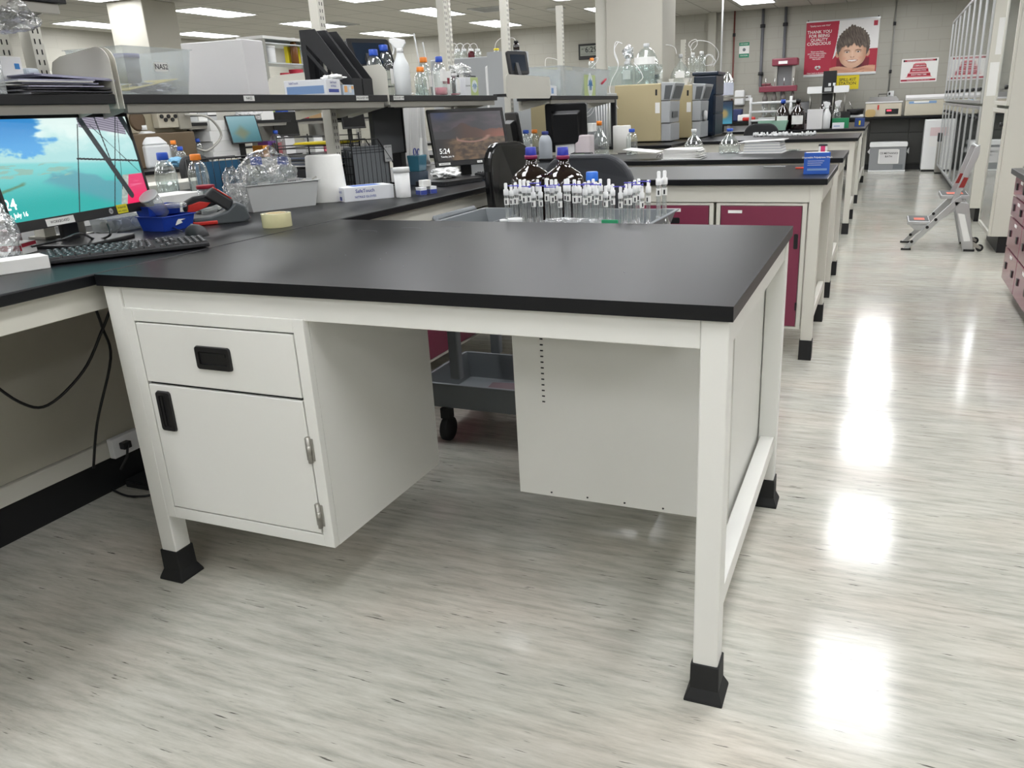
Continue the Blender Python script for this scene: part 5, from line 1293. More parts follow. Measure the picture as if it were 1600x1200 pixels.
q = on(1317, 197, z=BZ); carton('green open box at the right end of the fourth bench', (q.x, 10.0, BZ), (.2, .14, .12), 0, GRN)
q = on(1312, 199, z=BZ); carton('small white box leaning before the green box', (q.x, 9.78, BZ), (.14, .06, .07), 0, ws, marks=(('-y', -.05, -.01, .02, .0, lb),))
q = on(1345, 196, z=BZ); carton('small dark blue box with a yellow mark on the fourth bench corner', (-.09, 10.4, BZ), (.12, .1, .105), 0, mat('box_navy', '2E4886', .5), marks=(('-y', -.01, -.035, .012, .02, YEL),))
for k, px in enumerate((1193, 1213)):
    q = on(px, 205, z=BZ); t = T('mesh_basket', ['pale green mesh basket left of its twin beyond the vials', 'pale green mesh basket right of its twin beyond the vials'][k], 'basket', (q.x, 9.75, BZ))
    P('basket_body', MB().tray((-.07, -.06, .07, .06), (-.10, -.08, .10, .08), 0, .12, .004), mat('mint', '9CC4B0', .5), t)
q = on(1190, 195, y=11); t = T('dish_rack', 'white plastic drying rack with pegs beyond the third bench', 'rack', (on(1205, 190, y=11).x, 11, BZ)); m = MB()
for k in range(3): m.tube([(-.32, 0, .1 + .12 * k), (.28, 0, .1 + .12 * k)], .018)
for x in (-.3, .26): m.tube([(x, 0, 0), (x, 0, .42)], .02)
P('rack_frame', m, WHITEP, t)

# instruments: two beige units with grey fronts, white spool
def gc(label, x1, y0, w, dep, h, z=BZ):
    t = T('analyser', label, 'analyser', (x1 - w, y0, z))
    P('beige_case', MB().box((0, 0, .01), (w, dep, h)), BEIGE, t, bevel=.01)
    f = MB(); f.box((w + .001, .01, .01), (w + .10, dep - .01, h * .32)); f.prism([(w + .001, h * .33), (w + .09, h * .33), (w + .10, h * .70), (w + .001, h * .70)], .0, dep, 'y'); f.prism([(w + .001, h * .71), (w + .10, h * .71), (w + .15, h * 1.0), (w + .001, h * 1.02)], 0, dep, 'y')
    P('grey_front', f, mat('inst_grey', 'A9ACAE', .4), t, bevel=.006)
    d_ = MB(); d_.box((w + .101, .08, h * .42), (w + .104, dep - .1, h * .52)); d_.prism([(w + .108, h * .74), (w + .112, h * .74), (w + .142, h * .95), (w + .138, h * .95)], .05, dep - .05, 'y'); d_.prism([(w + .03, h * .73), (w + .09, h * .73), (w + .12, h * .96), (w + .045, h * .96)], -.003, -.0005, 'y')
    P('dark_panels', d_, mat('panel_dark', '55585A', .3), t)
    s_ = MB(); s_.box((w - .06, -.002, h * .8), (w - .04, -.0005, h * .9)); P('black_switch', s_, BLACK, t); P('white_label', MB().box((w - .06, -.002, h * .5), (w - .012, -.0005, h * .68)), PAPER, t)
    return t
a0, a1 = on(960, 133, y=7.0), on(1033, 130, y=7.0)
gc('large beige cased analyser with a grey front under the glass carboy', a1.x, 7.0, a1.x - a0.x, .42, a1.z - BZ)
b1 = on(1082, 132, y=7.72); gc('second beige analyser partly behind the first', b1.x, 7.72, .3, .42, b1.z - BZ)
ZT = a1.z
t = T('white_spool', 'white rounded cover on the front of the second analyser', 'cover', (b1.x + .112, 7.9, 1.15)); P('disc', MB().lathe([(.02, -.02), (.055, -.015), (.055, .015), (.02, .02)], (0, 0, 0), 20, 0, Matrix.Rotation(PI / 2, 4, 'Y')), WHITEP, t)
def bx(px, y, dz=0): q = on(px, 128, y=y); return (q.x, y, ZT + dz + .001)
o = reagent_bottle('big glass carboy half full on the beige analyser', bx(1010, 7.18), .40, .125, LGREYP, liquid=clear('water', 'F4FAFA', .1), lf=.45, name='carboy', nr=.2, sh=.5, caph=.03)
P('body_label', MB().add([(.128 * math.cos(a), .128 * math.sin(a), z) for a in [R(-150 + 20 * k) for k in range(7)] for z in (.19, .26)], [(2 * k, 2 * k + 2, 2 * k + 3, 2 * k + 1) for k in range(6)]), PAPER, o)
reagent_bottle('smaller glass bottle with a grey label on the beige analyser', bx(980, 7.12), .22, .06, LGREYP, sticker=PAPER, stick=(.25, .4, 1.4, -1.4))
o = bx(982, 7.36); reagent_bottle('tall glass bottle under crumpled foil on the analyser', o, .27, .055, WHITEP)
blob('foil', 'crumpled aluminium foil wrapped over a bottle neck on the analyser', 'foil', (o[0], o[1], ZT + .33), (.06, .05, .075), mat('foil', 'E0E2E4', .2, .9, vary=0), 81, .35, 2.6, sub=4)
t = T('water_tank', 'clear water tray around the carboy on the analyser', 'tank', bx(1000, 7.2)); P('tank_wall', MB().tray((-.3, -.16, .2, .16), (-.3, -.16, .2, .16), 0, .19, .003), GLASS, t)
t = T('bottle_tray', 'white tray holding the capped flask on the second analyser', 'tray', (on(1063, 128, y=7.9).x, 7.9, b1.z + .001)); P('tray_body', MB().tray((-.09, -.08, .09, .08), (-.11, -.1, .11, .1), 0, .07, .003), WHITEP, t)
erlen('large round flask with a folded note on the second analyser', (t.location.x, 7.9, b1.z + .008), .30, .11, LGREYP, nr=.15)
carton('small white folded note against the large round flask', (t.location.x + .02, 7.79, b1.z + .075), (.1, .01, .07), 0, PAPER, name='note', cat='note')
# navy tower
n0, n1 = on(1080, 108, y=8.3), on(1121, 108, y=8.3)
t = T('instrument_tower', 'tall navy blue stacked instrument tower on the narrow bench', 'instrument', (n0.x + .03, 8.3, BZ)); w = n1.x - n0.x - .04; zz = .005
for k, h in enumerate((.24, .2, .21, .04)):
    P('module', MB().box((0 - (.02 if k == 3 else 0), 0, zz), (w + (.02 if k == 3 else 0), .5, zz + h)), NAVY, t, bevel=.012, segs=3); zz += h + .004
P('top_latch', MB().box((w * .55, -.004, zz - .2), (w * .9, -.001, .05)), mat('navy_gloss', '24344A', .1), t)
nt_ = BZ + zz
def nx(px, y): return (on(px, 105, y=y).x, y, nt_ + .001)
reagent_bottle('clear solvent bottle, left one on the navy tower', nx(1082, 8.42), .2, .055, WHITEP, nr=.3)
reagent_bottle('clear solvent bottle, right one on the navy tower', nx(1096, 8.42), .21, .05, WHITEP, nr=.35)
def loops(label, pts, y, r=.004):
    w_ = [on(px, py, y=y) for px, py in pts]; s_ = spline(w_, 6); o = P('tubing', MB().tube([p - s_[0] for p in s_], r), WHITEP); o.location = s_[0]; return tag(o, label, 'tubing')
loops('white looped tubing above the navy tower, big right arc', [(1084, 92), (1079, 74), (1088, 64), (1108, 66), (1121, 78), (1122, 90), (1114, 104)], 8.45)
loops('white tubing rising left above the navy tower', [(1081, 78), (1076, 70), (1080, 64), (1088, 62), (1089, 70), (1083, 78)], 8.42)
loops('tangle of white tubing lying on the navy tower', [(1098, 100), (1104, 86), (1114, 88), (1112, 100), (1102, 102), (1100, 94), (1108, 86), (1118, 96), (1110, 103)], 8.45)
loops('white tubing arching from the column to the large round flask', [(1028, 88), (1030, 74), (1042, 70), (1054, 74), (1057, 84)], 7.9)
loops('white tube drooping in front of the glass carboy', [(990, 98), (1001, 112), (1004, 122), (996, 130)], 7.04)
loops('white tubes hanging left of the beige analyser', [(972, 68), (962, 66), (960, 84), (966, 104), (956, 125), (953, 145), (966, 170)], 6.98)
loops('second white tube beside the column box', [(966, 66), (960, 78), (966, 98), (963, 110)], 7.05)
# beige machines and bottles left of the column
c0, c1 = on(817, 158, y=6.6), on(862, 158, y=6.6)
t = carton('beige machine side panel behind the monitor back', ((c0.x + c1.x) / 2, 6.9, BZ), (c1.x - c0.x, .6, c0.z - BZ + .12), 0, BEIGE, name='analyser', cat='analyser', bevel=.01)
c0, c1 = on(905, 165, y=6.6), on(938, 165, y=6.6)
t = carton('light grey instrument cabinet under the far shelf end', ((c0.x + c1.x) / 2, 6.9, BZ), (c1.x - c0.x + .1, .5, .5), 0, mat('inst_grey', 'A9ACAE', .4), name='instrument_cabinet', cat='instrument', bevel=.01)
t = T('rod_stand', 'cluster of thin white rods standing left of the beige analyser', 'rods', (on(945, 200, y=6.5).x, 6.5, BZ)); m = MB()
for k in range(7): m.tube([(k * .022 - .07, 0, 0), (k * .03 - .1, .02, .42 + .02 * (k % 3))], .004)
P('rods', m, WHITEP, t, kind='stuff')
loops('white tubing loops on the light grey cabinet, upper', [(905, 185), (922, 180), (930, 165), (928, 152)], 6.55)
loops('white tubing loops on the light grey cabinet, lower', [(905, 178), (918, 176), (926, 166), (931, 156)], 6.5)
# tops of solvent bottles with arching tubes above the shelf
zt_ = BZ + .66
t = carton('grey instrument stack under the tube-capped bottles', (on(737, 92, y=6.0).x, 6.0, BZ), (.7, .4, on(737, 92, y=6.0).z - BZ), 0, mat('inst_grey', 'A9ACAE', .4), name='instrument_cabinet', cat='instrument', bevel=.01)
bench('lab bench carrying the grey instrument stack behind the small tablet', -4.6, -2.75, 5.45, 6.33)
rb_ = mat('dark_red_glass', '5A1420', .1, vary=0)
for k, px in enumerate((716, 726, 737, 747)):
    q = on(px, 92, y=6.0); lab = ['clear bottle with tube, first of four above the shelf', 'clear bottle with tube, second of four above the shelf', 'dark red bottle with tube, third of four above the shelf', 'clear bottle with tube, last of four above the shelf'][k]
    reagent_bottle(lab, (q.x, 6.0, t.location.z + t.children[0].dimensions.z + .002 if False else q.z + .001), .075, .034, WHITEP, glass=(rb_ if k == 2 else GLASS), caph=.018, nr=.5)
    loops('thin white tube arching left from the %s capped bottle' % ['first', 'second', 'third', 'fourth'][k], [(px, 78), (px - 3, 70), (px - 8, 68), (px - 14, 73), (px - 17, 86)], 6.02, .003)
q0 = on(806, 80, y=5.6)
for k, px in enumerate((794, 807)):
    q = on(px, 79, y=5.6); reagent_bottle('small brown bottle with tube above the small tablet, %s' % ['left one', 'right one'][k], (q.x, 5.6, q.z), .07, .028, SOFTBLACK, glass=AMBER, caph=.015, nr=.5)
    loops('thin white tube arching over the %s small brown bottle' % ['left', 'right'][k], [(px, 68), (px - 4, 60), (px - 12, 60), (px - 20, 70), (px - 20, 95)], 5.6, .003)
carton('grey cabinet rising behind the small tablet under brown bottles', (on(800, 79, y=5.72).x, 5.62, BZ), (.3, .25, q0.z - BZ - .0), 0, mat('inst_grey', 'A9ACAE', .4), name='instrument_cabinet', cat='instrument')
reagent_bottle('yellow-capped clear bottle beside the fourth upright post', (on(777, 102, y=5.6).x, 5.6, on(777, 102, y=5.6).z), .14, .03, YEL, caph=.012, nr=.6)
carton('pale cabinet holding the yellow-capped bottle', (on(775, 104, y=5.6).x, 5.62, BZ), (.16, .2, on(777, 102, y=5.6).z - BZ - .001), 0, WHITEP, name='instrument_cabinet', cat='instrument', bevel=.02)
yq = on(655, 90, y=6.0)
q = on(722, 105, y=6.9); carton('pale instrument block under the yellow-green tray', (q.x + 1.07, 6.9, BZ), (.4, .25, on(870, 106, y=6.9).z - .032 - BZ), 0, mat('inst_grey', 'A9ACAE', .4), name='instrument_cabinet', cat='instrument')
carton('pale yellow-green tray seen over the far shelf', (on(722, 105, y=6.9).x + 1.07, 6.9, on(870, 106, y=6.9).z - .03), (.35, .2, .03), 0, mat('straw', 'C9C6A0', .5), name='tray', cat='tray')
q = on(925, 108, y=6.6); carton('light box under the orange-capped bottle by the column', (q.x, 6.6, BZ + .505), (.14, .14, q.z - BZ - .506), 0, LGREYP)
reagent_bottle('orange-capped bottle with a tube beside the column', (q.x + .0, 6.6, q.z + .001), .085, .035, ORANGE, caph=.022)
loops('white tube arching above the orange-capped bottle by the column', [(927, 92), (934, 90), (932, 97), (922, 108)], 6.6, .003)
loops('white tubes above the pale tray behind the far shelf', [(852, 105), (853, 92), (862, 91), (872, 95), (876, 108)], 6.9, .003)
# posts seen far
post(on(876, 60, x=PX).y, zt_=on(878, 10, x=PX).z, label='cream upright post at the near end of the far shelf', z0=SZ + .0)
post(on(1068, 80, x=-2.0).y, zt_=on(1068, 62, x=-2.0).z, x=-2.0, label='short cream post rising behind the second analyser', z0=BZ)
post(on(700, 40, x=-2.62).y, zt_=CEIL - .04, x=-2.62, label='thin post behind the third upright post', w=.03)
# white cable hanging from the ceiling
p0 = on(1130, -10, y=11.0); p1 = on(1126, 120, y=11.0)
o = P('hanging_cable', MB().tube([(0, 0, 0), (p1.x - p0.x, 0, p1.z - CEIL)], .012), WHITEP); o.location = (p0.x, 11.0, CEIL - .002); tag(o, 'white cable drop hanging straight from the ceiling right of the navy tower', 'cable')
t = T('service_pole_shelf', 'small grey shelf with a steel kettle-like can beyond the navy tower', 'shelf', (on(1140, 152, y=11).x, 11.0, on(1140, 152, y=11).z)); P('plate', MB().box((-.25, -.1, -.02), (.25, .1, 0)), STEEL, t)
P('support', MB().box((-.02, -.02, BZ - t.location.z), (.02, .02, -.021)), STEEL, t)
o = T('steel_can', 'shiny steel can with a spout on the small grey shelf', 'can', (on(1136, 150, y=11).x, 11, t.location.z)); P('can_body', MB().lathe([(.09, 0), (.09, .24), (.03, .32), (.03, .34)], n=20), CHROME, o); P('paper_label', MB().lathe([(.092, .03), (.092, .2)], n=20, cap=False), mat('print_pale', 'D0D4E4', .6), o)
q = on(1134, 196, z=BZ); picture_m = lambda u, v: mixc(mixc(hx('58C0E0'), hx('183050'), v), hx('C8B070'), sstep(.3, .1, math.hypot(u - .6, v - .45)))
t, M_, W_, H_ = monitor('small monitor with a blue and gold picture beyond the navy tower', on(1145, 196, y=9.2), -PI / 2 + R(12), .05, .28, .3, picture_m, res=(30, 30), z0=BZ, emit=.35)

# ================================================================ FAR WALL
WY = YF - .002
P_RED = mat('poster_red', 'A81F38', .5, vary=0)
# motivational poster with a smiling child
c = [on(1261, 37, y=YF), on(1374, 26, y=YF), on(1369, 113, y=YF), on(1255, 121, y=YF)]
px0, px1, pz0, pz1 = -1.295, -.025, 1.69, 2.63
t = T('poster', 'large red and white poster with a smiling child hung on the far wall', 'poster', (px0, YF, pz0))
PW_, PH_ = px1 - px0, pz1 - pz0
def boy(u, v):
    red = hx('AE2740')
    e = .34 + .13 * (v) ** 1.2 * (1 if v > 0 else 0)
    c = red if u < .37 + .09 * max(0, v - .3) * 1.3 + .03 * math.sin(v * 3) else hx('E4E2E1')
    X = (u - .665) * PW_ / 1.22; Y = (v - .362) * PH_          # metres from face centre
    shirt = hx('A8243A')
    if v < .47 - 1.6 * max(0, .90 - u) * (u > .7) and u > .80 and Y < .09: c = shirt
    if v < .42 and u < .55 and u > .375 and v < .16 + 1.9 * (u - .375) + .10: c = shirt
    if v < .30 and .45 < u < .90: c = mixc(hx('7A1E2C'), hx('30161A'), sstep(.2, .05, abs(X)))
    for s in (-1, 1):
        if ((X - s * .212) / .032) ** 2 + ((Y - .02) / .06) ** 2 < 1: c = hx('C4967C')
    ang = math.atan2((Y - .16) / .30, X / .235); rr = math.hypot(X / .238, (Y - .16) / .315)
    if rr < 1 + (.03 * math.sin(ang * 37 + 1) + .05 * fbm(ang * 9, 1, 3)) * (1 if Y > .3 else .3) + .10 * max(0, 1 - abs(X + .03) * 14) * max(0, Y - .36) * 8 and Y > -.02:
        c = mixc(hx('3E332D'), hx('85796D'), .45 + 1.0 * fbm(X * 60 + Y * 22, Y * 9 - X * 6, 7))
    fw = .192 * (1 - .34 * sstep(.0, -.225, Y) ** 1.4)
    top = .165 + .02 * math.sin(X * 45 + 1) + .012 * math.sin(X * 110) - 2.2 * X * X
    if abs(X) < fw and Y < top and (Y > -.12 or (X / fw) ** 2 + ((Y + .12) / .11) ** 2 < 1):
        c = mixc(hx('E0BAA0'), hx('B08064'), sstep(.08, .19, abs(X)) * .75 + .25 * sstep(-.05, -.23, Y))
        c = mixc(c, hx('9A6E56'), .5 * sstep(top - .03, top, Y))
        for s in (-1, 1):
            ex, ey = s * .080, .045
            c = mixc(c, hx('A87860'), .55 * sstep(.055, .02, math.hypot((X - ex) * .8, (Y - ey - .01) * 1.6)))
            d = ((X - ex) / .030) ** 2 + ((Y - ey) / .0115) ** 2
            if d < 1: c = hx('D9D2CC')
            if math.hypot(X - ex, Y - ey) < .0125: c = hx('33241C')
            if abs(Y - (ey + .036 - 5 * (X - ex) ** 2)) < .0055 and abs(X - ex) < .044: c = hx('5E4638')
            if d >= 1 and abs(Y - ey - .0125 + 9 * (X - ex) ** 2) < .0028 and abs(X - ex) < .034: c = hx('4A342A')
            c = mixc(c, hx('D48E78'), .45 * sstep(.05, .0, math.hypot(X - s * .115, Y + .06)))
            if math.hypot(X - s * .017, (Y + .042) * 1.4) < .0075: c = hx('7E4A3C')
        c = mixc(c, hx('F0D2BC'), .5 * sstep(.016, .004, abs(X)) * sstep(-.05, -.02, Y) * sstep(.08, .05, Y))
        c = mixc(c, hx('A87058'), .5 * sstep(.006, .002, abs(math.hypot(X, (Y + .03) * 1.2) - .030)) * (Y < -.03))
        my = -.118 + 3.4 * X * X; up = my + .030 - 5.4 * X * X
        if abs(X) < .088 and my - .008 < Y < up + .006: c = hx('A2544C')
        if abs(X) < .074 and my < Y < up: c = hx('F2EEEA')
        if abs(X) < .06 and abs(Y - my + .022) < .004: c = mixc(c, hx('8E5A48'), .5)
    # arms and folded hands
    if v < .135 + .02 * math.sin(u * 14 + 1.2) and .36 < u < .985:
        c = mixc(hx('D9A98C'), hx('C08A70'), .5 + .5 * math.sin(v * 60 + u * 18) * .5)
        if .68 < u < .84 and abs(math.sin((v * 60 - u * 22))) < .22: c = hx('9A6450')
    if v < .035: c = hx('DAD9D6')
    if .92 < u < .975 and .86 < v < .95: c = hx('B02A40')
    return c
Mx = FY((PW_ / 2, -.012, PH_ / 2))
P('backing_board', MB().box((0, -.011, 0), (PW_, -.002, PH_)), PAPER, t)
picture('printed_picture', PW_, PH_, 260, 190, boy, t, Mx)
P('top_rod', MB().box((-.005, -.018, PH_ - .012), (PW_ + .005, -.002, PH_ + .012)), ALU, t); P('bottom_rod', MB().box((-.005, -.018, -.012), (PW_ + .005, -.002, .012)), ALU, t)
for x in (.03, PW_ - .03): P('wall_clip', MB().box((x - .01, -.012, PH_ + .012), (x + .01, -.002, PH_ + .03)), BLACK, t)
q = MB(); TM = lambda x, y: Mx @ Matrix.Translation((x - PW_ / 2, y - PH_ / 2, .001))
q.text('"Quality starts with YOU"', .034, TM(.245, .865)); q.text('THANK YOU\nFOR BEING\nQUALITY\nCONSCIOUS', .074, TM(.24, .66))
q.text('Know you have\npersonal responsibility,\nyou can help make\nsomeone\'s patient\nfeel better', .036, TM(.22, .36)); q.text('Heart beats to its point', .032, TM(.21, .052))
P('printed_text', q, PAPER, t)
q = MB(); q.lathe([(.022, 0), (.03, .001)], (-.022, .008, 0), 14, 0, TM(.245, .14)); q.lathe([(.022, 0), (.03, .001)], (.022, .008, 0), 14, 0, TM(.245, .14)); q.prism([(-.05, .0), (.05, .0), (0, -.04)], 0, .001, 'z', 0, TM(.245, .14)); q.lathe([(.014, .0012), (.014, .002)], (0, .002, 0), 14, 1, TM(.245, .14))
P('heart_emblem', q, [PAPER, REDINK], t)
# spill kit sign
t = T('warning_sign', 'yellow wall sign with black capital letters below the poster', 'sign', (-.70, YF, 1.43)); w, h = .40, .27
P('plate', MB().box((0, -.006, 0), (w, -.002, h)), mat('sign_yellow', 'E3CE22', .5), t)
P('printed_text', MB().text('SPILL-KIT\nSTATION', .074, FY((w / 2, -.0068, h / 2))), INK, t)
# stepped pyramid sign
t = T('notice_board', 'white sign with a red stepped pyramid on the far wall', 'sign', (.405, YF, 1.5)); w, h = .605, .40
q = MB(); q.box((0, -.008, 0), (w, -.002, h)); P('plate', q, PAPER, t)
q = MB(); F_ = FY((0, -.0086, 0))
q.box((.03, h - .05, 0), (w - .03, h - .02, .0004), 0, F_); q.box((.01, .02, 0), (w - .02, .05, .0004), 0, F_)
for k, (x0_, x1_, y_) in enumerate(((.11, .50, .10), (.15, .46, .175), (.19, .42, .25))):
    q.prism([(x0_, y_), (x1_, y_), (x1_ - .01, y_ + .052), (x0_ + .01, y_ + .052)], 0, .0004, 'z', 0, F_)
    q.prism([(x0_ - .03, y_ - .018), (x1_ + .03, y_ - .018), (x1_, y_), (x0_, y_)], 0, .0004, 'z', 1, F_)
q.prism([(.20, .302), (.41, .302), (.38, .325), (.23, .325)], 0, .0004, 'z', 1, F_)
for x in (.04, w - .04): q.box((x - .012, h - .052, 0), (x + .012, h - .018, .0008), 3, F_)
for s, y_, z_ in (('COMPLIANCE', .276, .032), ('FIRST EXECUTION', .2, .028), ('RIGHT FIRST TIME', .126, .032), ('BUSINESS EXCELLENCE - QUALITY STANDARDS', h - .035, .02), ('BUILDING QUALITY CULTURE EVERY DAY', .035, .02)):
    q.text(s, z_, F_ @ Matrix.Translation((w / 2, y_, .0012)), 2)
P('pyramid_print', q, [P_RED, mat('pale_red', 'D88A90', .6), PAPER, INK], t)
# green notice, clock
t = T('safety_notice', 'small green and white notice on the far wall by the red pipe', 'sign', (-2.52, YF, 2.09)); w, h = .19, .27
P('sheet', MB().box((0, -.004, 0), (w, -.002, h)), PAPER, t)
q = MB(); F_ = FY((0, -.0044, 0)); q.box((0, h - .06, 0), (w, h, .0004), 0, F_); q.box((0, 0, 0), (w, .07, .0004), 0, F_); q.text('EYE WASH', .03, F_ @ Matrix.Translation((w / 2, h - .03, .001)), 1); q.text('STATION', .034, F_ @ Matrix.Translation((w / 2, .035, .001)), 1)
q.lathe([(.03, .0), (.03, .0006)], (w / 2, .14, 0), 16, 2, F_); P('green_print', q, [mat('safety_green', '1F8060', .5), PAPER, GREYP], t)
t = T('wall_clock', 'black framed digital clock on the far wall left of the column', 'clock', (-5.8, YF, 2.235)); w, h = .43, .30
P('clock_frame', MB().box((0, -.04, 0), (w, -.002, h)), BLACK, t, bevel=.008); P('display', MB().box((.04, -.042, .07), (w - .04, -.0405, h - .04)), mat('lcd', '8C9088', .4), t)
q = MB(); q.text('6:29', .15, FY((w / 2 + .06, -.0428, .18))); q.box((.05, -.0428, .10), (w - .05, -.0422, .104)); q.text('AM  TU', .035, FY((.12, -.0428, .20))); P('digits', q, INK, t)
# pipes on the wall
def pipe(label, px, pz_top, z_bot, r, m, elbow=0, fit=()):
    x = on(px, 60, y=YF - .06).x
    t = T('wall_pipe', label, 'pipe', (x, YF - .06, z_bot)); H_ = CEIL - z_bot - .002
    pts = [(0, 0, H_), (0, 0, .0)] if not elbow else [(0, 0, H_), (0, 0, .06), (.02, 0, .015), (elbow, 0, 0)]
    P('pipe_run', MB().tube(pts, r, 12), m, t)
    for z in fit: P('coupling', MB().lathe([(r * 1.7, -.03), (r * 1.7, .03)], (0, 0, z - z_bot), 12).box((-r, 0, z - z_bot - .015), (r, .058, z - z_bot + .015)), mat('fitting', '2E2F32', .5, .3), t)
    return t
pipe('red-brown pipe running down the far wall beside the green notice', 1147, 0, 1.0, .016, mat('pipe_red', '6E3A34', .5), fit=(2.5,))
pipe('dark grey pipe with a valve dropping to the maroon apparatus, left one', 1191, 0, 1.50, .028, mat('pipe_grey', '64656A', .5), elbow=.16, fit=(2.62, 1.78))
pipe('dark grey pipe behind the maroon apparatus, right one', 1226, 0, 1.0, .026, mat('pipe_grey', '64656A', .5), fit=(2.62,))
pipe('thin grey conduit running down to the socket between the posters', 1396, 0, 1.36, .014, mat('conduit_grey', '8C8C88', .5), fit=(2.5, 1.7))
t = T('wall_socket', 'white double socket at the foot of the thin conduit', 'socket', (on(1391, 148, y=YF).x, YF, 1.27)); P('plate', MB().box((-.05, -.03, 0), (.06, -.002, .1)), WHITEP, t, bevel=.004); P('plug', MB().box((-.03, -.06, .03), (.0, -.031, .07)), BLACK, t)
t = T('red_valve', 'maroon handwheel valve on the dark grey pipe', 'valve', (on(1199, 138, y=YF - .1).x, YF - .09, 1.50)); P('valve_body', MB().box((-.09, -.04, -.05), (.09, .04, .06)).box((-.11, -.03, .06), (.06, .02, .10)), mat('valve_maroon', '7E3540', .4), t, bevel=.01)
t = T('wall_socket', 'small white socket left of the maroon apparatus', 'socket', (on(1170, 145, y=YF).x, YF, 1.30)); P('plate', MB().box((-.06, -.02, 0), (.05, -.002, .1)), WHITEP, t, bevel=.004)
t = T('towel_dispenser', 'white rounded dispenser on the far wall right of the steel can', 'dispenser', (on(1157, 150, y=YF).x, YF, 1.22)); P('cover', MB().box((-.10, -.12, 0), (.09, -.002, .28)), WHITEP, t, bevel=.03, segs=3)
# wall bench
t = T('wall_bench', 'black-fronted bench running along the far wall', 'bench', (-4.0, 14.62, 0)); x1 = 1.3
PW('worktop', MB().box((-4.0, 14.6, .9), (x1, YF - .016, .935)), TOP, t, bevel=.003)
PW('front_panels', MB().box((-4.0, 14.95, .1), (x1, 15.0, .899)), mat('charcoal_panel', '3E3E3B', .5), t)
for k in range(9):
    x = -3.95 + k * .655
    if x > 1.2: break
    PW('drawer_front', MB().box((x, 14.93, .66), (x + .64, 14.949, .89)), mat('charcoal_panel', '3E3E3B', .5), t, bevel=.003)
    PW('door', MB().box((x, 14.93, .12), (x + .64, 14.949, .645)), mat('charcoal_panel', '3E3E3B', .5), t, bevel=.003)
PW('kick_plate', MB().box((-4.0, 14.97, 0), (x1, 15.0, .099)), EDGE, t)
ZW = .936
# water bath
t = T('water_bath', 'beige water bath with a grey lid and red display on the wall bench', 'water bath', (-.13, 14.72, ZW)); w = .60
P('case', MB().box((0, 0, 0), (w, .42, .23)), mat('bath_beige', 'C9C0AE', .4), t, bevel=.01); P('rim', MB().box((-.01, -.01, .2301), (w + .01, .43, .255)), CARD, t, bevel=.006)
P('lid', MB().frus((.02, .02, w - .04, .4), (.06, .08, w - .10, .36), .2555, .34), mat('lid_grey', '5A5854', .35), t, bevel=.004); P('lid_handle', MB().tube([(.2, .1, .34), (.2, .1, .38), (.34, .1, .38), (.34, .1, .34)], .008), BLACK, t)
P('control_panel', MB().box((w * .56, -.003, .04), (w - .05, .0, .13)), BLACK, t); P('red_display', MB().box((w * .6, -.0045, .09), (w * .72, -.0031, .115)), mat('led_red', 'FF3A50', .5, vary=0, emit=1.5), t); P('red_lever', MB().box((.2, -.012, .12), (.225, 0, .2)), RED, t)
o = P('wooden_paddle', MB().prism(rrect(.17, .13, .05), 0, .012, 'y', 0, None), mat('wood_pad', 'C2A772', .6)); o.location = (-.04, 14.69, ZW + .066); tag(o, 'tan rounded pad leaning against the water bath', 'pad')
# beige chest instrument
t = T('chest_incubator', 'wide beige chest instrument with a blue strip at the right of the wall bench', 'instrument', (.52, 14.72, ZW)); w = .76
P('case', MB().box((0, 0, 0), (w, .5, .26)), mat('chest_beige', 'C3BDAB', .45), t, bevel=.012); P('lid', MB().prism([(-.005, .262), (-.012, .30), (.01, .345), (.45, .345), (.5, .262)], 0, w, 'x'), CARD, t, bevel=.004)
P('blue_strip', MB().box((.06, -.004, .20), (.50, -.0005, .24)).box((.14, -.006, .212), (.38, -.0045, .24), 1), [mat('strip_blue', '7FA0C8', .4), PAPER], t)
# hot plate
t = T('hot_plate', 'small white and black hot plate left of the water bath', 'hot plate', (on(1336, 178, y=14.75).x, 14.8, ZW)); P('base', MB().box((-.15, -.1, 0), (.15, .1, .05)), WHITEP, t, bevel=.015); P('top', MB().lathe([(.13, .0505), (.15, .14), (.14, .15)], n=24), BLACK, t); P('handle', MB().tube([(-.05, 0, .15), (-.12, 0, .28)], .006), CHROME, t)
# maroon dissolution apparatus
x0 = on(1206, 98, y=14.85).x
t = T('dissolution_tester', 'maroon and grey vessel apparatus standing by the wall pipes', 'apparatus', (x0 - .14, 14.75, ZW)); MG = mat('apparatus_maroon', '7A3040', .4)
P('base', MB().box((-.05, 0, 0), (.62, .5, .05)), LGREYP, t, bevel=.008)
P('top_plate', MB().box((-.08, -.04, .30), (.66, .5, .34)), LGREYP, t, bevel=.006)
for x in (-.04, .6):
    P('support', MB().box((x, .4, .05), (x + .04, .44, .2995)), LGREYP, t)
P('drive_bar', MB().box((-.06, .0, .5), (.62, .16, .60)), MG, t, bevel=.01)
for k in range(4):
    P('vessel', MB().lathe([(.015, .07), (.05, .10), (.06, .16), (.06, .2995)], (.05 + k * .165, .08, 0), 18), GLASS, t)
    P('vessel_cap', MB().lathe([(.05, .34), (.05, .40), (.03, .44), (.02, .499)], (.05 + k * .165, .08, 0), 18), mat('smoke_cap', '6A6460', .4), t)
    P('shaft', MB().lathe([(.006, .605), (.006, .75)], (.05 + k * .165, .08, 0), 8), CHROME, t)
for x in (.18, .50): P('column', MB().box((x, .22, .05), (x + .05, .27, .95)), STEEL, t)
P('rear_shield', MB().box((.2, .28, .6), (.54, .3, .95)), mat('shield_grey', '77787A', .3), t)
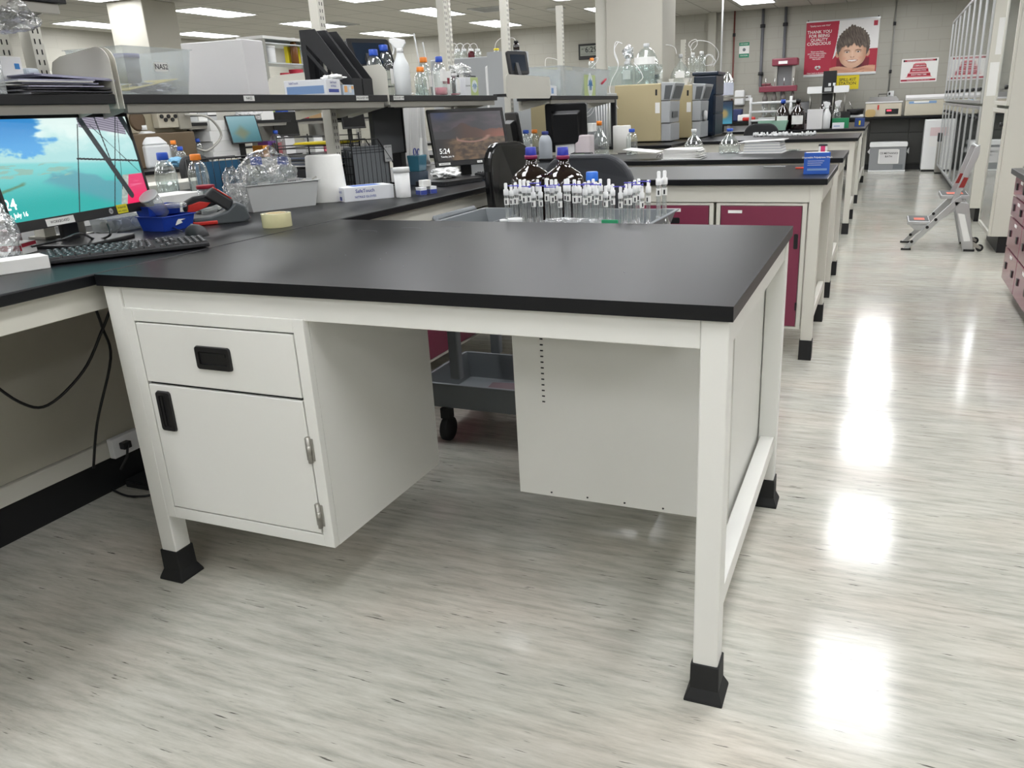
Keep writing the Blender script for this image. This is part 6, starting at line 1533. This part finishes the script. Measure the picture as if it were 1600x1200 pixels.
P('head', MB().box((.14, .1, .95), (.60, .4, 1.08)), MG, t, bevel=.02); P('head_label', MB().box((.26, .096, .98), (.42, .0995, 1.03)), PAPER, t)
# white tablet tester with black tower
hx0 = on(1294, 140, y=14.8)
t = T('sampling_station', 'white horizontal arm with a small display on a tall black pillar', 'instrument', (hx0.x, 14.78, ZW))
P('base', MB().box((-.42, -.1, 0), (.42, .4, .11)), BLACK, t, bevel=.01)
P('pillar', MB().box((-.11, .15, .111), (.12, .3, .82)), BLACK, t, bevel=.006)
hz = hx0.z - ZW; P('arm', MB().prism(rrect(.72, .12, .02), -.05, .149, 'y', 0, Matrix.Translation((0, 0, hz))), WHITEP, t, bevel=.004)
P('display_frame', MB().box((-.10, -.056, hz - .055), (.10, -.0505, hz + .06)), BLACK, t); P('display', MB().box((-.06, -.06, hz - .03), (.06, -.0565, hz + .035)), LGREYP, t)
for x in (-.3, .1, .3): P('probe', MB().lathe([(.012, .111), (.012, hz - .061)], (x, 0, 0), 8), STEEL, t)
for x in (.02, .1): P('top_knob', MB().lathe([(.022, hz + .061), (.022, hz + .11)], (x, 0, 0), 12), WHITEP, t)
q = on(1252, 160, y=14.9); t = monitor_back('black small monitor beyond the brown bottles', q.x, 15.0, R(180), .34, .26, .18); t.location.z = ZW
for k, (px, h_, m_, lab, nm) in enumerate(((1150, .22, mat('tote_navy', '2A3560', .5), 'navy bag with pink strings on the wall bench', 'bag'), (1163, .12, PAPER, 'white box left on the wall bench near the pipes', 'box'), (1170, .07, RED, 'red lidded container on the wall bench', 'container'))):
    q = on(px, 180, y=14.85); carton(lab, (q.x, 14.85, ZW), (.24, .2, h_), R(6 * k), m_, name=nm, cat=nm, bevel=.02)
# cool box
xc0, xc1 = .01, .615; w = xc1 - xc0
t = T('cool_box', 'grey and white cool box with a paper notice on the floor by the far wall', 'cool box', (xc0, 14.45, 0))
P('box_body', MB().box((0, 0, .03), (w, .38, .43)), mat('cool_grey', '8E9092', .45), t, bevel=.01); P('base', MB().box((-.005, -.005, .002), (w + .005, .385, .0295)), WHITEP, t, bevel=.004)
P('lid', MB().prism(rrect(w + .02, .075, .02, cx=w / 2, cy=.468), -.01, .39, 'y'), WHITEP, t, bevel=.004)
for x in (-.04, w + .0): P('handle', MB().prism([(x, .34), (x + .04, .40), (x + .04, .30)], .12, .26, 'y'), WHITEP, t)
q = MB(); q.box((.16, -.003, .15), (.48, -.001, .38)); 
for a_, b_ in (((.15, .14), (.17, .39)), ((.47, .14), (.49, .39)), ((.15, .375), (.49, .39)), ((.15, .14), (.49, .155))): q.box((a_[0], -.0042, a_[1]), (b_[0], -.0031, b_[1]), 2)
q.text('ICE METHANOL', .046, FY((.32, -.0038, .32)), 1); q.text('BATH', .046, FY((.32, -.0038, .265)), 1)
P('paper_notice', q, [CARD, INK, PAPER], t); P('vent_grille', MB().box((w - .2, -.002, .05), (w - .04, -.0005, .13)), GREYP, t)
# under-bench freezer and steel pillar bin
xf0 = .87; t = T('small_freezer', 'white upright freezer with papers taped on standing under the wall bench end', 'freezer', (xf0, 14.42, 0)); 
P('cabinet', MB().box((0, .04, .03), (.52, .5, .87)), WHITEP, t, bevel=.01); P('door', MB().box((0, 0, .035), (.52, .038, .865)), WHITEP, t, bevel=.012); P('base', MB().box((.01, .03, 0), (.5, .48, .029)), BLACK, t)
P('taped_paper', MB().box((.09, -.003, .42), (.27, -.001, .58)), PAPER, t); P('taped_paper', MB().box((.09, -.003, .6), (.27, -.001, .74)), mat('red_edge_paper', 'DCC8C8', .8), t)
t = T('waste_bin', 'slim steel bin with a black top before the freezer', 'bin', (1.135, 14.0, 0)); P('bin_body', MB().box((-.06, 0, .02), (.13, .2, .52)), STEEL, t, bevel=.008); P('bin_top', MB().box((-.065, -.005, .521), (.135, .205, .66)), BLACK, t, bevel=.008); P('base', MB().box((-.06, 0, 0), (.13, .2, .019)), BLACK, t)

# ================================================================ GLASS-FRONTED CABINETS ON THE RIGHT
GC = clear('door_glass', 'D3DAD7', .22, .04, .04)
def glass_cab(label, x0, x1, y0, y1, doors, h=2.37, z0=.14, midz=1.155, kick=True):
    t = T('glass_cabinet', label, 'cabinet', (x0, y0, 0)); W_ = x1 - x0; L_ = y1 - y0; th = .022
    P('side_panel', MB().box((0, 0, z0), (W_, th, h)), CREAM, t, bevel=.003); P('side_panel', MB().box((0, L_ - th, z0), (W_, L_, h)), CREAM, t, bevel=.003)
    P('rear_panel', MB().box((W_ - .01, th, z0), (W_, L_ - th, h)), CREAM, t)
    P('top_panel', MB().box((.02, th, h - th), (W_ - .011, L_ - th, h)), CREAM, t); P('bottom_panel', MB().box((.02, th, z0), (W_ - .011, L_ - th, z0 + th)), CREAM, t)
    for z in (.5, .84, midz + .0, 1.5, 1.9): P('inner_shelf', MB().box((.06, th, z - .012), (W_ - .011, L_ - th, z)), CREAM, t)
    P('kick_base', MB().box((.06, .04, 0), (W_ - .02, L_ - .04, z0 - .001)), EDGE, t)
    d = (L_ - 2 * th) / doors
    for k in range(doors):
        for (za, zb) in ((z0 + .0, midz - .012), (midz + .012, h)):
            a = th * 0 + k * (L_ / doors) + .003; b_ = (k + 1) * (L_ / doors) - .003; f = MB(); fw = .032
            f.box((-.022, a, za), (-.001, a + fw, zb)); f.box((-.022, b_ - fw, za), (-.001, b_, zb)); f.box((-.022, a + fw, za), (-.001, b_ - fw, za + fw)); f.box((-.022, a + fw, zb - fw), (-.001, b_ - fw, zb))
            o = P('door_frame', f, ALU if doors > 1 else CREAM, t, bevel=.002)
            P('glass_pane', MB().box((-.013, a + fw, za + fw), (-.010, b_ - fw, zb - fw)), GC, o)
            kz = (za + .14 if za > 1 else zb - .12); P('knob', MB().lathe([(.014, 0), (.02, .02), (.014, .026)], (0, 0, 0), 12, 0, Matrix.Translation((-.023, a + fw / 2 + .004, kz)) @ Matrix.Rotation(-PI / 2, 4, 'Y')), BLACK, o)
    return t
t = glass_cab('tall glass-fronted cream cabinet nearest to us on the right', 1.125, 1.68, 6.08, 6.92, 1)
P('taped_paper', MB().box((.27, -.0025, 1.02), (.47, -.0008, 1.22)), PAPER, t, label='sheet of paper taped on the side')
t = glass_cab('long row of glass-fronted cream cabinets behind the nearest one', 1.115, 1.68, 8.0, 14.0, 8)
for a_, b_ in (((.05, 1.62), (.21, 1.95)), ((.02, 1.24), (.16, 1.55))): P('taped_paper', MB().box((a_[0], -.0025, a_[1]), (b_[0], -.0008, b_[1])), PAPER, t)
rnd = random.Random(12)
kinds = 0
names_ = ['white carton', 'amber bottle', 'blue-lidded jar', 'steel tin', 'brown carton', 'red-lidded jar']
where_ = ['top shelf', 'upper shelf', 'middle shelf', 'low shelf']
for k in range(10):
    y = 8.3 + k * .56; s = k % 4; z = (1.901, 1.501, 1.156, .501)[s]; x = 1.33 + .08 * (k % 2)
    nm = names_[k % 6]; lab = '%s on the %s inside the cabinet row, %s along' % (nm, where_[s], ['first', 'second', 'third', 'fourth', 'fifth', 'sixth', 'seventh', 'eighth', 'ninth', 'tenth'][k])
    if 'carton' in nm: carton(lab, (x, y, z), (.2, .16, .16), 0, [PAPER, mat('brown_card', 'A88A62', .8)]['brown' in nm])
    elif 'bottle' in nm: reagent_bottle(lab, (x, y, z), .22, .05, WHITEP, glass=AMBER)
    else: tub(lab, (x, y, z), .15, .06, [WHITEP, STEEL]['tin' in nm], {'blue-lidded jar': BLUECAP, 'red-lidded jar': REDINK, 'steel tin': STEEL}[nm])
# maroon drawer cabinet at the right edge
dx, dy1, dz = 1.05, 4.63, .80
t = T('drawer_cabinet', 'glossy maroon drawer bench at the right edge of the view', 'cabinet', (dx, 2.3, 0)); L_ = dy1 - 2.3
P('worktop', MB().box((-.03, -.02, dz - .035), (.7, L_ + .02, dz)), mat('dark_grey_top', '4A4A4A', .4), t, bevel=.004)
P('body', MB().box((.02, 0, .08), (.68, L_, dz - .036)), MAROON2, t); P('kick_base', MB().box((.08, .03, 0), (.66, L_ - .04, .079)), EDGE, t)
zs = [.08, .30, .50, .63, dz - .038]
for c_ in range(3):
    ya, yb = L_ - (c_ + 1) * .55 + .006, L_ - c_ * .55 - .006
    for r_ in range(4):
        o = P('drawer', MB().box((0, ya, zs[r_] + .005), (.0195, yb, zs[r_ + 1] - .004)), MAROON2, t, bevel=.003)
        zc = (zs[r_] + zs[r_ + 1]) / 2
        for yy in (ya + .12, yb - .12): P('drawer_handle', MB().box((-.006, yy - .022, zc - .022), (-.0005, yy + .022, zc + .022)), BLACK, o, bevel=.002)
        P('label_card', MB().box((-.002, (ya + yb) / 2 - .07, zs[r_ + 1] - .04), (-.0005, (ya + yb) / 2 + .02, zs[r_ + 1] - .022)), PAPER, o)
q = (dx + .12, 4.45, dz); t = T('benchtop_instrument', 'white instrument with a steel edge on the maroon drawer bench', 'instrument', q); P('case', MB().box((-.08, -.5, .02), (.4, .1, .3)), WHITEP, t, bevel=.02); P('front_trim', MB().box((-.1, -.5, .0), (.4, .1, .019)), STEEL, t); P('knob', MB().lathe([(.02, 0), (.02, .015)], (0, 0, 0), 14, 0, Matrix.Translation((-.081, .04, .1)) @ Matrix.Rotation(-PI / 2, 4, 'Y')), BLACK, t)

# ================================================================ STEP LADDER
t = T('step_ladder', 'folding aluminium step ladder standing in the right aisle', 'step ladder', (.45, 6.15, 0))
def W(x, z): return (x - .45, z)
for y in (0.0, .40):
    fr_ = MB(); fr_.prism([W(.455, .0), W(.50, .0), W(.885, .42), W(.87, .46), W(.835, .44)], y, y + .025, 'y'); P('front_rail', fr_, ALU, t, bevel=.003)
    P('front_foot', MB().box((W(.45, 0)[0], y - .003, 0), (W(.53, 0)[0], y + .028, .014)), RUBBER, t)
    lk = MB(); lk.prism([W(.60, .19), W(.63, .17), W(.92, .40), W(.90, .43)], y + .026, y + .036, 'y'); P('link_bar', lk, ALU, t, bevel=.002)
    for x_, z_ in ((.53, .075), (.64, .2), (.70, .265)): P('rivet_knob', MB().lathe([(.013, -.012), (.013, .0)], (0, 0, 0), 12, 0, Matrix.Translation((W(x_, z_)[0], y - .0005, z_)) @ Matrix.Rotation(-PI / 2, 4, 'X')), BLACK, t)
    rl = MB(); rl.prism([W(.825, .42), W(.94, .40), W(1.02, .0), W(.935, .0)], y, y + .03, 'y'); P('rear_leg', rl, ALU, t, bevel=.004)
    P('rear_foot', MB().box((W(.94, 0)[0], y - .003, 0), (W(1.025, 0)[0], y + .033, .018)), RUBBER, t)
    P('hand_rail', MB().prism([W(.80, .41), W(.84, .41), W(.97, .80), W(.965, .875), W(.93, .85)], y + .002, y + .028, 'y'), ALU, t, bevel=.003)
    P('red_catch', MB().prism([W(.845, .53), W(.885, .53), W(.91, .61), W(.875, .615)], y - .003, y + .033, 'y'), mat('catch_red', '8E2A26', .4), t, bevel=.002)
    P('wheel', MB().lathe([(.026, -.01), (.03, -.006), (.03, .006), (.026, .01)], (0, 0, 0), 18, 0, Matrix.Translation((W(1.062, .05)[0], y + .015, .031)) @ Matrix.Rotation(PI / 2, 4, 'X')), RUBBER, t)
    P('wheel_bracket', MB().prism([W(.985, .05), W(1.07, .02), W(1.075, .04), W(.98, .10)], y + .001, y + .004, 'y'), STEEL, t)
P('warning_label', MB().prism([W(.865, .32), W(.915, .31), W(.985, .09), W(.935, .085)], -.002, -.0005, 'y'), PAPER, t)
P('hand_bar', MB().tube([(W(.948, 0)[0], .015, .855), (W(.948, 0)[0], .415, .855)], .012), ALU, t)
for x0_, x1_, z_ in ((.485, .66, .245), (.72, .935, .465)):
    P('tread', MB().box((W(x0_, 0)[0], .03, z_ - .03), (W(x1_, 0)[0], .395, z_)), ALU, t, bevel=.004)
    q = MB(); q.box((W(x0_ + .01, 0)[0], .04, z_ + .0003), (W(x1_ - .01, 0)[0], .385, z_ + .003)); q.box((W(x0_ + .05, 0)[0], .10, z_ + .0031), (W(x1_ - .04, 0)[0], .24, z_ + .004), 1)
    P('tread_mat', q, [mat('tread_grey', '5A5C5C', .7), mat('label_orange', 'E0664A', .5)], t)
q = MB(); q.prism([W(.50, .214), W(.66, .214), W(.63, .17), W(.54, .17)], .03, .395, 'y'); P('tread_web', q, ALU, t)

# ================================================================ FAR LEFT ROWS
bench('long lab bench of the next row left, seen under the shelf', -7.0, -5.5, 1.2, 9.2, mid=(-6.3,))
bench('lab bench farthest left near the left wall', -10.6, -9.2, 2.0, 9.6)
def far_shelf(label, x0, x1, y0, y1, z): 
    t = T('shelf', label, 'shelf', (x0, y0, z - .03)); P('board', MB().box((0, 0, 0), (x1 - x0, y1 - y0, .03)), EDGE, t); P('support_rail', MB().box((x1 - x0 - .03, .02, -.03), (x1 - x0 - .01, y1 - y0 - .02, -.001)), STEEL, t); return t
FXc = -6.25
far_shelf('long black shelf over the next bench row', FXc + .02, FXc + .32, 4.6, 8.6, 1.29)
far_shelf('shelf on the back side of the next bench row', FXc - .4, FXc - .1, 3.2, 8.6, 1.29)
for k, (px, lab) in enumerate(((287, 'cream upright post of the next row beside the beige machine'), (327, 'cream upright post of the next row by the white box stack'), (420, 'cream upright post of the next row carrying the vial rack'), (560, 'cream upright post of the next row beyond the tablet'))):
    y = on(px, 200, x=FXc).y; post(y, zt_=(2.0 if k > 1 else 1.75), x=FXc, label=lab)
d = T('shelf_divider', 'cream end plate on the next row above the white box stack', 'shelf divider', (FXc, on(350, 180, x=FXc).y, 1.26)); P('plate', MB().prism(rrect(.5, .13, .02, cx=.05, cy=.06), 0, .004, 'x'), CREAM, d)
def fy(px, x): return on(px, 220, x=x).y
X2 = -5.85
# beige machine cluster
y = fy(232, -6.1)
t = T('gas_chromatograph', 'tall beige and brown instrument with hoses on the next bench row', 'instrument', (-6.5, y - .35, BZ))
P('lower_case', MB().box((0, 0, 0), (.6, .72, .30)), mat('inst_brown', '6A5A44', .5), t, bevel=.01); P('upper_case', MB().box((0, .0, .302), (.52, .72, .52)), mat('inst_beige', 'A39B86', .5), t, bevel=.01)
P('fan_cover', MB().lathe([(.09, 0), (.07, .01)], (0, 0, 0), 20, 0, Matrix.Translation((.521, .16, .41)) @ Matrix.Rotation(PI / 2, 4, 'Y')), mat('fan_brown', '5E4C38', .6), t)
P('control_box', MB().box((.525, .32, .34), (.60, .55, .54)), mat('inst_beige2', 'B5AF9E', .5), t, bevel=.006); P('pump_module', MB().box((.526, .56, .32), (.60, .71, .5)), mat('inst_grey2', '9A968A', .5), t, bevel=.01)
for k in range(5): P('black_knob', MB().lathe([(.018, 0), (.018, .012)], (0, 0, 0), 12, 0, Matrix.Translation((.6005, .36 + .04 * k, .44 - .03 * (k % 2))) @ Matrix.Rotation(PI / 2, 4, 'Y')), BLACK, t)
P('hose', MB().tube(spline([(.62, .62, .45), (.68, .85, .42), (.68, .98, .25), (.66, .8, .12), (.64, .68, .14)]), .012), mat('hose_grey', 'B4B2AA', .4), t)
P('white_notice', MB().box((.521, .36, .545), (.524, .70, .66)), PAPER, t); P('sheet_support', MB().box((.50, .36, .522), (.52, .70, .66)), PAPER, t)
t = T('jerrycan', 'white plastic jug with a handle at the near edge of the next row', 'jug', (on(243, 262, z=BZ).x - .05, on(243, 262, z=BZ).y, BZ))
P('jug_body', MB().frus((-.13, -.14, .13, .14), (-.13, -.14, .13, .14), .0, .2).frus((-.13, -.14, .13, .14), (-.06, -.06, .06, .04), .2001, .32), mat('hdpe', 'E4E6E6', .45), t, bevel=.02, segs=3); P('cap', MB().lathe([(.035, .33), (.035, .37)], (0, -.01, 0), 16), WHITEP, t); P('handle', MB().tube([(0, -.01, .30), (0, .10, .30), (0, .13, .2)], .018), mat('hdpe', 'E4E6E6', .45), t)
spray_bottle('white spray bottle left of the white jug on the next row', (-6.0, fy(221, -6.0), BZ), .3, .045, rz=R(180), body=WHITEP, sticker=False)
for px, x, h, r, cap_, lab in ((270, -5.75, .22, .045, ORANGE, 'orange-capped bottle right of the white jug'), (279, -5.7, .16, .045, BLUECAP, 'short blue-capped bottle right of the orange-capped one'),
                              (298, -6.0, .25, .045, BLUECAP, 'blue-capped bottle in front of the near post, left of a pair'), (308, -5.95, .22, .045, BLUECAP, 'blue-capped bottle in front of the near post, right of a pair'),
                              (432, -5.9, .26, .07, BLUECAP, 'conical blue-capped flask between two far screens')):
    reagent_bottle(lab, (x, fy(px, x), BZ), h, r, cap_, caph=.03, nr=.4 if r < .06 else .28)
blob('wipes', 'blue and white wipe packet beside the white jug', 'wipes', (-5.62, fy(268, -5.62), BZ + .05), (.07, .09, .045), mat('wipe_blue', '7FB6D8', .6), 91, .2, 2, flat=.1)
carton('blue rack of tubes in front of the short blue-capped bottle', (-5.62, fy(282, -5.62) + .1, BZ), (.09, .2, .08), 0, mat('rack_blue', '2A56B8', .4), name='tube_rack', cat='tube rack')
chair('black office chair between our bench and the next row', -4.9, fy(340, -4.9), R(100), back_top=1.03)
# drawer stack of parts
y = fy(316, -6.2); t = T('parts_cabinet', 'tall black cabinet of little grey drawers on the next row', 'cabinet', (-6.45, y - .22, BZ)); P('cabinet_shell', MB().box((0, 0, 0), (.3, .42, .62)), SOFTBLACK, t)
rnd = random.Random(2)
for r_ in range(7):
    for c_ in range(3): P('small_drawer', MB().box((.301, .02 + c_ * .13, .03 + r_ * .083), (.32, .14 + c_ * .13, .10 + r_ * .083)), [LGREYP, PAPER][(r_ + c_) % 2], t)
y = fy(336, -6.05)
for k in range(4): carton('white carton in the stack by the next row post, %s from the bottom' % ['first', 'second', 'third', 'fourth'][k], (-6.05, y + .02 * (k % 2), BZ + k * .098), (.3, .42, .096), 0, PAPER)
# screens
teal = lambda u, v: mixc(mixc(hx('2E6A74'), hx('8FB8C0'), v), hx('6E7A60'), sstep(.4, .1, abs(u - .4) + abs(v - .35)))
t, M_, W_, H_ = monitor('tilted screen with a teal picture on the next bench row', on(411, 222, x=-5.75), R(-12), R(14), .36, .28, teal, res=(24, 18), z0=BZ, emit=.55, bez=.01, chin=.012)
t, M_, W_, H_ = monitor('small black screen further along the next bench row', on(469, 212, x=-5.9), R(-10), R(5), .34, .26, None, z0=BZ)
t, M_, W_, H_ = monitor('dark screen above the wire trays on the next row', on(572, 200, x=-5.8), R(-5), R(5), .42, .28, None, z0=BZ)
# goods on the far shelf, one after another
items = (('bag', 392, .13, 'white plastic sack on the far black shelf, left end'), ('box', 408, .12, 'white carton on the far black shelf after the sack'), ('tubg', 424, .12, 'green bottle-shaped tub on the far black shelf'), ('cyl', 441, .10, 'blue cylinder lying on the far black shelf'),
         ('boxw', 455, .11, 'slim white box right of the blue cylinder'), ('red', 466, .06, 'clear box with a red base on the far black shelf'), ('brown', 483, .09, 'brown carton with a white card on the far black shelf'), ('tubw', 503, .10, 'white jar right of the brown carton'),
         ('green', 531, .12, 'green bottle on the far black shelf'), ('blue', 540, .14, 'blue bottle beside the green one on the far shelf'), ('tubw2', 556, .10, 'white jar near the right end of the far shelf'), ('tubw3', 572, .10, 'last white jar at the right end of the far shelf'))
for kd, px, h, lab in items:
    x = FXc + .2; y = on(px, 184, x=x).y; loc = (x, y, 1.291)
    if kd == 'bag': blob('plastic_sack', lab, 'bag', (x, y, 1.291 + .06), (.1, .2, .075), mat('sack_white', 'DADADA', .5), 33, .25, 3, flat=.15)
    elif kd in ('box', 'boxw', 'brown', 'red'): carton(lab, loc, (.18, {'box': .2, 'boxw': .1, 'brown': .24, 'red': .16}[kd], h), 0, {'box': PAPER, 'boxw': PAPER, 'brown': mat('brown_card', 'A88A62', .8), 'red': REDINK}[kd])
    elif kd == 'cyl':
        t = T('drum', lab, 'drum', (x, y, 1.291 + .055)); P('drum_body', MB().lathe([(.05, -.06), (.055, -.05), (.055, .05), (.05, .06)], (0, 0, 0), 20, 0, Matrix.Rotation(PI / 2, 4, 'Y')), mat('rack_blue', '2A56B8', .4), t)
    else: tub(lab, loc, h, .05, {'tubg': mat('lime', 'A8C070', .5), 'green': GRN, 'blue': BLUECAP}.get(kd, WHITEP), {'green': GRN, 'blue': BLUECAP}.get(kd, WHITEP))
# smaller goods on the next bench
for k, (px, h, m_, lab) in enumerate(((409, .12, mat('orange_box', 'E8982A', .5), 'orange box behind the tilted teal screen'), (418, .16, mat('purple_box', '6A3A8A', .5), 'purple box beside the orange box'), (424, .14, REDINK, 'red and white carton left of the conical flask'), (490, .18, PAPER, 'white carton behind the wire letter trays'), (505, .10, mat('pink_box', 'D86A80', .6), 'pink printed carton on the next row behind the trays'), (445, .2, CARD, 'pale carton between the flask and the small black screen'))):
    carton(lab, (-6.0, fy(px, -6.0), BZ), (.14, .16, h), 0, m_)
# vial rack above the low cream plate
y0, y1 = on(400, 100, x=-6.2).y, on(492, 100, x=-6.2).y; zb, zt2 = on(445, 118, x=-6.2).z, on(400, 62, x=-6.2).z
t = T('vial_rack', 'tall rack of clear shelves with vials seen over the low cream plate', 'rack', (-6.4, y0, BZ + .0)); Hh = zt2 - BZ
for yy in (0, y1 - y0): P('slotted_side', MB().box((0, yy - .02, 0), (.35, yy + .02, Hh)), mat('rack_grey', '9A9A92', .5), t)
P('top_rail', MB().box((0, -.02, Hh + .001), (.36, y1 - y0 + .02, Hh + .03)), PAPER, t)
szs = [zb - BZ - .1, zb - BZ + .12, zb - BZ + .32]
for z in szs: P('clear_shelf', MB().box((.01, .021, z - .012), (.35, y1 - y0 - .021, z)), mat('acrylic', 'C8CFCF', .2, vary=0), t)
def rk(px, lev, dz=.001): return (-6.12, on(px, 100, x=-6.12).y, BZ + szs[lev] + dz)
tub('white tub with a grey label, left on the vial rack', rk(424, 1), .17, .06, WHITEP, WHITEP)
reagent_bottle('brown vial with a white cap on the vial rack', rk(462, 1), .27, .042, WHITEP, glass=mat('vial_brown', '7A4A1A', .2, vary=0), nr=.6, caph=.03)
carton('yellow card box behind the brown vial on the rack', (-6.2, rk(468, 1)[1], rk(468, 1)[2]), (.05, .22, .2), 0, YEL)
tub('green-lidded clear jar on the vial rack', rk(482, 1), .14, .06, FROST, mat('teal_lid', '2A8A7A', .4), lidh=.05)
tub('large red-lidded jar at the bottom of the vial rack', rk(461, 0), .16, .075, WHITEP, REDINK, lidh=.09)
tub('small red-lidded jar left of the large one on the vial rack', rk(443, 0), .12, .05, WHITEP, REDINK, lidh=.05)
# wall cupboards and fittings along the left wall, seen above the shelf
t = T('wall_cupboard', 'long pale wall cupboard on the left wall seen over the envelopes', 'cupboard', (XL, 6.5, 1.45)); P('cupboard_body', MB().box((0.002, 0, 0), (.35, 5.0, .75)), mat('cupboard', 'C3C2B8', .5), t, bevel=.01)
for k in range(6): P('door', MB().box((.352, .02 + k * .83, .02), (.368, .82 + k * .83, .73)), mat('cupboard', 'C3C2B8', .5), t, bevel=.004)
